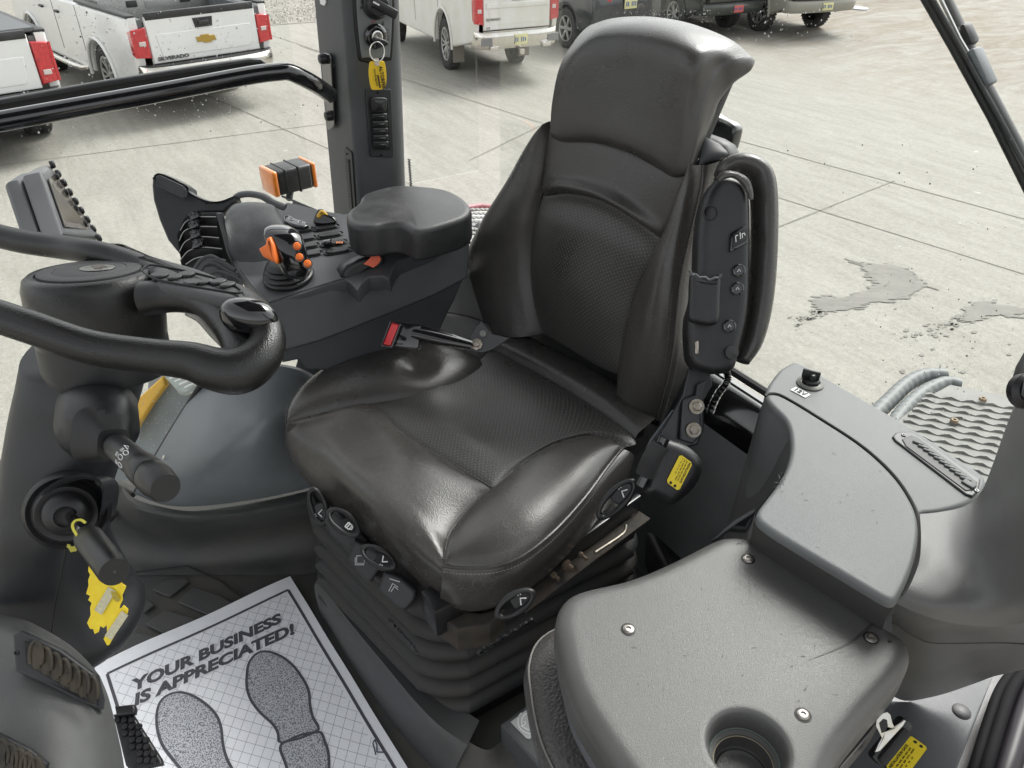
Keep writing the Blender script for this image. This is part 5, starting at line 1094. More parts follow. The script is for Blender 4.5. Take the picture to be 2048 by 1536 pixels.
# upper side frame with adjuster hardware between skirt and bellows
b = MB(); f0, f1 = P(1000, 1218, .335), P(1285, 1010, .345); dd = nrm(f1 - f0); b.box((f0 + f1) / 2 + V(0, .012, 0), (np.linalg.norm(f1 - f0), .012, .035), .002, ax=(dd, np.cross(ZUP, dd), ZUP)); fr_m = b.build('side_rail', steelb, ds_)
dirt = mat('dusty_metal', (.055, .043, .032), .8, col2=(.028, .026, .024), vscale=40)
b = MB(); b.box((f0 + f1) / 2 + V(0.02, -.002, -.022), (np.linalg.norm(f1 - f0) * .9, .026, .004), .001, ax=(dd, np.cross(ZUP, dd), ZUP)); b.build('rail_ledge', dirt, ds_)
for t, r_ in ((.42, .009), (.33, .005), (.52, .005)):
    p = f0 + (f1 - f0) * t + V(0, -.002, -.004); ax_ = -np.cross(ZUP, dd); b = MB(); b.lathe([(r_, 0), (r_, .006), (r_ * .6, .007), (r_ * .6, .016), (.0001, .016)], p, ax_ if ax_[1] < 0 else -ax_, n=10, cap=False); b.build('adjuster_nut', mat('rusty_nut', (.16, .12, .09), .6, metal=.4), fr_m)
b = MB(); b.tube([P(1190, 1105, .34), P(1245, 1068, .34), P(1252, 1050, .345)], .003, n=8, smooth=16); b.build('adjuster_rod', zinc, ds_)
b = MB(); b.slab([P(a, c, .325) for a, c in [(862, 1180), (900, 1215), (960, 1225), (1010, 1215), (980, 1250), (915, 1260), (880, 1235)]], ZUP, .05, .004); b.build('front_crossmember', dirt, ds_)
b = MB(); b.box(P(885, 1215, .33), (.05, .05, .06), .006); b.build('corner_block', blackpl, ds_)
# ---- loop handles & housings
def handle(c, dirx, diry, w, h, name, lab, sym):
    """flat loop lever: c centre, dirx along the loop, diry across"""
    x, y = nrm(dirx), nrm(diry); n_ = nrm(np.cross(x, y)); y = np.cross(n_, x)
    if np.dot(n_, _f) > 0: n_ = -n_
    o = MB().build
    b = MB(); ring = [c + x * w * math.cos(a) * (1 if math.cos(a) > 0 else 1.0) + y * h * math.sin(a) for a in np.linspace(0, 2 * math.pi, 40, endpoint=False)]
    b.grid([[q + (0.0052 * math.cos(t)) * nrm(q - c) + (.0060 * math.sin(t)) * n_ for t in np.linspace(0, 2 * math.pi, 10, endpoint=False)] for q in ring], closeu=True, closev=True)
    b.slab([c + x * w * s1_ + y * h * s2_ for s1_, s2_ in [(-.05, -.95), (.9, -.55), (1.0, 0), (.85, .6), (-.05, .95)]], n_, .006, .002, smooth=30)
    hd_ = b.build(name, blackpl, ds_, angle=60, label=lab)
    b = MB(); q = c + x * w * .42 + n_ * .0045
    for s_ in sym: b.tube([q + x * (a * .0052) + y * (e * .0052) for a, e in s_], .0011, n=5)
    b.build('symbol', inkw, hd_); return hd_
L_sym = [[(-1.0, 1.0), (-.2, -.6), (1.2, .2)], [(-.4, -1.6), (-.2, -1.6)], [(.3, -1.5), (.5, -1.5)]]
can = [[(-1, .8), (-1, -.8), (.6, -.8), (.6, .8), (-1, .8)], [(-.3, -.8), (-.3, .8)], [(.6, -.6), (1.3, -.2), (1.0, .7)]]
def hp(px, py, d): return D(px, py, d)
handle(D(637, 1012, 1.33), D(650, 1050, 1.33) - D(628, 985, 1.33), D(660, 1000, 1.33) - D(625, 1010, 1.33), .030, .0125, 'loop_handle', None, L_sym)
handle(D(688, 1045, 1.26), D(712, 1068, 1.25) - D(660, 1025, 1.27), D(700, 1030, 1.26) - D(675, 1060, 1.25), .031, .0135, 'loop_handle', None, can)
handle(D(757, 1115, 1.20), D(785, 1130, 1.19) - D(730, 1098, 1.21), D(765, 1098, 1.2) - D(745, 1130, 1.19), .030, .012, 'loop_handle', None, L_sym)
handle(D(1030, 1207, 1.08), D(1062, 1185, 1.08) - D(1000, 1225, 1.08), D(1040, 1222, 1.08) - D(1025, 1195, 1.08), .028, .012, 'loop_handle', None, L_sym)
handle(D(1233, 998, 1.12), D(1262, 965, 1.12) - D(1200, 1030, 1.12), D(1245, 1010, 1.12) - D(1225, 985, 1.12), .034, .0125, 'loop_handle', None, L_sym)
def housing(pts, d, th=.03, sym=None, c=None):
    b = MB(); b.slab([D(a, e, d) for a, e in pts], -_f, th, .006, smooth=0, seg=4); h_ = b.build('control_housing', plast, ds_, angle=50)
    if sym:
        b = MB(); q = D(c[0], c[1], d - .0015)
        for s_ in sym: b.tube([q + _r * a * .006 - _u * e * .006 for a, e in s_], .0006, n=5)
        b.build('symbol', inkw, h_)
housing([(612, 1008), (622, 990), (650, 1030), (652, 1050), (640, 1056), (620, 1050)], 1.35)
housing([(648, 1040), (668, 1020), (735, 1080), (728, 1095), (700, 1108), (655, 1070)], 1.29)
housing([(694, 1120), (708, 1080), (768, 1110), (765, 1130), (742, 1166), (728, 1164)], 1.25, sym=[[(-1, -1), (1, -1), (1, 1), (-1, 1), (-1, -1)], [(-1.4, -.5), (-1.4, 1.4), (1, 1.4)]], c=(721, 1119))
housing([(755, 1180), (768, 1143), (800, 1155), (832, 1182), (830, 1200), (812, 1222), (798, 1222)], 1.20, sym=[[(-1.2, 1.2), (-.2, -.8), (1.2, .2)], [(-.6, 1.3), (.2, 0), (1.2, .8)], [(-1, -2), (1.6, -1.2)]], c=(787, 1173))
# ---- belt retractor with label on the left of the seat
rt = thing('belt_retractor', 'black belt retractor housing with yellow date sticker at the left rear of the driver seat', 'belt retractor', P(1345, 960, .2))
b = MB(); b.slab([D(a, c, 1.10) for a, c in [(1300, 925), (1322, 878), (1352, 882), (1385, 898), (1408, 925), (1405, 955), (1385, 985), (1362, 1005), (1345, 1013), (1318, 1002), (1290, 985)]], -_f, .06, .016, smooth=70, seg=6); rb_ = b.build('housing', blackpl, rt, angle=60)
b = MB(); b.tube([D(1320, 890, 1.085), D(1302, 920, 1.085), D(1290, 950, 1.09)], .0135, n=16, smooth=10); b.build('webbing_roll', mat('webbing', (.02, .02, .021), .8, bump=.8, bscale=500), rt)
b = MB(); b.tube([D(1328, 875, 1.09), D(1283, 972, 1.10)], .009, n=14); b.build('spindle', blackgl, rt)
qa, qb = D(1362, 917, 1.082), D(1340, 970, 1.084); 
label_yellow('date_sticker', 'yellow installation date sticker on the black belt retractor beside the driver seat', D(1360, 908, 1.097), D(1334, 966, 1.097) - D(1362, 910, 1.097), D(1380, 925, 1.097) - D(1362, 912, 1.097), .044, .022)
# floor box behind seat
b = MB(); b.slab([P(a, c, .12) for a, c in [(1290, 1050), (1330, 960), (1400, 920), (1450, 945), (1470, 975), (1410, 1120), (1340, 1150)]], ZUP, .11, .02); bx_ = b.build('under_seat_box', mat('velvet_black', (.008, .008, .009), .45), loc=P(1380, 1040, 0)); tag(bx_, 'black moulded box on the floor behind the driver seat', 'box')
b = MB(); b.slab([P(a, c, .125) for a, c in [(1320, 1050), (1350, 975), (1400, 945), (1430, 960), (1440, 980), (1395, 1090)]], ZUP, .01, .004); b.build('raised_rim', MATS['velvet_black'], bx_)
# ================================================================== ARMREST CONSOLE (right of the seat)
ac = thing('armrest_console', 'dark grey right hand armrest console with switches, levers and thumb wheel', 'console', D(700, 640, 1.45))
# near side face: near plane through these survey points, depths along the view
def S_(x, y):   # side plane point
    return N(x, y, sp0, spn)
sA, sB, sC = P(536, 609, .62), P(939, 462, .665), P(563, 701, .535)
spn = nrm(np.cross(sB - sA, sC - sA)); spn = spn if np.dot(spn, _f) < 0 else -spn; sp0 = sA
side = [(536, 609), (600, 590), (660, 569), (690, 560), (697, 565), (706, 578), (714, 584), (722, 578), (735, 562), (748, 555), (765, 556), (777, 560), (783, 550), (790, 532), (797, 523), (860, 497), (939, 462), (940, 500), (935, 556), (870, 590), (813, 614), (710, 655), (640, 682), (563, 703), (548, 680), (538, 640)]
b = MB(); b.slab([S_(a, c) for a, c in side], spn, .02, .0035, seg=3); b.build('side_panel', plast2, ac, angle=50)
low = [(566, 703), (640, 684), (710, 657), (813, 616), (870, 592), (932, 560), (915, 600), (895, 640), (878, 680), (840, 700), (700, 745), (614, 742), (600, 722), (570, 728)]
b = MB(); b.slab([S_(a, c) - spn * .012 for a, c in low], spn, .02, .003, seg=3); b.build('lower_side_panel', mat('console_low', (.026, .028, .031), .5, bump=.3, bscale=900, var=.3), ac, angle=50)
# top surface (control deck)
dk_pts = [(536, 609), (690, 559), (797, 523), (800, 500), (720, 440), (700, 425), (640, 425), (560, 398), (540, 400), (520, 460), (470, 500), (455, 520), (480, 545)]
def T_(x, y, dz=0): return N(x, y, sA + tpn * dz, tpn)
tpn = nrm(np.cross(sB - sA, (P(690, 430, .66) - sA))); tpn = tpn if tpn[2] > 0 else -tpn
deck = [(537, 607), (600, 588), (660, 567), (690, 559), (700, 566), (714, 580), (724, 566), (738, 553), (765, 552), (778, 558), (786, 536), (797, 523), (860, 497), (939, 462), (930, 440), (860, 420), (720, 422), (690, 428), (640, 420), (575, 404), (540, 420), (500, 470), (462, 515), (470, 535), (500, 570), (520, 592)]
b = MB(); b.slab([T_(a, c) for a, c in deck], tpn, .03, .003, seg=3); b.build('control_deck', plast2, ac, angle=50)
# front/under body filling
b = MB(); b.slab([S_(a, c) - spn * .02 for a, c in [(540, 618), (930, 470), (925, 545), (813, 600), (600, 688), (552, 690)]], spn, .22, .01); b.build('console_body', plast, ac)
# raised cowl beside the levers
cz = .05
b = MB(); rws = [Dl((452, 425, 1.50), (470, 408, 1.53), (510, 404, 1.55), (545, 410, 1.56), (560, 428, 1.55)),
 Dl((450, 445, 1.47), (468, 420, 1.50), (510, 412, 1.52), (548, 420, 1.53), (564, 440, 1.52)),
 Dl((455, 470, 1.46), (470, 452, 1.475), (505, 450, 1.485), (545, 448, 1.49), (568, 455, 1.49)),
 Dl((462, 500, 1.46), (476, 490, 1.465), (505, 492, 1.47), (540, 485, 1.475), (570, 480, 1.48)),
 Dl((478, 524, 1.47), (492, 524, 1.47), (515, 524, 1.47), (545, 518, 1.47), (575, 505, 1.48))]
b.grid(bic(rws, 30, 30)); b.build('cowl', mat('worn_cowl', (.030, .031, .033), .48, bump=.6, bscale=500, col2=(.058, .061, .064), vscale=24), ac, angle=70)
# wing wall with lighter rim
wg = [(303, 372), (304, 355), (312, 347), (330, 349), (373, 370), (379, 385), (412, 401), (440, 402), (467, 391), (470, 402), (455, 414), (447, 424), (430, 424), (390, 424), (370, 440), (358, 470), (360, 510), (335, 480), (318, 440), (306, 400)]
b = MB(); b.slab([D(a, c, 1.62) for a, c in wg], -_f, .05, .006, seg=4); wgm = b.build('wing', plast, ac, angle=55)
b = MB(); rim = [(304, 358), (313, 347), (330, 350), (373, 371), (379, 385), (412, 401), (440, 402), (467, 392)]
r0 = cr_curve([D(a, c, 1.612) for a, c in rim], 50); b.grid([r0, [q + _u * .004 + _f * .018 for q in r0], [q + _u * .003 + _f * .045 for q in r0]]); b.build('wing_rim', plast2, wgm)
b = MB(); b.slab([D(a, c, 1.60) for a, c in [(311, 352), (320, 349), (368, 371), (374, 380), (372, 390), (362, 392), (312, 368)]], nrm(-_f * .6 + _u * .8), .006, .002); b.build('wing_pad', mat('wing_rubber', (.06, .065, .068), .7, bump=.5, bscale=800), wgm)
b = MB(); b.tube(cr_curve([D(a, c, 1.64) for a, c in [(470, 396), (480, 390), (500, 388), (525, 393), (545, 405), (570, 415)]], 30), .010, n=12, flat=.6); b.build('rear_cover', plast2, ac)
# lever bank: pale edged fins with black rocker levers
wire = mat('pale_edge', (.42, .42, .41), .45)
for k, (l0, l1, l2, l3, c) in enumerate([((361, 462), (372, 445), (392, 436), (432, 435), 0), ((359, 483), (370, 463), (395, 455), (434, 455), 0), ((359, 505), (372, 484), (400, 475), (438, 477), 0), ((361, 522), (378, 503), (405, 496), (444, 499), 0), ((372, 530), (392, 518), (420, 514), (452, 522), 0)]):
    arc = cr_curve([D(a, q, 1.58 - k * .012) for a, q in (l0, l1, l2, l3)], 24)
    b = MB(); b.grid([arc, [q - _u * .022 + _f * .012 for q in arc]]); b.tube(arc, .0016, n=6); fin = b.build('lever_guard', wire if False else blackpl, ac)
    b = MB(); b.tube([q + _u * .0012 - _f * .001 for q in arc], .0011, n=6); b.build('pale_edge', wire, fin)
for k, (px, py) in enumerate([(390, 432), (389, 450), (392, 469), (397, 488)]):
    b = MB(); b.box(D(px, py, 1.575 - k * .012), (.022, .016, .016), .003, ax=(nrm(_r + _u * .3), _u, _f)); b.box(D(px - 2, py - 5, 1.57 - k * .012), (.010, .008, .014), .002, ax=(_r, _u, _f)); b.build('spool_lever', blackgl, ac)
b = MB(); b.slab([D(a, c, 1.60) for a, c in [(362, 520), (360, 480), (372, 445), (395, 425), (434, 424), (450, 470), (470, 540), (440, 560)]], -_f, .03, .004); b.build('lever_well', gasket, ac)
b = MB(); b.slab([D(a, c, 1.52) for a, c in [(432, 424), (446, 424), (455, 455), (468, 500), (478, 530), (466, 532), (452, 500), (440, 455)]], nrm(-_f + _u), .01, .003); b.build('lever_scale', plast2, ac)
b = MB()
for a, q in [((375, 535), (395, 520)), ((395, 520), (430, 520)), ((430, 520), (470, 545))]: pass
for pts in ([(385, 545), (400, 522), (420, 512), (440, 520), (470, 540)], [(395, 552), (410, 530), (430, 526), (455, 540), (478, 552)], [(410, 560), (425, 545), (445, 543), (470, 552), (486, 562)]):
    arc = cr_curve([D(a, c, 1.50) for a, c in pts], 24); b.grid([arc, [q - _u * .02 for q in arc]]); b.tube(arc, .0035, n=8)
b.build('remote_levers', plast2, ac)
# keypads: rows of oval switches in recesses
dx_ = nrm(T_(690, 470) - T_(640, 478)); 
def keyrow(a, c, w, h, par, m=blackpl):
    p = T_(a, c, .0005); u_ = nrm(T_(a + 20, c - 3) - p); v_ = np.cross(tpn, u_)
    o = [p + u_ * (w / 2 * math.copysign(abs(math.cos(t)) ** .5, math.cos(t))) + v_ * (h / 2 * math.copysign(abs(math.sin(t)) ** .7, math.sin(t))) for t in np.linspace(0, 2 * math.pi, 28, endpoint=False)]
    b = MB(); b.tube([q + tpn * .0008 for q in o + [o[0]]], .0012, n=6); b.slab([q for q in o], tpn, .002, .0005); k_ = b.build('switch_recess', gasket, par)
    b = MB(); b.slab([p + (q - p) * .8 + tpn * .0045 for q in o], tpn, .005, .002); b.build('switch', m, k_); return k_
for k, (a, c) in enumerate([(607, 461), (611, 478), (617, 493), (623, 509)]): keyrow(a, c, .044, .021, ac)
for k, (a, c) in enumerate([(653, 456), (660, 471), (668, 487), (676, 503)]): kr = keyrow(a, c, .054, .021, ac)
b = MB(); b.box(T_(656, 486, .010), (.018, .012, .012), .003, ax=(dx_, np.cross(tpn, dx_), tpn)); b.build('toggle', blackgl, ac)
b = MB(); [b.box(T_(674 + i * 5, 485, .0055), (.004, .007, .0006), ax=(dx_, np.cross(tpn, dx_), tpn)) for i in range(3)]; b.build('symbol', mat('orange_print', (.6, .2, .08), .5), ac)
# front rocker pair
b = MB(); b.slab([T_(a, c, .012) for a, c in [(566, 433), (577, 428), (590, 436), (612, 443), (616, 449), (606, 454), (584, 449), (568, 442)]], tpn, .014, .004); rk = b.build('rocker_switch', blackgl, ac)
b = MB()
for cx, cy in ((582, 437), (601, 444)): b.tube([T_(cx + i, cy + j, .0128) for i, j in [(-4, -3), (4, -1), (4, 3), (-4, 2), (-4, -3)]], .0006, n=5)
b.build('symbol', inkw, rk)
# yellow topped knob
b = MB(); b.slab([D(a, c, 1.60) for a, c in [(626, 445), (629, 428), (635, 418), (645, 418), (655, 428), (668, 434), (672, 444), (660, 449), (640, 450)]], -_f, .03, .005, smooth=40); yk = b.build('safety_knob', blackgl, ac)
b = MB(); b.slab([D(a, c, 1.594) for a, c in [(632, 432), (640, 420), (648, 421), (654, 429), (644, 428), (638, 436)]], -_f, .016, .003, smooth=20); b.build('knob_cap', mat('amber_cap', (.75, .45, .05), .35), yk)
# joystick
jb = T_(578, 556, .001)
b = MB(); prof = [(.046, 0), (.048, .004), (.046, .008), (.040, .010), (.045, .013), (.043, .017), (.036, .019), (.041, .022), (.039, .026), (.031, .028), (.036, .031), (.033, .035), (.024, .039), (.0001, .040)]
b.lathe(prof, jb, nrm(tpn + V(0, 0, .1)), n=36, cap=False); bt2 = b.build('joystick_boot', blackpl, ac, angle=70)
js = thing('joystick_grip', 'black gloss joystick grip with orange thumb rocker and three orange buttons', 'joystick', D(580, 540, 1.38))
gr = [(555, 545, 1.37, .014), (562, 520, 1.365, .019)]
rowsj = []
for (cx, cy, hw, hd_, dd_) in [(592, 556, 20, .020, 1.385), (590, 542, 26, .023, 1.375), (584, 522, 31, .025, 1.37), (577, 502, 36, .026, 1.368), (570, 484, 38, .026, 1.368), (565, 470, 37, .025, 1.372), (561, 459, 30, .021, 1.38), (560, 452, 18, .013, 1.388), (560, 450, 3, .003, 1.39)]:
    c = D(cx, cy, dd_ + .012); w = hw / FPX * dd_; up_ = nrm(_u + .25 * _f); fw = nrm(_f - .25 * _u * 0)
    rowsj.append([c + _r * w * math.copysign(abs(math.cos(t)) ** .75, math.cos(t)) + fw * hd_ * math.copysign(abs(math.sin(t)) ** .75, math.sin(t)) for t in np.linspace(0, 2 * math.pi, 36, endpoint=False)])
cols = [cr_curve([r[i] for r in rowsj], 40) for i in range(36)]
b = MB(); b.grid([[cols[i][j] for i in range(36)] for j in range(40)], closeu=True, cap=True); b.build('grip', blackgl, js, angle=70)
b = MB(); b.slab([D(a, c, 1.345) for a, c in [(516, 497), (530, 488), (532, 476), (540, 472), (548, 490), (553, 515), (552, 526), (540, 520), (524, 512)]], -_f, .022, .006); b.build('thumb_rocker', orange, js, angle=50)
for px, py in ((594, 493), (599, 515), (615, 528)):
    b = MB(); b.lathe([(.0085, -.012), (.0085, .004), (.0001, .005)], D(px, py, 1.348), nrm(-_f + _r * .25), n=20, cap=False); q = b.build('button_collar', blackgl, js)
    b = MB(); b.lathe([(.0066, -.004), (.0066, .006), (.005, .009), (.0001, .0102)], D(px, py, 1.346), nrm(-_f + _r * .25), n=20, cap=False); b.build('button', orange, js)
# recessed plate edge around joystick
b = MB(); b.tube([T_(a, c, .001) for a, c in [(480, 535), (505, 570), (530, 598), (538, 604), (600, 583), (688, 556)]], .0016, n=6); b.build('deck_edge', plast2, ac)
# thumb wheel lever with orange tab
b = MB(); b.slab([S_(a, c) + spn * .006 for a, c in [(682, 553), (684, 542), (692, 530), (712, 520), (735, 512), (748, 505), (762, 505), (770, 514), (770, 526), (758, 540), (740, 540), (720, 548), (706, 566), (700, 566)]], spn, .045, .008, seg=4); tw = b.build('throttle_lever', blackpl, ac, angle=50)
rr_ = [cr_curve([S_(a, c) + spn * o for a, c in [(722, 524), (730, 518), (736, 512), (735, 502), (740, 497), (747, 499)]], 20) for o in (.008,)]
e = [cr_curve([S_(a, c) + spn * .010 for a, c in [(723, 527), (731, 520), (738, 512), (736, 502), (741, 496)]], 24), cr_curve([S_(a, c) + spn * .012 for a, c in [(742, 534), (750, 528), (757, 518), (754, 508), (766, 506)]], 24)]
b = MB(); b.grid([e[0], [p * .5 + q * .5 + tpn * .001 for p, q in zip(*e)], e[1], [q - spn * .02 for q in e[1]]]); b.build('lever_tab', mat('orange_red_tab', (.70, .10, .03), .35, var=.1), tw, angle=60)
b = MB(); b.tube([S_(a, c) + spn * .009 for a, c in [(712, 566), (722, 556), (735, 551), (750, 549)]], .0035, n=8, smooth=16, flat=.4); b.build('scale_mark', wire, ac)
b = MB(); w_ = [(692, 560), (702, 568), (712, 583), (716, 583), (727, 566), (742, 555), (765, 556), (776, 560), (782, 552), (792, 528)]
b.tube([S_(a, c) + spn * .001 for a, c in w_], .003, n=8, smooth=60); b.build('recess_edge', plast2, ac)
# armrest pad: worn foam block with waisted outline
pad = thing('arm_pad', 'worn black foam arm pad on the rear end of the armrest console', 'arm pad', D(820, 440, 1.4))
Pp = lambda x, y, dz=0: N(x, y, P(815, 440, .735) + ZUP * dz, nrm(V(-.03, 0, 1)))
po = [(692, 428), (698, 418), (716, 404), (722, 392), (735, 383), (770, 373), (800, 369), (850, 371), (895, 378), (925, 393), (941, 410), (941, 422), (925, 435), (880, 450), (848, 458), (826, 460), (812, 453), (795, 446), (772, 447), (745, 452), (715, 452), (697, 443)]
b = MB(); b.slab([Pp(a, c) for a, c in po], ZUP, .062, .011, smooth=120, seg=6, r2=.008, crown=.002); b.build('pad', mat('worn_foam', (.018, .018, .018), .40, bump=.6, bscale=500, col2=(.042, .043, .045), vscale=14, rvar=.1, detail=9), pad, angle=70)
# ------------------------------------------------------------------ display terminal
mo = thing('display_terminal', 'grey in-cab display seen from its edge with round buttons, beyond the steering wheel', 'display', D(110, 420, 1.4))
nt_, ft_, fb_, nb_ = D(84, 343, 1.36), D(102, 329, 1.50), D(200, 478, 1.50), D(128, 470, 1.34)
fn_ = nrm(np.cross(ft_ - nt_, nb_ - nt_)); fn_ = fn_ if np.dot(fn_, _r) > 0 else -fn_
ctr = (nt_ + ft_ + fb_ + nb_) / 4
b = MB(); b.slab([nt_, ft_, fb_, nb_], fn_, .034, .008, seg=4, smooth=0); b.build('bezel', mat('terminal_grey', (.15, .155, .16), .5, var=.2), mo)
b = MB(); b.slab([ctr + (q - ctr) * .93 - fn_ * .036 for q in (nt_, ft_, fb_, nb_)], fn_, .030, .010, r2=.012); b.build('rear_shell', mat('terminal_back', (.11, .115, .12), .5, var=.2), mo)
b = MB(); b.slab([ctr + (q - ctr) * .76 + fn_ * .0022 for q in (nt_, ft_, fb_, nb_)], fn_, .002, 0); b.build('screen', mat('dusty_screen', (.10, .09, .08), .08, var=.4), mo)
b = MB(); b.slab([D(a, c, 1.38) for a, c in [(34, 416), (48, 408), (58, 440), (60, 466), (42, 446)]], -_f, .05, .004); b.build('mount_knob', plast2, mo)
for k in range(9):
    t = k / 8; p = ft_ * (1 - t) + fb_ * t; q = nt_ * (1 - t) + nb_ * t; c = p + (q - p) * .10
    b = MB(); b.lathe([(.0075, 0), (.0075, .006), (.005, .0085), (.0001, .009)], c, fn_, n=16, cap=False); b.build('button', blackpl, mo)
for k in range(4):
    t = .15 + k * .22; p = ft_ * (1 - t) + fb_ * t; q = nt_ * (1 - t) + nb_ * t; c = p + (q - p) * .26
    b = MB(); b.lathe([(.006, 0), (.006, .006), (.0001, .008)], c, fn_, n=16, cap=False); b.build('button', blackpl, mo)
# ================================================================== STEERING COLUMN + WHEEL
wgr = leather('wheel_grain', (.011, .011, .011), .27, grain=620, bstr=.22, wrk=.8)
colm = mat('column_plastic', (.015, .016, .018), .42, bump=.35, bscale=900, var=.35, vscale=9, rvar=.08)
stc = thing('steering_column', 'tall dark steering column with two stalks at the left photo edge', 'steering column', D(100, 1250, 1.15))
# column: rounded shell through sections given by left/right survey silhouettes
secs = [(690, 62, 285, 1.02), (740, 52, 283, 1.02), (800, 38, 275, 1.03), (880, 25, 250, 1.04), (940, 18, 232, 1.05), (1000, 8, 213, 1.06), (1060, 0, 200, 1.08), (1120, -8, 212, 1.10), (1180, -14, 248, 1.12), (1230, -20, 284, 1.13), (1262, -20, 262, 1.15), (1300, -20, 175, 1.17)]
rowsc = []
for (yy, xl, xr, dd_) in secs:
    c = D((xl + xr) / 2, yy, dd_ + .06); w = (xr - xl) / 2 / FPX * (dd_ + .03)
    rowsc.append([c + _r * w * math.copysign(abs(math.cos(t)) ** .7, math.cos(t)) + _h * .085 * math.copysign(abs(math.sin(t)) ** .8, math.sin(t)) for t in np.linspace(0, 2 * math.pi, 48, endpoint=False)])
cols = [cr_curve([r[i] for r in rowsc], 60) for i in range(48)]
b = MB(); b.grid([[cols[i][j] for i in range(48)] for j in range(60)], closeu=True, cap=True); b.build('column_shroud', colm, stc, angle=60)
b = MB(); b.tube([D(a, c, .955 + dz) for a, c, dz in [(207, 720, .01), (207, 760, .005)]], .0012, n=5); b.tube([D(a, c, 1.002 + k * .022) for k, (a, c) in enumerate([(150, 1000), (140, 1060), (128, 1120), (112, 1200), (98, 1290)])], .0012, n=5); b.build('seam', gasket, stc)
# stalk hood
rows = [Dl((108, 830, 1.0), (112, 800, .99), (130, 775, .985), (170, 763, .985), (215, 765, .985), (255, 775, .99), (275, 800, 1.0)),
        Dl((106, 850, .975), (115, 810, .955), (140, 785, .95), (180, 778, .945), (220, 782, .948), (256, 800, .955), (278, 830, .975)),
        Dl((110, 870, .97), (125, 840, .935), (150, 830, .925), (185, 828, .92), (222, 832, .925), (256, 845, .94), (280, 860, .97)),
        Dl((122, 895, .985), (145, 890, .95), (165, 890, .935), (195, 888, .93), (225, 888, .935), (255, 885, .95), (274, 880, .98)),
        Dl((145, 915, 1.0), (165, 918, .985), (185, 922, .975), (205, 924, .97), (225, 920, .975), (245, 910, .985), (262, 895, 1.0))]
b = MB(); b.grid(bic(rows, 40, 36)); hd_ = b.build('stalk_hood', colm, stc, angle=70)
# indicator stalk: ribbed boot, barrel, knurled ring, end cap
p0, p1 = D(205, 868, .935), D(318, 965, .80); ax_ = nrm(p1 - p0); LT = np.linalg.norm(p1 - p0)
b = MB(); u_ = nrm(_u - ax_ * np.dot(_u, ax_)); w_ = np.cross(ax_, u_); rows = []
for k in range(25):
    t = k / 24; s = .034 - .018 * t + .0022 * math.cos(k * math.pi / 2); rows.append([p0 + ax_ * (.0 + .042 * t) + u_ * s * .95 * math.copysign(abs(math.sin(a)) ** .55, math.sin(a)) + w_ * s * .95 * math.copysign(abs(math.cos(a)) ** .55, math.cos(a)) for a in np.linspace(0, 2 * math.pi, 32, endpoint=False)])
b.grid(rows, closeu=True, cap=True); b.build('stalk_boot', blackpl, stc, angle=70)
sk = MB().lathe([(.011, .03), (.0115, .045), (.0145, .055), (.0155, LT * .55), (.0155, LT * .72), (.0001, LT * .72)], p0, ax_, n=32, cap=False).build('light_stalk', blackpl, stc)
b = MB(); rows = []
for h, r_ in [(.70, .0158), (.72, .0170), (.86, .0176), (.87, .0166)]: rows.append([p0 + ax_ * LT * h + (r_ + .0005 * (k % 2)) * (math.cos(a) * u_ + math.sin(a) * w_) for k, a in enumerate(np.linspace(0, 2 * math.pi, 72, endpoint=False))])
b.grid(rows, closeu=True, cap=True); b.build('knurled_ring', blackpl, sk, angle=60)
b = MB(); b.lathe([(.0162, LT * .865), (.0184, LT * .90), (.0184, LT * .97), (.0160, LT * 1.08), (.0146, LT * 1.10), (.0001, LT * 1.10)], p0, ax_, n=36, cap=False); b.build('end_cap', blackpl, sk)
b = MB(); 
def onst(t, ang, r_=.0158): return p0 + ax_ * LT * t + r_ * (math.cos(ang) * nrm(-_f - ax_ * np.dot(-_f, ax_)) + math.sin(ang) * np.cross(ax_, nrm(-_f - ax_ * np.dot(-_f, ax_))))
for tc_, ac_ in ((.62, .35), (.60, -.15), (.62, -.6)):
    b.tube([onst(tc_ + .035 * math.cos(a), ac_ + .16 * math.sin(a)) for a in np.linspace(0, 2 * math.pi, 10)], .0005, n=4)
    for j in (-.1, 0, .1): b.tube([onst(tc_ - .05, ac_ + j), onst(tc_ - .08, ac_ + j)], .0004, n=4)
b.tube([onst(.52, -.9), onst(.56, -1.05), onst(.60, -.85), onst(.52, -.9)], .0005, n=4); b.build('symbol', inkw, sk)
# lower stalk (tilt / shuttle lever): cuff rings, rod, grip
q0, q1 = D(135, 1022, 1.02), D(226, 1140, .87); ax2 = nrm(q1 - q0); L2 = np.linalg.norm(q1 - q0)
b = MB(); b.lathe([(.050, -.02), (.052, .0), (.047, .006), (.043, .002), (.040, .008), (.036, .014), (.030, .012), (.027, .020), (.020, .026), (.014, .028), (.012, .024), (.0001, .024)], q0, nrm(ax2 * .6 - _f * .4), n=40, cap=False); b.build('shuttle_boot', blackpl, stc, angle=70)
b = MB(); cf = cr_curve([D(a, c, z) for a, c, z in [(62, 1060, 1.02), (75, 1010, 1.00), (95, 975, .99), (130, 955, .98), (165, 950, .98), (195, 956, .99), (207, 975, 1.0), (205, 1010, 1.01), (198, 1045, 1.03)]], 40)
b.grid([cf, [q * 1 + (D(140, 1040, 1.0) - q) * .10 + _f * .004 for q in cf], [q * 1 + (D(140, 1040, 1.0) - q) * .13 + _f * .05 for q in cf]]); b.build('cuff', colm, stc, angle=60)
b = MB(); b.lathe([(.0085, .0), (.0085, L2 * .55)], q0, ax2, n=20); rd = b.build('shuttle_rod', blackgl, stc)
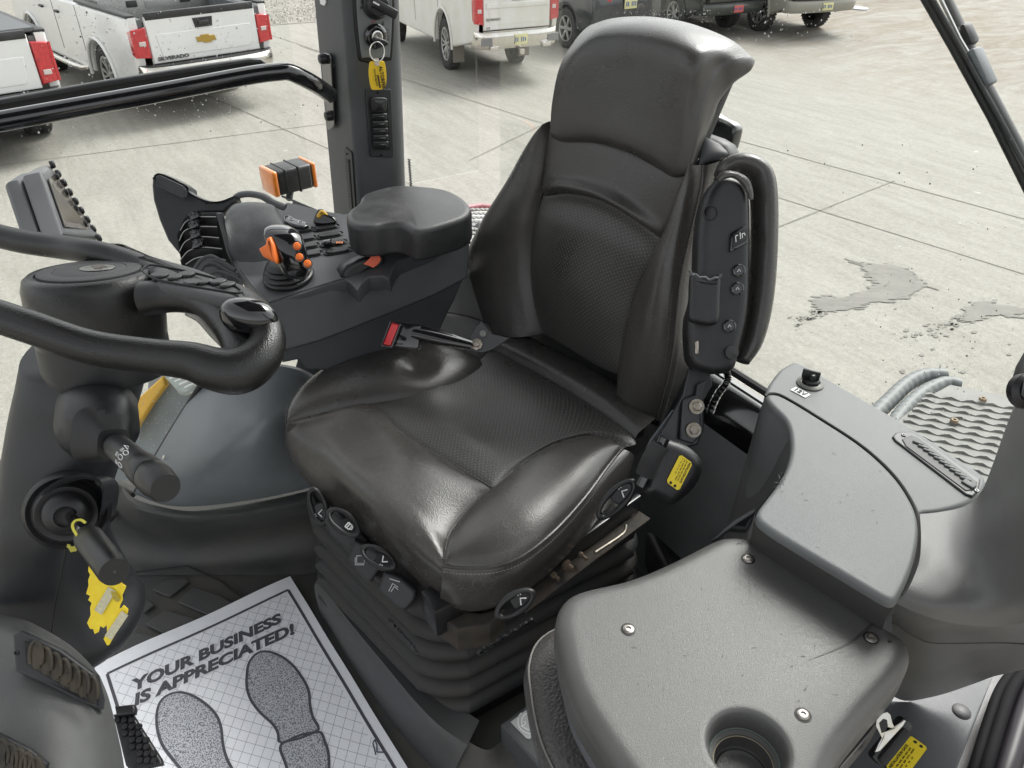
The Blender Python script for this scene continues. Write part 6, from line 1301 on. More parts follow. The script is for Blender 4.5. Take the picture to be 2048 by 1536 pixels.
b = MB(); b.lathe([(.0105, L2 * .46), (.0155, L2 * .48), (.0168, L2 * .52), (.0168, L2 * 1.0), (.0158, L2 * 1.03), (.0001, L2 * 1.03)], q0, ax2, n=32, cap=False); gp_ = b.build('shuttle_grip', blackpl, stc)
b = MB(); b.lathe([(.0016, L2 * 1.03), (.0001, L2 * 1.032)], q0, ax2, n=12, cap=False); b.build('end_dimple', plast2, gp_)
# yellow string and tag
yt = thing('key_tag', 'frayed yellow service tag hanging by a yellow string from the lower steering column stalk', 'tag', D(210, 1200, .95))
yel = mat('tag_yellow', (.80, .58, .01), .55, col2=(.86, .68, .03), vscale=60, bump=.5, bscale=120)
b = MB(); c = q0 + ax2 * L2 * .25; b.tube([D(a, e, z) for a, e, z in [(166, 1083, .93), (152, 1068, .93), (145, 1052, .935), (150, 1042, .94), (162, 1040, .94), (171, 1046, .94)]], .0016, n=8, smooth=30); b.build('string', mat('string_yellow', (.65, .60, .08), .8, bump=1, bscale=900), yt)
b = MB()
for k in range(7): b.tube([D(132 + rng.random() * 12, 1088 + rng.random() * 10, .955), D(140 + rng.random() * 8, 1086 + rng.random() * 18, .955), D(150 + rng.random() * 12, 1090 + rng.random() * 6, .955)], .001, n=5, smooth=8)
b.build('frayed_knot', mat('frayed_yellow', (.45, .42, .08), .9), yt)
tgp = [(178, 1124), (186, 1130), (205, 1150), (240, 1158), (246, 1160), (243, 1166), (252, 1172), (250, 1178), (244, 1190), (245, 1200), (240, 1210), (238, 1218), (243, 1215), (247, 1210), (256, 1218), (255, 1226), (218, 1290), (214, 1291), (207, 1278), (214, 1264), (213, 1250), (207, 1256), (200, 1252), (197, 1264), (189, 1268), (186, 1258), (180, 1258), (174, 1246), (181, 1230), (180, 1215), (183, 1206), (176, 1200), (180, 1192), (172, 1188), (177, 1170), (176, 1160), (180, 1150), (176, 1142)]
dn_ = nrm(-_f + _u * .1)
b = MB(); b.slab([D(a, e, .945) for a, e in tgp], dn_, .0012, .0003); tm = b.build('tag', yel, yt)
for (xa, ya, xb, yb, w) in ((196, 1225, 224, 1178, .011), (216, 1276, 250, 1226, .010)):
    d_ = nrm(D(xb, yb, .943) - D(xa, ya, .943)); s_ = np.cross(dn_, d_) * w / 2; b = MB(); b.add([D(xa, ya, .943) - s_, D(xa, ya, .943) + s_, D(xb, yb, .943) + s_, D(xb, yb, .943) - s_], [(0, 1, 2, 3)]); st_ = b.build('faded_print', mat('faded_white', (.62, .58, .38), .7, col2=(.42, .40, .30), vscale=400), tm)
b = MB(); b.slab([D(a, e, .9425) for a, e in [(222, 1182), (232, 1186), (240, 1200), (232, 1204), (226, 1196)]], dn_, .0002, 0, smooth=16); b.build('smudge', mat('smudge_brown', (.30, .24, .06), .8, col2=(.55, .42, .03), vscale=200), tm)
# ---- steering wheel
sw_ = thing('steering_wheel', 'black grained steering wheel with round hub, button spoke and spinner knob at the left', 'steering wheel', D(190, 600, 1.0))
# hub
hc = D(190, 545, .985); hn = nrm(_u * .93 - _f * .36)
hu = _r; hw = np.cross(hn, hu)
b = MB(); b.lathe([(.070, -.105), (.078, -.085), (.081, -.05), (.080, -.015), (.0765, -.003), (.070, .002), (.063, .001), (.062, -.002), (.0001, -.002)], hc - hn * .0 + _r * -.006, hn, n=60, cap=False); hub = b.build('hub', wgr, sw_, angle=50)
b = MB(); b.lathe([(.0605, -.001), (.060, .003), (.058, .004), (.043, .0045), (.0425, .0035), (.041, .0045), (.0001, .0055)], hc - _r * .006, hn, n=60, cap=False); cap_ = b.build('hub_cap', mat('cap_rubber', (.035, .035, .036), .55, bump=.4, bscale=900), hub, angle=50)
b = MB(); b.slab([hc - _r * -.004 + hn * .0065 + hu * .021 * math.cos(a) + hw * .017 * math.sin(a) for a in np.linspace(0, 2 * math.pi, 30, endpoint=False)], hn, .001, .0003); em = b.build('emblem', mat('brushed_badge', (.42, .41, .38), .3, metal=.8, var=-.4, vscale=200), cap_)
b = MB(); b.slab([hc + hn * .0072 + _r * .004 + hu * a + hw * c for a, c in [(-.012, .008), (.004, .010), (.012, .002), (.004, -.003), (.012, -.010), (.000, -.008), (-.004, -.001)]], hn, .0006, 0); b.build('emblem_mark', mat('badge_dark', (.12, .10, .08), .4, metal=.5), em)
b = MB(); b.lathe([(.077, -.05), (.0785, -.12), (.074, -.135), (.0001, -.135)], hc - _r * .006, hn, n=50, cap=False); b.build('hub_skirt', colm, sw_)
# rim: near run, bend at the right, far run
near = [(-160, 585, .80, .0175), (-60, 615, .80, .0175), (60, 654, .80, .0175), (180, 694, .805, .0180), (300, 712, .815, .0185), (380, 722, .825, .0205), (430, 738, .83, .0235), (475, 742, .835, .0255), (512, 722, .845, .024), (534, 688, .858, .0205), (530, 655, .872, .0185), (508, 622, .892, .0175), (470, 594, .93, .016), (420, 575, .975, .0145), (360, 556, 1.0, .0145), (300, 538, 1.03, .0155), (240, 518, 1.045, .0165), (180, 503, 1.05, .0165), (120, 494, 1.07, .0165), (40, 482, 1.08, .0165), (-60, 458, 1.09, .0165), (-160, 440, 1.10, .016)]
b = MB(); b.tube([D(a, c, z) for a, c, z, r in near], [r for *_, r in near], n=28, smooth=240); b.build('rim', wgr, sw_, angle=80)
# button spoke: flat panel running from the far rim and hub to the right
spk_t = [(215, 484), (262, 494), (300, 506), (345, 519), (400, 535), (450, 555), (482, 572), (494, 588), (488, 600), (440, 594), (395, 584), (350, 574), (306, 562), (298, 535), (262, 510)]
pn = nrm(_u * .90 - _f * .43); pp0 = D(380, 560, .935)
def K_(x, y, dz=0): return N(x, y, pp0 + pn * dz, pn)
b = MB(); b.slab([K_(a, c) for a, c in spk_t], pn, .030, .010, smooth=90, seg=5); sp_ = b.build('spoke_panel', mat('spoke_rubber', (.045, .045, .046), .5, bump=.8, bscale=700, var=.3), sw_, angle=60)
b = MB(); o = [(282, 540), (300, 530), (345, 536), (400, 548), (450, 562), (478, 576), (482, 584), (470, 586), (420, 578), (350, 566), (305, 556)]; b.tube([K_(a, c, .001) for a, c in o + [o[0]]], .0012, n=6, smooth=70); b.build('keypad_edge', gasket, sp_)
for (a, c, w_k) in [(318, 547, 30), (350, 551, 18), (372, 545, 28), (385, 561, 30), (410, 560, 18), (436, 560, 24), (455, 566, 20)][:7]:
    p = K_(a, c, .004); u2 = nrm(K_(a + 20, c + 5, .004) - p); v2 = np.cross(pn, u2); o = [p + u2 * w_k * .52 / FPX * math.copysign(abs(math.cos(t)) ** .6, math.cos(t)) + v2 * .0095 * math.copysign(abs(math.sin(t)) ** .8, math.sin(t)) for t in np.linspace(0, 2 * math.pi, 26, endpoint=False)]
    b = MB(); b.slab(o, pn, .005, .002); b.build('wheel_button', blackpl, sp_)
# lower spoke branch from hub to knob
b = MB(); lw = [(290, 598, .95, .022), (340, 592, .945, .020), (390, 598, .93, .019), (430, 622, .91, .018), (462, 660, .885, .018), (482, 700, .862, .018), (505, 722, .85, .016)]
b.tube([D(a, c, z) for a, c, z, r in lw], [r for *_, r in lw], n=24, smooth=70); b.build('spoke', wgr, sw_, angle=80)
b = MB(); b.tube([D(a, c, z) for a, c, z in [(372, 628, .915), (400, 640, .905), (425, 668, .89), (445, 690, .875), (458, 706, .865)]], [.002, .004, .004, .003, .001], n=10, smooth=40); b.build('wear_edge', mat('worn_pale_edge', (.30, .29, .26), .7, bump=.5, bscale=300, var=-.4, vscale=60), sw_)
# spinner knob
kc_ = D(497, 630, .862); kn_ = nrm(_u * .8 - _f * .55 + _r * .15)
b = MB(); ku = nrm(_r + _u * -.25 - kn_ * np.dot(_r - .25 * _u, kn_)); kw = np.cross(kn_, ku); rows = []
for h, s in [(-.012, .92), (-.004, 1.0), (.003, .98), (.009, .88), (.014, .70), (.017, .45), (.0185, .2), (.019, .01)]: rows.append([kc_ + kn_ * h + ku * .033 * s * math.cos(a) + kw * .020 * s * math.sin(a) for a in np.linspace(0, 2 * math.pi, 40, endpoint=False)])
b.grid(rows, closeu=True); b.build('spinner_knob', blackgl, sw_, angle=80)
# ================================================================== FLOOR, DASH, MATS, FOLDED SEAT
# rubber mat lip and dished right side
rm = MB()
rows = [Dl((246, 972, 1.56), (262, 992, 1.55), (300, 1008, 1.54), (380, 1022, 1.54), (470, 1012, 1.55), (560, 995, 1.56), (640, 975, 1.58), (720, 950, 1.62)),
        Dl((238, 990, 1.55), (258, 1012, 1.54), (300, 1030, 1.53), (380, 1042, 1.53), (470, 1034, 1.54), (560, 1018, 1.55), (640, 1000, 1.57), (720, 975, 1.61)),
        [P(215, 1035, .10), P(250, 1055, .085), P(300, 1070, .075), P(380, 1078, .07), P(470, 1072, .07), P(560, 1058, .075), P(640, 1040, .08), P(720, 1010, .09)],
        [P(190, 1090, .03), P(240, 1105, .02), P(300, 1115, .015), P(380, 1120, .012), P(470, 1115, .012), P(560, 1105, .014), P(640, 1090, .016), P(720, 1060, .02)],
        [P(170, 1140, .006), P(230, 1150, .005), P(300, 1150, .005), P(380, 1150, .005), P(470, 1150, .005), P(560, 1150, .005), P(640, 1145, .005), P(720, 1120, .005)]]
rm.grid(bic(rows, 60, 40)); fm = rm.build('floor_mat', mat('mat_rubber', (.044, .047, .048), .58, bump=.8, bscale=700, col2=(.080, .080, .072), vscale=7, rvar=.1), loc=P(400, 1100, 0)); tag(fm, 'dark rubber floor mat with a raised lip below the grey right side panel', 'floor mat')
tread = mat('tread_rubber', (.055, .058, .059), .6, bump=.8, bscale=800, col2=(.07, .065, .055), vscale=12)
b = MB(); b.tube([P(a, c, .006) for a, c in [(258, 1146), (300, 1142), (375, 1133), (440, 1162), (485, 1198), (520, 1230)]], .0022, n=8); b.build('moulded_line', gasket, fm)
for pts in ([(305, 1178), (325, 1162), (370, 1155), (378, 1162), (340, 1192), (330, 1190)], [(262, 1192), (298, 1200), (310, 1208), (290, 1224), (270, 1210)], [(290, 1248), (330, 1218), (402, 1240), (350, 1272), (338, 1272)], [(355, 1203), (385, 1172), (440, 1190), (500, 1225), (440, 1240)], [(218, 1295), (262, 1262), (340, 1278), (250, 1318)]):
    b = MB(); b.slab([P(a, c, .009) for a, c in pts], ZUP, .005, .0025); b.build('tread_block', tread, fm)
# seat pedestal skirt (riser in front of the bellows)
pt_ = [(630, 1165, .10), (650, 1180, .11), (700, 1245, .11), (760, 1318, .105), (830, 1402, .10), (880, 1452, .09), (935, 1490, .07)]
pb_ = [(648, 1235, .0), (665, 1262, .0), (705, 1330, .0), (755, 1405, .0), (810, 1475, .0), (860, 1530, .0), (900, 1570, .0)]
b = MB(); b.coons(Pz(*pt_), Pz(*pb_), nu=50, nv=16, puff=.006, k=3, dirn=V(-1, -.3, .6), uends=False)
t2 = cr_curve(Pz(*pt_), 50); b.grid([t2, [q + V(.04, .03, -.004) for q in t2]])
ped = b.build('seat_pedestal', mat('pedestal_plastic', (.052, .056, .063), .40, bump=.4, bscale=700, col2=(.06, .058, .055), vscale=8, rvar=.1), loc=P(800, 1400, 0)); tag(ped, 'dark plastic riser below the ribbed suspension bellows', 'riser')
b = MB(); b.grid(bic([Pz((930, 1480, .07), (975, 1500, .06), (1010, 1480, .05), (1050, 1500, .05)), Pz((900, 1530, .03), (960, 1530, .045), (1010, 1540, .035), (1060, 1560, .03)), Pz((880, 1600, .0), (960, 1600, .0), (1030, 1610, .0), (1090, 1610, .0))], 24, 16)); b.build('moulded_end', rubber, ped)
# floor box with park brake sticker
b = MB(); b.slab([P(a, c, .10) for a, c in [(1002, 1448), (1060, 1405), (1110, 1390), (1260, 1540), (1240, 1640), (1100, 1560)]], ZUP, .09, .004); fb = b.build('floor_console_box', plast2, loc=P(1060, 1480, 0)); tag(fb, 'grey edged floor box with white symbol sticker under the folded seat', 'box')
fu = nrm(P(1085, 1462, .10) - P(1020, 1440, .10)); 
b = MB(); b.slab([P(a, c, .1015) for a, c in [(1021, 1444), (1052, 1420), (1080, 1440), (1060, 1478), (1052, 1476)]], ZUP, .001, .0003); stk = b.build('symbol_sticker', mat('sticker_grey', (.42, .43, .43), .5), fb)
cc = P(1062, 1443, .1025); b = MB(); b.tube([cc + V(.016 * math.cos(a), .016 * math.sin(a), 0) for a in np.linspace(0, 2 * math.pi, 30)], .0009, n=5); b.tube([cc + V(.022 * math.cos(a), .022 * math.sin(a), 0) for a in np.linspace(1.8, 4.2, 14)], .0009, n=5); b.build('symbol', inkw, stk)
text('2', P(1040, 1452, .1025), nrm(V(.5, -.85, 0)), nrm(V(.85, .5, 0)), .016, inkw, stk); text('P', cc + V(-.005, .004, .0), nrm(V(.5, -.85, 0)), nrm(V(.85, .5, 0)), .018, inkw, stk)
# right inner side panel (wheel well trim)
rows = [Dl((416, 742, 1.60), (470, 734, 1.60), (540, 731, 1.60), (590, 738, 1.60), (620, 752, 1.60), (660, 770, 1.60)),
        Dl((385, 790, 1.57), (450, 790, 1.53), (530, 790, 1.53), (590, 790, 1.56), (640, 800, 1.60), (700, 810, 1.61)),
        Dl((340, 862, 1.555), (420, 868, 1.47), (510, 860, 1.46), (580, 860, 1.52), (650, 860, 1.59), (720, 860, 1.61)),
        Dl((300, 930, 1.555), (390, 945, 1.48), (490, 935, 1.48), (570, 925, 1.53), (640, 920, 1.58), (720, 910, 1.61)),
        Dl((268, 988, 1.565), (330, 1010, 1.55), (400, 1012, 1.55), (490, 1002, 1.555), (580, 985, 1.575), (720, 950, 1.615))]
b = MB(); g_ = bic(rows, 50, 40); b.grid(g_); edge = [r[0] for r in g_]; b.grid([edge, [q - _r * .004 + _f * .02 for q in edge]]); topg = g_[0]; b.grid([topg, [q + _u * .004 + _f * .012 for q in topg], [q + _f * .05 for q in topg]])
sp2 = b.build('side_trim', mat('bluish_grey_plastic', (.150, .164, .172), .32, bump=.25, bscale=900, var=.25, vscale=5, rvar=.05), loc=P(480, 900, .1)); tag(sp2, 'smooth bluish grey curved trim panel between steering column and seat', 'trim panel')
b = MB(); b.tube([D(a, c, 1.57) for a, c in [(420, 748), (400, 772), (350, 852), (310, 918), (272, 985)]], .006, n=10); b.build('edge_seal', gasket, sp2)
b = MB(); q = D(344, 916, 1.54); b.lathe([(.010, 0), (.010, .002), (.0001, .002)], q, -_f, n=20, cap=False); b.tube([q, q - _f * .012 - _r * .012 + _u * .003], .004, n=12); b.build('toggle_switch', shiny, sp2)
# dark sill under the side glass + trim behind
b = MB(); b.slab([D(a, c, 1.72) for a, c in [(590, 735), (610, 742), (640, 760), (640, 735), (600, 700)]], -_f, .02, .004); b.build('trim_end', plast2, sp2)
# trim behind the console, right of pillar foot
rows = [Dl((740, 560, 1.66), (820, 540, 1.68), (900, 540, 1.70), (960, 560, 1.72), (1010, 600, 1.74)), Dl((760, 620, 1.64), (830, 615, 1.66), (900, 625, 1.68), (960, 640, 1.70), (1010, 660, 1.72)), Dl((770, 650, 1.62), (840, 640, 1.64), (900, 632, 1.66), (960, 646, 1.68), (1010, 670, 1.70)), Dl((780, 760, 1.60), (850, 760, 1.62), (900, 760, 1.64), (960, 760, 1.66), (1010, 760, 1.68))]
b = MB(); b.grid(bic(rows, 30, 24)); wt = b.build('wheel_arch_trim', greypl2, loc=D(880, 640, 1.67)); tag(wt, 'grey trim low behind the armrest console and seat belt buckle', 'trim panel')
b = MB(); b.tube([D(a, c, 1.655) for a, c in [(870, 622), (905, 626), (940, 633), (985, 650)]], .0018, n=6); b.build('seam', gasket, wt)
# lower rear wall & window ledge
rl = thing('rear_wall', 'black painted ledge and grey lower wall behind the driver seat', 'wall', V(.98, .9, 0))
rows = [[V(1.00, y, .47) for y in (.62, .9, 1.2, 1.5, 1.72)], [V(.965, y, .475) for y in (.62, .9, 1.2, 1.5, 1.72)], [V(.94, y, .44) for y in (.62, .9, 1.2, 1.5, 1.72)], [V(.93, y, .40) for y in (.62, .9, 1.2, 1.5, 1.72)]]
b = MB(); b.grid(bic(rows, 20, 16)); b.build('ledge', blackgl, rl)
rows = [[V(.935, y, .40) for y in (.55, .9, 1.2, 1.5, 1.72)], [V(.90, y, .30) for y in (.55, .9, 1.2, 1.5, 1.72)], [V(.87, y, .12) for y in (.5, .9, 1.2, 1.5, 1.72)], [V(.86, y, .0) for y in (.45, .9, 1.2, 1.5, 1.72)]]
b = MB(); b.grid(bic(rows, 20, 16)); b.build('lower_wall', greypl, rl)
b = MB(); b.tube([V(1.0, y, .485) for y in (.6, 1.2, 1.72)], .008, n=8); b.build('glass_seal', gasket, rl)
# right low sill beside floor (under the side window)
sr = thing('side_sill', 'dark sill and grey lower body trim outside the low corner of the side window', 'sill', P(230, 1000, .0))
rows = [[Y(a, c, YG - .02) for a, c in [(310, 862), (270, 930), (235, 990), (200, 1050)]], [Y(a, c, YG - .03) for a, c in [(300, 900), (262, 960), (232, 1010), (195, 1070)]]]
b = MB(); b.slab([D(a, c, 1.62) for a, c in [(230, 965), (250, 975), (268, 985), (200, 1060), (185, 1062), (205, 1020)]], -_f, .03, .004); b.build('sill_end', rubber, sr)
# things outside the low front corner: headlight, yellow edge, grey fender
ob = thing('tractor_headlight', 'clear ribbed headlight on grey bodywork with a yellow strip outside the low side window', 'headlight', D(330, 830, 2.2))
b = MB(); b.slab([D(a, c, 2.3) for a, c in [(296, 740), (420, 735), (400, 790), (340, 880), (270, 985), (200, 1060), (190, 1020), (240, 900), (290, 820)]], -_f, .05, .01); b.build('body_panel', mat('outside_grey', (.20, .22, .23), .35, var=.3), ob)
b = MB(); b.slab([D(a, c, 2.26) for a, c in [(272, 800), (325, 752), (330, 770), (300, 810), (275, 850), (262, 880)]], -_f, .03, .005); b.build('yellow_strip', mat('outside_yellow', (.72, .42, .06), .4), ob)
b = MB(); b.slab([D(a, c, 2.24) for a, c in [(322, 745), (350, 738), (400, 742), (402, 765), (385, 782), (362, 792), (345, 775)]], -_f, .05, .012, smooth=40); hl = b.build('lens', mat('lens_glass', (.45, .50, .48), .15, coat=1, var=-.4, vscale=60), ob)
b = MB()
for k in range(5): b.tube([D(330 + k * 10, 752 + k * 6, 2.185), D(350 + k * 9, 744 + k * 6, 2.185), D(372 + k * 7, 748 + k * 5, 2.185), D(392 + k * 2, 744 + k * 7, 2.185)], .005, n=6)
b.build('lens_rib', mat('rib_pale', (.68, .70, .68), .2, coat=1), hl)
b = MB(); b.slab([D(a, c, 2.0) for a, c in [(-20, 940), (12, 905), (18, 1060), (-20, 1060)]], -_f, .03, .004); b.build('grille_corner', mat('outside_grey2', (.3, .3, .3), .5, var=-.7, vscale=60), ob)
# ------------------------------------------------------------------ front dash pod, bottom left
dp = thing('dash_pod', 'grey dash pod with two air outlets at the bottom left corner', 'dashboard', D(80, 1400, 1.0))
rows = [Dl((-80, 1215, 1.10), (0, 1228, 1.08), (50, 1240, 1.07), (95, 1262, 1.06), (140, 1290, 1.05), (175, 1322, 1.05), (200, 1352, 1.05)),
        Dl((-90, 1260, 1.02), (0, 1262, 1.0), (50, 1272, .99), (100, 1292, .99), (150, 1322, .99), (190, 1362, 1.0), (218, 1398, 1.02)),
        Dl((-90, 1330, .97), (-10, 1335, .955), (48, 1340, .95), (105, 1365, .95), (160, 1400, .955), (205, 1440, .97), (236, 1470, 1.0)),
        Dl((-90, 1400, .94), (-10, 1405, .925), (45, 1412, .92), (105, 1440, .92), (165, 1476, .93), (215, 1510, .95), (248, 1530, .99)),
        Dl((-90, 1460, .92), (-10, 1470, .90), (45, 1485, .90), (105, 1512, .90), (165, 1545, .91), (215, 1575, .93), (255, 1600, .98)),
        Dl((-90, 1540, .90), (-10, 1555, .885), (45, 1570, .88), (105, 1595, .88), (165, 1620, .89), (215, 1650, .92), (258, 1680, .97))]
b = MB(); b.grid(bic(rows, 50, 50)); b.build('shell', mat('dash_grey', (.072, .074, .072), .5, bump=.4, bscale=900, var=.35, vscale=5), dp, angle=70)
def vent(pts_frame, pts_in, d, axis0, axis1, nslat, cx):
    n_ = nrm(np.cross(D(*pts_frame[1], d) - D(*pts_frame[0], d), D(*pts_frame[2], d) - D(*pts_frame[0], d)))
b = MB(); b.slab([D(a, c, .935 + dz) for a, c, dz in [(24, 1268, .012), (40, 1262, .012), (120, 1300, .014), (190, 1352, .02), (202, 1400, .03), (200, 1420, .03), (150, 1402, .015), (85, 1368, .0), (30, 1342, .0)]], nrm(-_f + _u * .3), .012, .003); vf1 = b.build('vent_frame', plast, dp)
b = MB(); b.slab([D(a, c, .928 + dz) for a, c, dz in [(48, 1282, .012), (120, 1316, .014), (178, 1356, .02), (196, 1402, .03), (150, 1388, .015), (90, 1352, .005), (50, 1330, .005)]], nrm(-_f + _u * .3), .004, .001); b.build('vent_recess', gasket, vf1)
brn = mat('dusty_black', (.020, .018, .015), .6, bump=.5, bscale=400, col2=(.07, .055, .035), vscale=30)
for k in range(7):
    cx, cy = 72 + k * 18.5, 1312 + k * 11.5; b = MB(); c = D(cx, cy, .922 + k * .003)
    b.tube([c + _r * .0075 * math.cos(a) + _u * (.017 * math.sin(a)) - nrm(_u) * 0 for a in np.linspace(-.6, 3.7, 22)], .0022, n=8); b.slab([c + _r * .007 * math.cos(a) + _u * .0165 * math.sin(a) for a in np.linspace(0, 2 * math.pi, 22, endpoint=False)], -_f, .003, .001); b.build('louvre', brn, vf1)
bolt(dp, D(34, 1305, .925), -_f, .0035, gasket, h=.002)
b = MB(); b.slab([D(a, c, .872) for a, c in [(-40, 1450), (0, 1470), (60, 1500), (92, 1528), (80, 1580), (-40, 1580)]], nrm(-_f + _u * .3), .01, .003); vf2 = b.build('vent_frame', plast, dp)
for k in range(5):
    c = D(4 + k * 17, 1508 + k * 9, .862); b = MB(); b.tube([c + _r * .0075 * math.cos(a) + _u * (.016 * math.sin(a)) for a in np.linspace(-.6, 3.7, 22)], .0022, n=8); b.slab([c + _r * .007 * math.cos(a) + _u * .0165 * math.sin(a) for a in np.linspace(0, 2 * math.pi, 22, endpoint=False)], -_f, .003, .001); b.build('louvre', brn, vf2)
# brake pedal
bp_ = thing('brake_pedal', 'black rubber pedal pad with round studs beside the grey dash pod', 'pedal', P(285, 1480, .10))
pn2 = nrm(ZUP - _h * .45); pz0 = P(280, 1470, .15)
def Q_(x, y, dz=0): return N(x, y, pz0 + pn2 * dz, pn2)
b = MB(); b.slab([Q_(a, c) for a, c in [(225, 1428), (262, 1424), (272, 1440), (322, 1518), (325, 1530), (262, 1545), (250, 1530)]], pn2, .012, .004); pdm = b.build('pad', blackpl, bp_)
b = MB(); b.slab([Q_(a, c, .012) for a, c in [(228, 1412), (266, 1408), (270, 1416), (268, 1428), (232, 1432)]], pn2, .014, .004); b.build('pad_lip', blackpl, pdm)
for i in range(4):
    for j in range(7):
        x = 236 + i * 14 + j * 7.5 + (j % 2) * 7 - 0 * i; y = 1440 + j * 13.5
        if x < 262 + (y - 1424) * .62 and y < 1536: MB().lathe([(.0052, 0), (.0050, .003), (.0040, .0045), (.0001, .0048)], Q_(x, y), pn2, n=14, cap=False).build('stud', blackpl, pdm)
# ------------------------------------------------------------------ printed paper door mat
mt = thing('paper_floor_mat', 'white printed paper floor mat with two grey shoe prints on the cab floor', 'paper mat', P(400, 1400, .0))
mz = .012
o_, ex_, ey_ = P(188, 1332, mz), P(580, 1152, mz), P(815, 1536, mz)
W_m = np.linalg.norm(ex_ - o_); e1_ = nrm(ex_ - o_); e2_ = nrm(ey_ - ex_ - e1_ * np.dot(ey_ - ex_, e1_)); H_m = W_m * 1.42
def Mx(u, v, dz=0): 
    w = .0025 * math.sin(u * 9) * math.exp(-v * 10) + .0015 * math.sin(v * 12 + u * 5)
    return o_ + e1_ * u * W_m + e2_ * v * W_m + ZUP * (dz + w)
paper = mat('mat_paper', (.86, .87, .90), .75, bump=.8, bscale=420, var=-.03, vscale=30)
b = MB(); b.grid([[Mx(u, v) for u in np.linspace(0, 1, 40)] for v in np.linspace(0, 1.42, 50)]); b.grid([[Mx(u, v, -.001) for u in np.linspace(0, 1, 40)] for v in np.linspace(0, 1.42, 50)]); b.build('paper', paper, mt)
ink = mat('print_grey', (.045, .047, .055), .7, bump=.4, bscale=500, col2=(.10, .10, .115), vscale=500, detail=1)
inkl = mat('print_line', (.30, .31, .34), .7)
def strip_(pts, w, m, par, name, dz=.0006, closed=False):
    b = MB(); n_ = len(pts)
    for i in range(n_ if closed else n_ - 1):
        p, q = np.array(pts[i], float), np.array(pts[(i + 1) % n_], float); d = q - p; L_ = np.linalg.norm(d); d /= L_; s = np.array([-d[1], d[0]]) * w / 2; k = max(1, int(L_ / .04))
        b.grid([[Mx(*(p + d * L_ * t / k - s), dz), Mx(*(p + d * L_ * t / k + s), dz)] for t in range(k + 1)])
    return b.build(name, m, par, smooth=False)
def uvp(x, y):
    q = P(x, y, mz) - o_; return (np.dot(q, e1_) / W_m, np.dot(q, e2_) / W_m)
fu0, fv0, fu1 = uvp(215, 1349)[0], uvp(215, 1349)[1], uvp(578, 1183)[0]
strip_([(fu0, 1.36), (fu0, fv0), (fu1, fv0), (fu1, 1.36)], .014, ink, mt, 'printed_border')
b = MB()
for s_ in (1, -1):
    for k in range(-40, 60):
        d = np.array([math.cos(s_ * .9), math.sin(s_ * .9)]) ; n_ = np.array([-d[1], d[0]]); off = k * .046
        base_ = np.array([.5, .7]) + n_ * off; ts = np.linspace(-2, 2, 161); seg_ = []
        for t in ts:
            p = base_ + d * t
            if fu0 + .01 < p[0] < fu1 - .01 and fv0 + .01 < p[1] < 1.36: seg_.append(p)
            elif len(seg_) > 1: break
        if len(seg_) > 1:
            w2 = n_ * .0009; b.grid([[Mx(*(p - w2), .0003), Mx(*(p + w2), .0003)] for p in seg_])
b.build('printed_grid', inkl, mt, smooth=False)
# clear zone + lettering
def lettering(s, xa, ya, xb, yb, hgt):
    ua, ub = np.array(uvp(xa, ya)), np.array(uvp(xb, yb)); d = nrm(np.r_[ub - ua, 0])[:2]; L_ = np.linalg.norm(ub - ua) * W_m
    xd = e1_ * d[0] + e2_ * d[1]; yd = -(e2_ * d[0] - e1_ * d[1]); org = Mx(*ua, .0012); w0 = Mx(*ua)[2] - mz
    for m_, off, ex in ((paper, .0032, .0009), (ink, .0016, .0014)):
        t_ = text(s, org + ZUP * (0 if m_ is paper else .0006), xd, yd, hgt, m_, mt, shear=.22, bold=off, name='lettering', ext=.00015, sx=1.0)
        xs_ = [v.co[0] for v in t_.data.vertices]; 
        # scale along the line so that it spans the surveyed width
        ext_ = [np.dot(np.array(v.co) + np.array(mt['_org']) - org, nrm(xd)) for v in t_.data.vertices]; k = L_ / max(ext_)
        for v in t_.data.vertices:
            q = np.array(v.co) + np.array(mt['_org']) - org; a = np.dot(q, nrm(xd)); q = q + nrm(xd) * a * (k - 1); pw = org + q - o_; uu_, vv_ = np.dot(pw, e1_) / W_m, np.dot(pw, e2_) / W_m; q = q + ZUP * (.0025 * math.sin(uu_ * 9) * math.exp(-vv_ * 10) + .0015 * math.sin(vv_ * 12 + uu_ * 5) - w0); v.co = Vector(org + q - np.array(mt['_org']))
lettering('YOUR BUSINESS', 266, 1383, 568, 1244, .034)
lettering('IS APPRECIATED!', 268, 1412, 594, 1266, .034)
# shoe prints
def soles(name, pts, heel):
    u_ = [uvp(*q) for q in pts]; c = cr_curve([np.array([a, c_, 0]) for a, c_ in u_], 80, closed=True)
    c0_ = sum(c) / len(c); b = MB(); b.grid([[Mx(*(c0_ + (q - c0_) * t)[:2], .0007) for q in c] for t in (.01, .2, .4, .6, .8, 1.0)], closeu=True); b.build(name, sole_m, mt, smooth=False)
    b = MB(); cc_ = sum(c) / len(c); pr = []
    for i in range(81): q = c[i % 80]; d = nrm(c[(i + 1) % 80] - c[i - 1]); s = np.array([-d[1], d[0], 0]) * .006; pr.append((Mx(*(q - s)[:2], .001), Mx(*(q + s)[:2], .001)))
    b.grid([list(p) for p in pr]); b.build('print_outline', ink, mt, smooth=False)
sole_m = mat('sole_print', (.16, .165, .175), .75, bump=.5, bscale=500, col2=(.50, .51, .55), vscale=420, detail=1)
nn_ = sole_m.node_tree.nodes
for x_ in nn_:
    if x_.type == 'VALTORGB': x_.color_ramp.elements[0].position = .44; x_.color_ramp.elements[1].position = .50
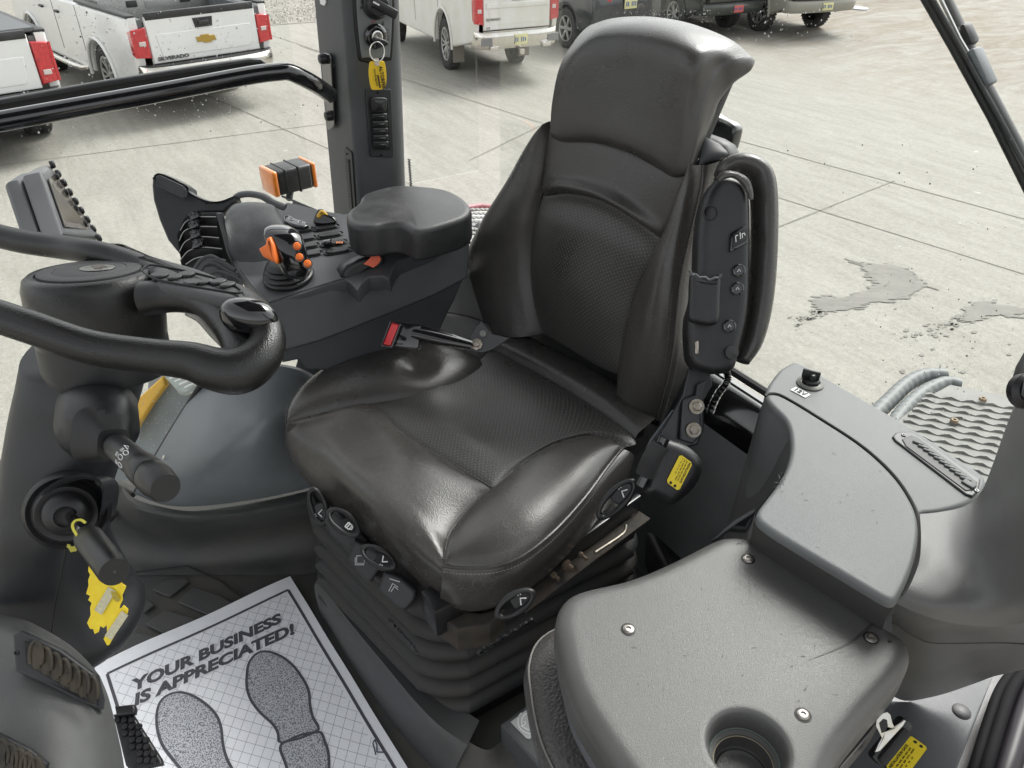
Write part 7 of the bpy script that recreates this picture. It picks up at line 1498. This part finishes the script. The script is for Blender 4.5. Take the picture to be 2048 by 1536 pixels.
soles('shoe_print', [(494, 1352), (498, 1328), (512, 1310), (532, 1304), (560, 1312), (585, 1330), (606, 1358), (618, 1385), (620, 1410), (626, 1436), (637, 1461), (600, 1472), (562, 1487), (556, 1466), (545, 1448), (520, 1424), (502, 1400), (494, 1376)], 0)
soles('shoe_print', [(562, 1492), (600, 1478), (638, 1465), (650, 1484), (657, 1510), (656, 1545), (640, 1570), (600, 1590), (585, 1570), (572, 1530)], 0)
soles('shoe_print', [(314, 1450), (316, 1415), (328, 1395), (352, 1385), (380, 1390), (410, 1408), (432, 1430), (442, 1455), (446, 1490), (455, 1520), (475, 1560), (480, 1590), (420, 1620), (390, 1570), (355, 1530), (325, 1490)], 0)
strip_([(.915, 1.20), (.93, 1.14), (.945, 1.13), (.94, 1.16), (.925, 1.19), (.95, 1.21)], .006, mat('print_script', (.05, .06, .10), .6), mt, 'printed_flourish')
# ------------------------------------------------------------------ folded buddy seat
bs = thing('folded_seat', 'grey folded passenger seat with screws, cup holder and leather underside, bottom right', 'seat', P(1400, 1350, .1))
zb = .575
bo = [(1112, 1262), (1112, 1225), (1122, 1198), (1145, 1178), (1180, 1166), (1250, 1150), (1310, 1128), (1370, 1100), (1430, 1070), (1462, 1064), (1500, 1070), (1560, 1105), (1650, 1160), (1755, 1232), (1812, 1268), (1826, 1292), (1824, 1318), (1800, 1360), (1740, 1430), (1680, 1510), (1640, 1600), (1500, 1700), (1400, 1700), (1300, 1620), (1210, 1500), (1140, 1380)]
# plate with a cup well: outline slab with rolled edge, top face cut around the well
bo_c = cr_curve([P(a, c, zb) for a, c in bo], 140, closed=True); cup_c = P(1497, 1492, zb); CR = .0375
def plate():
    b = MB(); n = ZUP; o = bo_c; m = len(o)
    ar_ = sum(np.dot(n, np.cross(o[i] - o[0], o[(i + 1) % m] - o[0])) for i in range(m))
    if ar_ < 0: o = o[::-1]
    # rotate so that index 0 lies in direction +X from the cup for a clean bridge
    inw = [nrm(np.cross(n, nrm(o[(i + 1) % m] - o[i - 1]))) for i in range(m)]
    prof = [(.006, -.050), (.0, -.045), (0, -.022)] + [(.020 * (1 - math.cos(k / 6 * math.pi / 2)), -.020 + .020 * math.sin(k / 6 * math.pi / 2)) for k in range(7)] + [(.026, .0)]
    rows = [[q + w * d + n * h for q, w in zip(o, inw)] for d, h in prof]
    b.grid(rows, closeu=True); K = 48
    ring = lambda r, h: [cup_c + V(r * math.cos(a), r * math.sin(a), h) for a in np.linspace(0, 2 * math.pi, K, endpoint=False)]
    well = [ring(r, h) for r, h in [(CR + .009, 0), (CR + .005, 0), (CR + .002, -.001), (CR, -.004), (CR - .002, -.012), (CR - .003, -.022), (CR - .0035, -.026), (CR - .008, -.028), (CR - .009, -.032), (CR - .010, -.044), (CR - .013, -.047), (CR - .020, -.0475), (CR - .034, -.047), (.001, -.047)]]
    b.grid(well, closeu=True)
    from mathutils.geometry import delaunay_2d_cdt
    o1, o2 = rows[-1], well[0]; pts = [Vector((q[0], q[1])) for q in o1 + o2]; n1, n2 = len(o1), len(o2)
    ed = [(i, (i + 1) % n1) for i in range(n1)] + [(n1 + i, n1 + (i + 1) % n2) for i in range(n2)]
    vo, eo, fo, *_r3 = delaunay_2d_cdt(pts, ed, [], 1, 1e-6)
    zz_ = o1[0][2]; fs_ = [f for f in fo if (sum((vo[i] for i in f), Vector((0, 0))) / len(f) - Vector((cup_c[0], cup_c[1]))).length > CR + .0088]
    b.add([(v[0], v[1], zz_) for v in vo], [list(f) for f in fs_]); return b
pb = plate().build('seat_back_plate', mat('seat_plate_grey', (.060, .060, .057), .34, bump=.35, bscale=1300, col2=(.086, .086, .083), vscale=5, rvar=.07), bs, angle=50)
for z_, m_, r_ in ((-.0245, mat('greenish_grime', (.10, .14, .12), .6), CR - .0035), (-.030, mat('tan_grime', (.25, .22, .15), .7), CR - .0085), (-.046, gasket, CR - .013)):
    b = MB(); b.tube([cup_c + V(r_ * math.cos(a), r_ * math.sin(a), z_) for a in np.linspace(0, 2 * math.pi, 60)], .0008, n=5); b.build('grime_ring', m_, pb)
for px, py in ((1496, 1118), (1257, 1259), (1742, 1276), (1606, 1430)):
    c = P(px, py, zb); b = MB(); b.lathe([(.0085, .0004), (.0072, .0006), (.0065, -.0005)], c, ZUP, n=24, cap=False); b.build('screw_recess', gasket, pb)
    b = MB(); b.lathe([(.0066, .0004), (.0062, .0014), (.0045, .0022), (.0030, .0023), (.0026, .0004), (.0001, .0004)], c, ZUP, n=24, cap=False); b.build('screw', mat('dull_steel', (.40, .38, .35), .35, metal=1.), pb)
# curved crease in the plate, its shade painted as a flat dark strip
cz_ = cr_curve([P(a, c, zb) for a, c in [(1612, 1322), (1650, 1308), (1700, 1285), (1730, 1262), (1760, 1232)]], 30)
b = MB(); cw = [.0022 * math.sin(min(1, i / 20) * math.pi / 2) for i in range(30)]; b.grid([[q + V(-w_, w_, 0) * .6 + ZUP * .0006 for q, w_ in zip(cz_, cw)], [q + V(w_, -w_, 0) * .6 + ZUP * .0006 for q, w_ in zip(cz_, cw)]]); b.build('painted_crease_shade', mat('crease_shadow', (.030, .030, .029), .5), pb)
b = MB()
for i in range(70):
    px_, py_ = (1492 + rng.normal() * 13, 1078 + rng.normal() * 5 + 4) if i < 40 else (1180 + rng.random() * 520, 1150 + rng.random() * 260)
    c = P(px_, py_, zb) + ZUP * .0005; d = nrm(V(rng.normal() + .8, rng.normal(), 0)); s_ = np.cross(ZUP, d); l_ = .0008 + .004 * rng.random() ** 2; b.add([c - d * l_, c - s_ * .00035, c + d * l_, c + s_ * .00035], [(0, 1, 2, 3)])
b.build('scuff_marks', mat('scuff_plate', (.035, .034, .032), .7), pb, smooth=False)
# leather cushion under the plate
def off_ring(grow, z, sh=V(0, 0, 0)):
    m = len(bo_c); o = bo_c; ar_ = sum(np.dot(ZUP, np.cross(o[i] - o[0], o[(i + 1) % m] - o[0])) for i in range(m)); sg_ = 1 if ar_ > 0 else -1
    return [q + np.cross(ZUP, nrm(o[(i + 1) % m] - o[i - 1])) * sg_ * -grow + V(0, 0, z - q[2]) + sh for i, q in enumerate(o)]
sh = V(-.012, .010, 0)
b = MB(); b.grid([off_ring(-.02, zb - .050), off_ring(-.012, zb - .075, sh * .2), off_ring(-.010, zb - .085, sh * .4)], closeu=True); b.build('under_tray', mat('mauve_grey_plastic', (.10, .10, .112), .5, bump=.3, bscale=900), bs)
b = MB(); b.grid([off_ring(-.03, zb - .080, sh), off_ring(-.004, zb - .082, sh), off_ring(.008, zb - .090, sh * 1.2), off_ring(.014, zb - .110, sh * 1.3), off_ring(.010, zb - .135, sh * 1.3), off_ring(-.006, zb - .155, sh), off_ring(-.04, zb - .165, sh)], closeu=True)
cu_ = b.build('cushion', leather('folded_leather', (.045, .042, .040), .36, grain=260, crack=.15, bstr=.45), bs, angle=80)
rg = off_ring(.0095, zb - .0905, sh * 1.2); b = MB(); b.tube(rg + [rg[0]], .0013, n=6); b.build('cushion_seam', stitch, cu_)
# hinge support below
b = MB(); b.slab([P(a, c, .30) for a, c in [(1090, 1470), (1160, 1440), (1320, 1560), (1320, 1640), (1180, 1620)]], ZUP, .14, .012); sb2 = b.build('support_bracket', mat('mauve_grey_plastic', (0, 0, 0)), bs)
b = MB(); b.slab([P(a, c, .303) for a, c in [(1110, 1500), (1128, 1476), (1160, 1490), (1210, 1560), (1150, 1580)]], ZUP, .01, .002); b.build('bracket_recess', brn, sb2)
b = MB(); b.slab([P(a, c, .26) for a, c in [(1340, 1150), (1500, 1050), (1800, 1260), (1740, 1420), (1500, 1560), (1300, 1450), (1200, 1300)]], ZUP, .24, .02); b.build('seat_base', plast, bs)
# little grey pocket between folded seat and lid
b = MB(); b.slab([D(a, c, 1.10) for a, c in [(1425, 1080), (1470, 1040), (1512, 1015), (1508, 1040), (1495, 1062), (1462, 1058), (1440, 1078)]], nrm(-_f + _u * .4), .02, .004); b.build('pocket_flap', plast2, rc)
# ------------------------------------------------------------------ ignition key with ring and yellow tag, hanging from the pillar
ky = thing('ignition_key', 'black ignition key with steel ring and yellow lettered tag hanging on the pillar', 'key', Y(752, 110, YP - .03))
b = MB(); b.slab([Y(a, c, YP - .030) for a, c in [(748, 78), (757, 76), (770, 80), (778, 86), (775, 92), (765, 95), (755, 98), (749, 96), (751, 88)]], NY, .008, .003, smooth=40); b.build('key_head', blackpl, ky)
b = MB(); rcn = Y(753.5, 103, YP - .034); b.tube([rcn + V(.016 * math.cos(a), -.002, .0185 * math.sin(a)) for a in np.linspace(0, 2 * math.pi, 40)], .0012, n=8); b.build('ring', shiny, ky)
b = MB(); b.slab([Y(a, c, YP - .036) for a, c in [(748, 117), (758, 117), (758, 124), (760, 130), (755, 133), (750, 130)]], NY, .003, .001); b.build('tag_clip', mat('clear_plastic', (.6, .55, .45), .2), ky)
b = MB(); tp_ = [(739, 128), (743, 123), (765, 122), (770, 127), (773, 150), (772, 172), (768, 178), (748, 180), (742, 175), (738, 150)]; b.slab([Y(a, c, YP - .034) for a, c in tp_], NY, .0025, .001, smooth=60); tk = b.build('tag', mat('tag_orange_yellow', (.82, .55, .03), .4), ky)
dnv = nrm(Y(767, 178, YP) - Y(759, 132, YP)); rtv = -nrm(np.cross(dnv, NY)); 
text('ALTORFER', Y(758, 133, YP - .0365), dnv, np.cross(NY * -1, dnv) if np.dot(np.cross(NY * -1, dnv), _r) > 0 else np.cross(NY, dnv), .0105, inkb, tk, bold=.0003, sx=.92)
text('Altorferag.com', Y(747, 138, YP - .0365), dnv, np.cross(NY * -1, dnv) if np.dot(np.cross(NY * -1, dnv), _r) > 0 else np.cross(NY, dnv), .0062, inkb, tk, sx=.9)
b = MB(); b.add([Y(a, c, YP - .0366) for a, c in [(754, 150), (757, 150), (762, 176), (759, 176)]], [(0, 1, 2, 3)]); b.build('tag_bar', inkb, tk, smooth=False)
for o in list(bpy.data.objects):
    if '_org' in o: del o['_org']
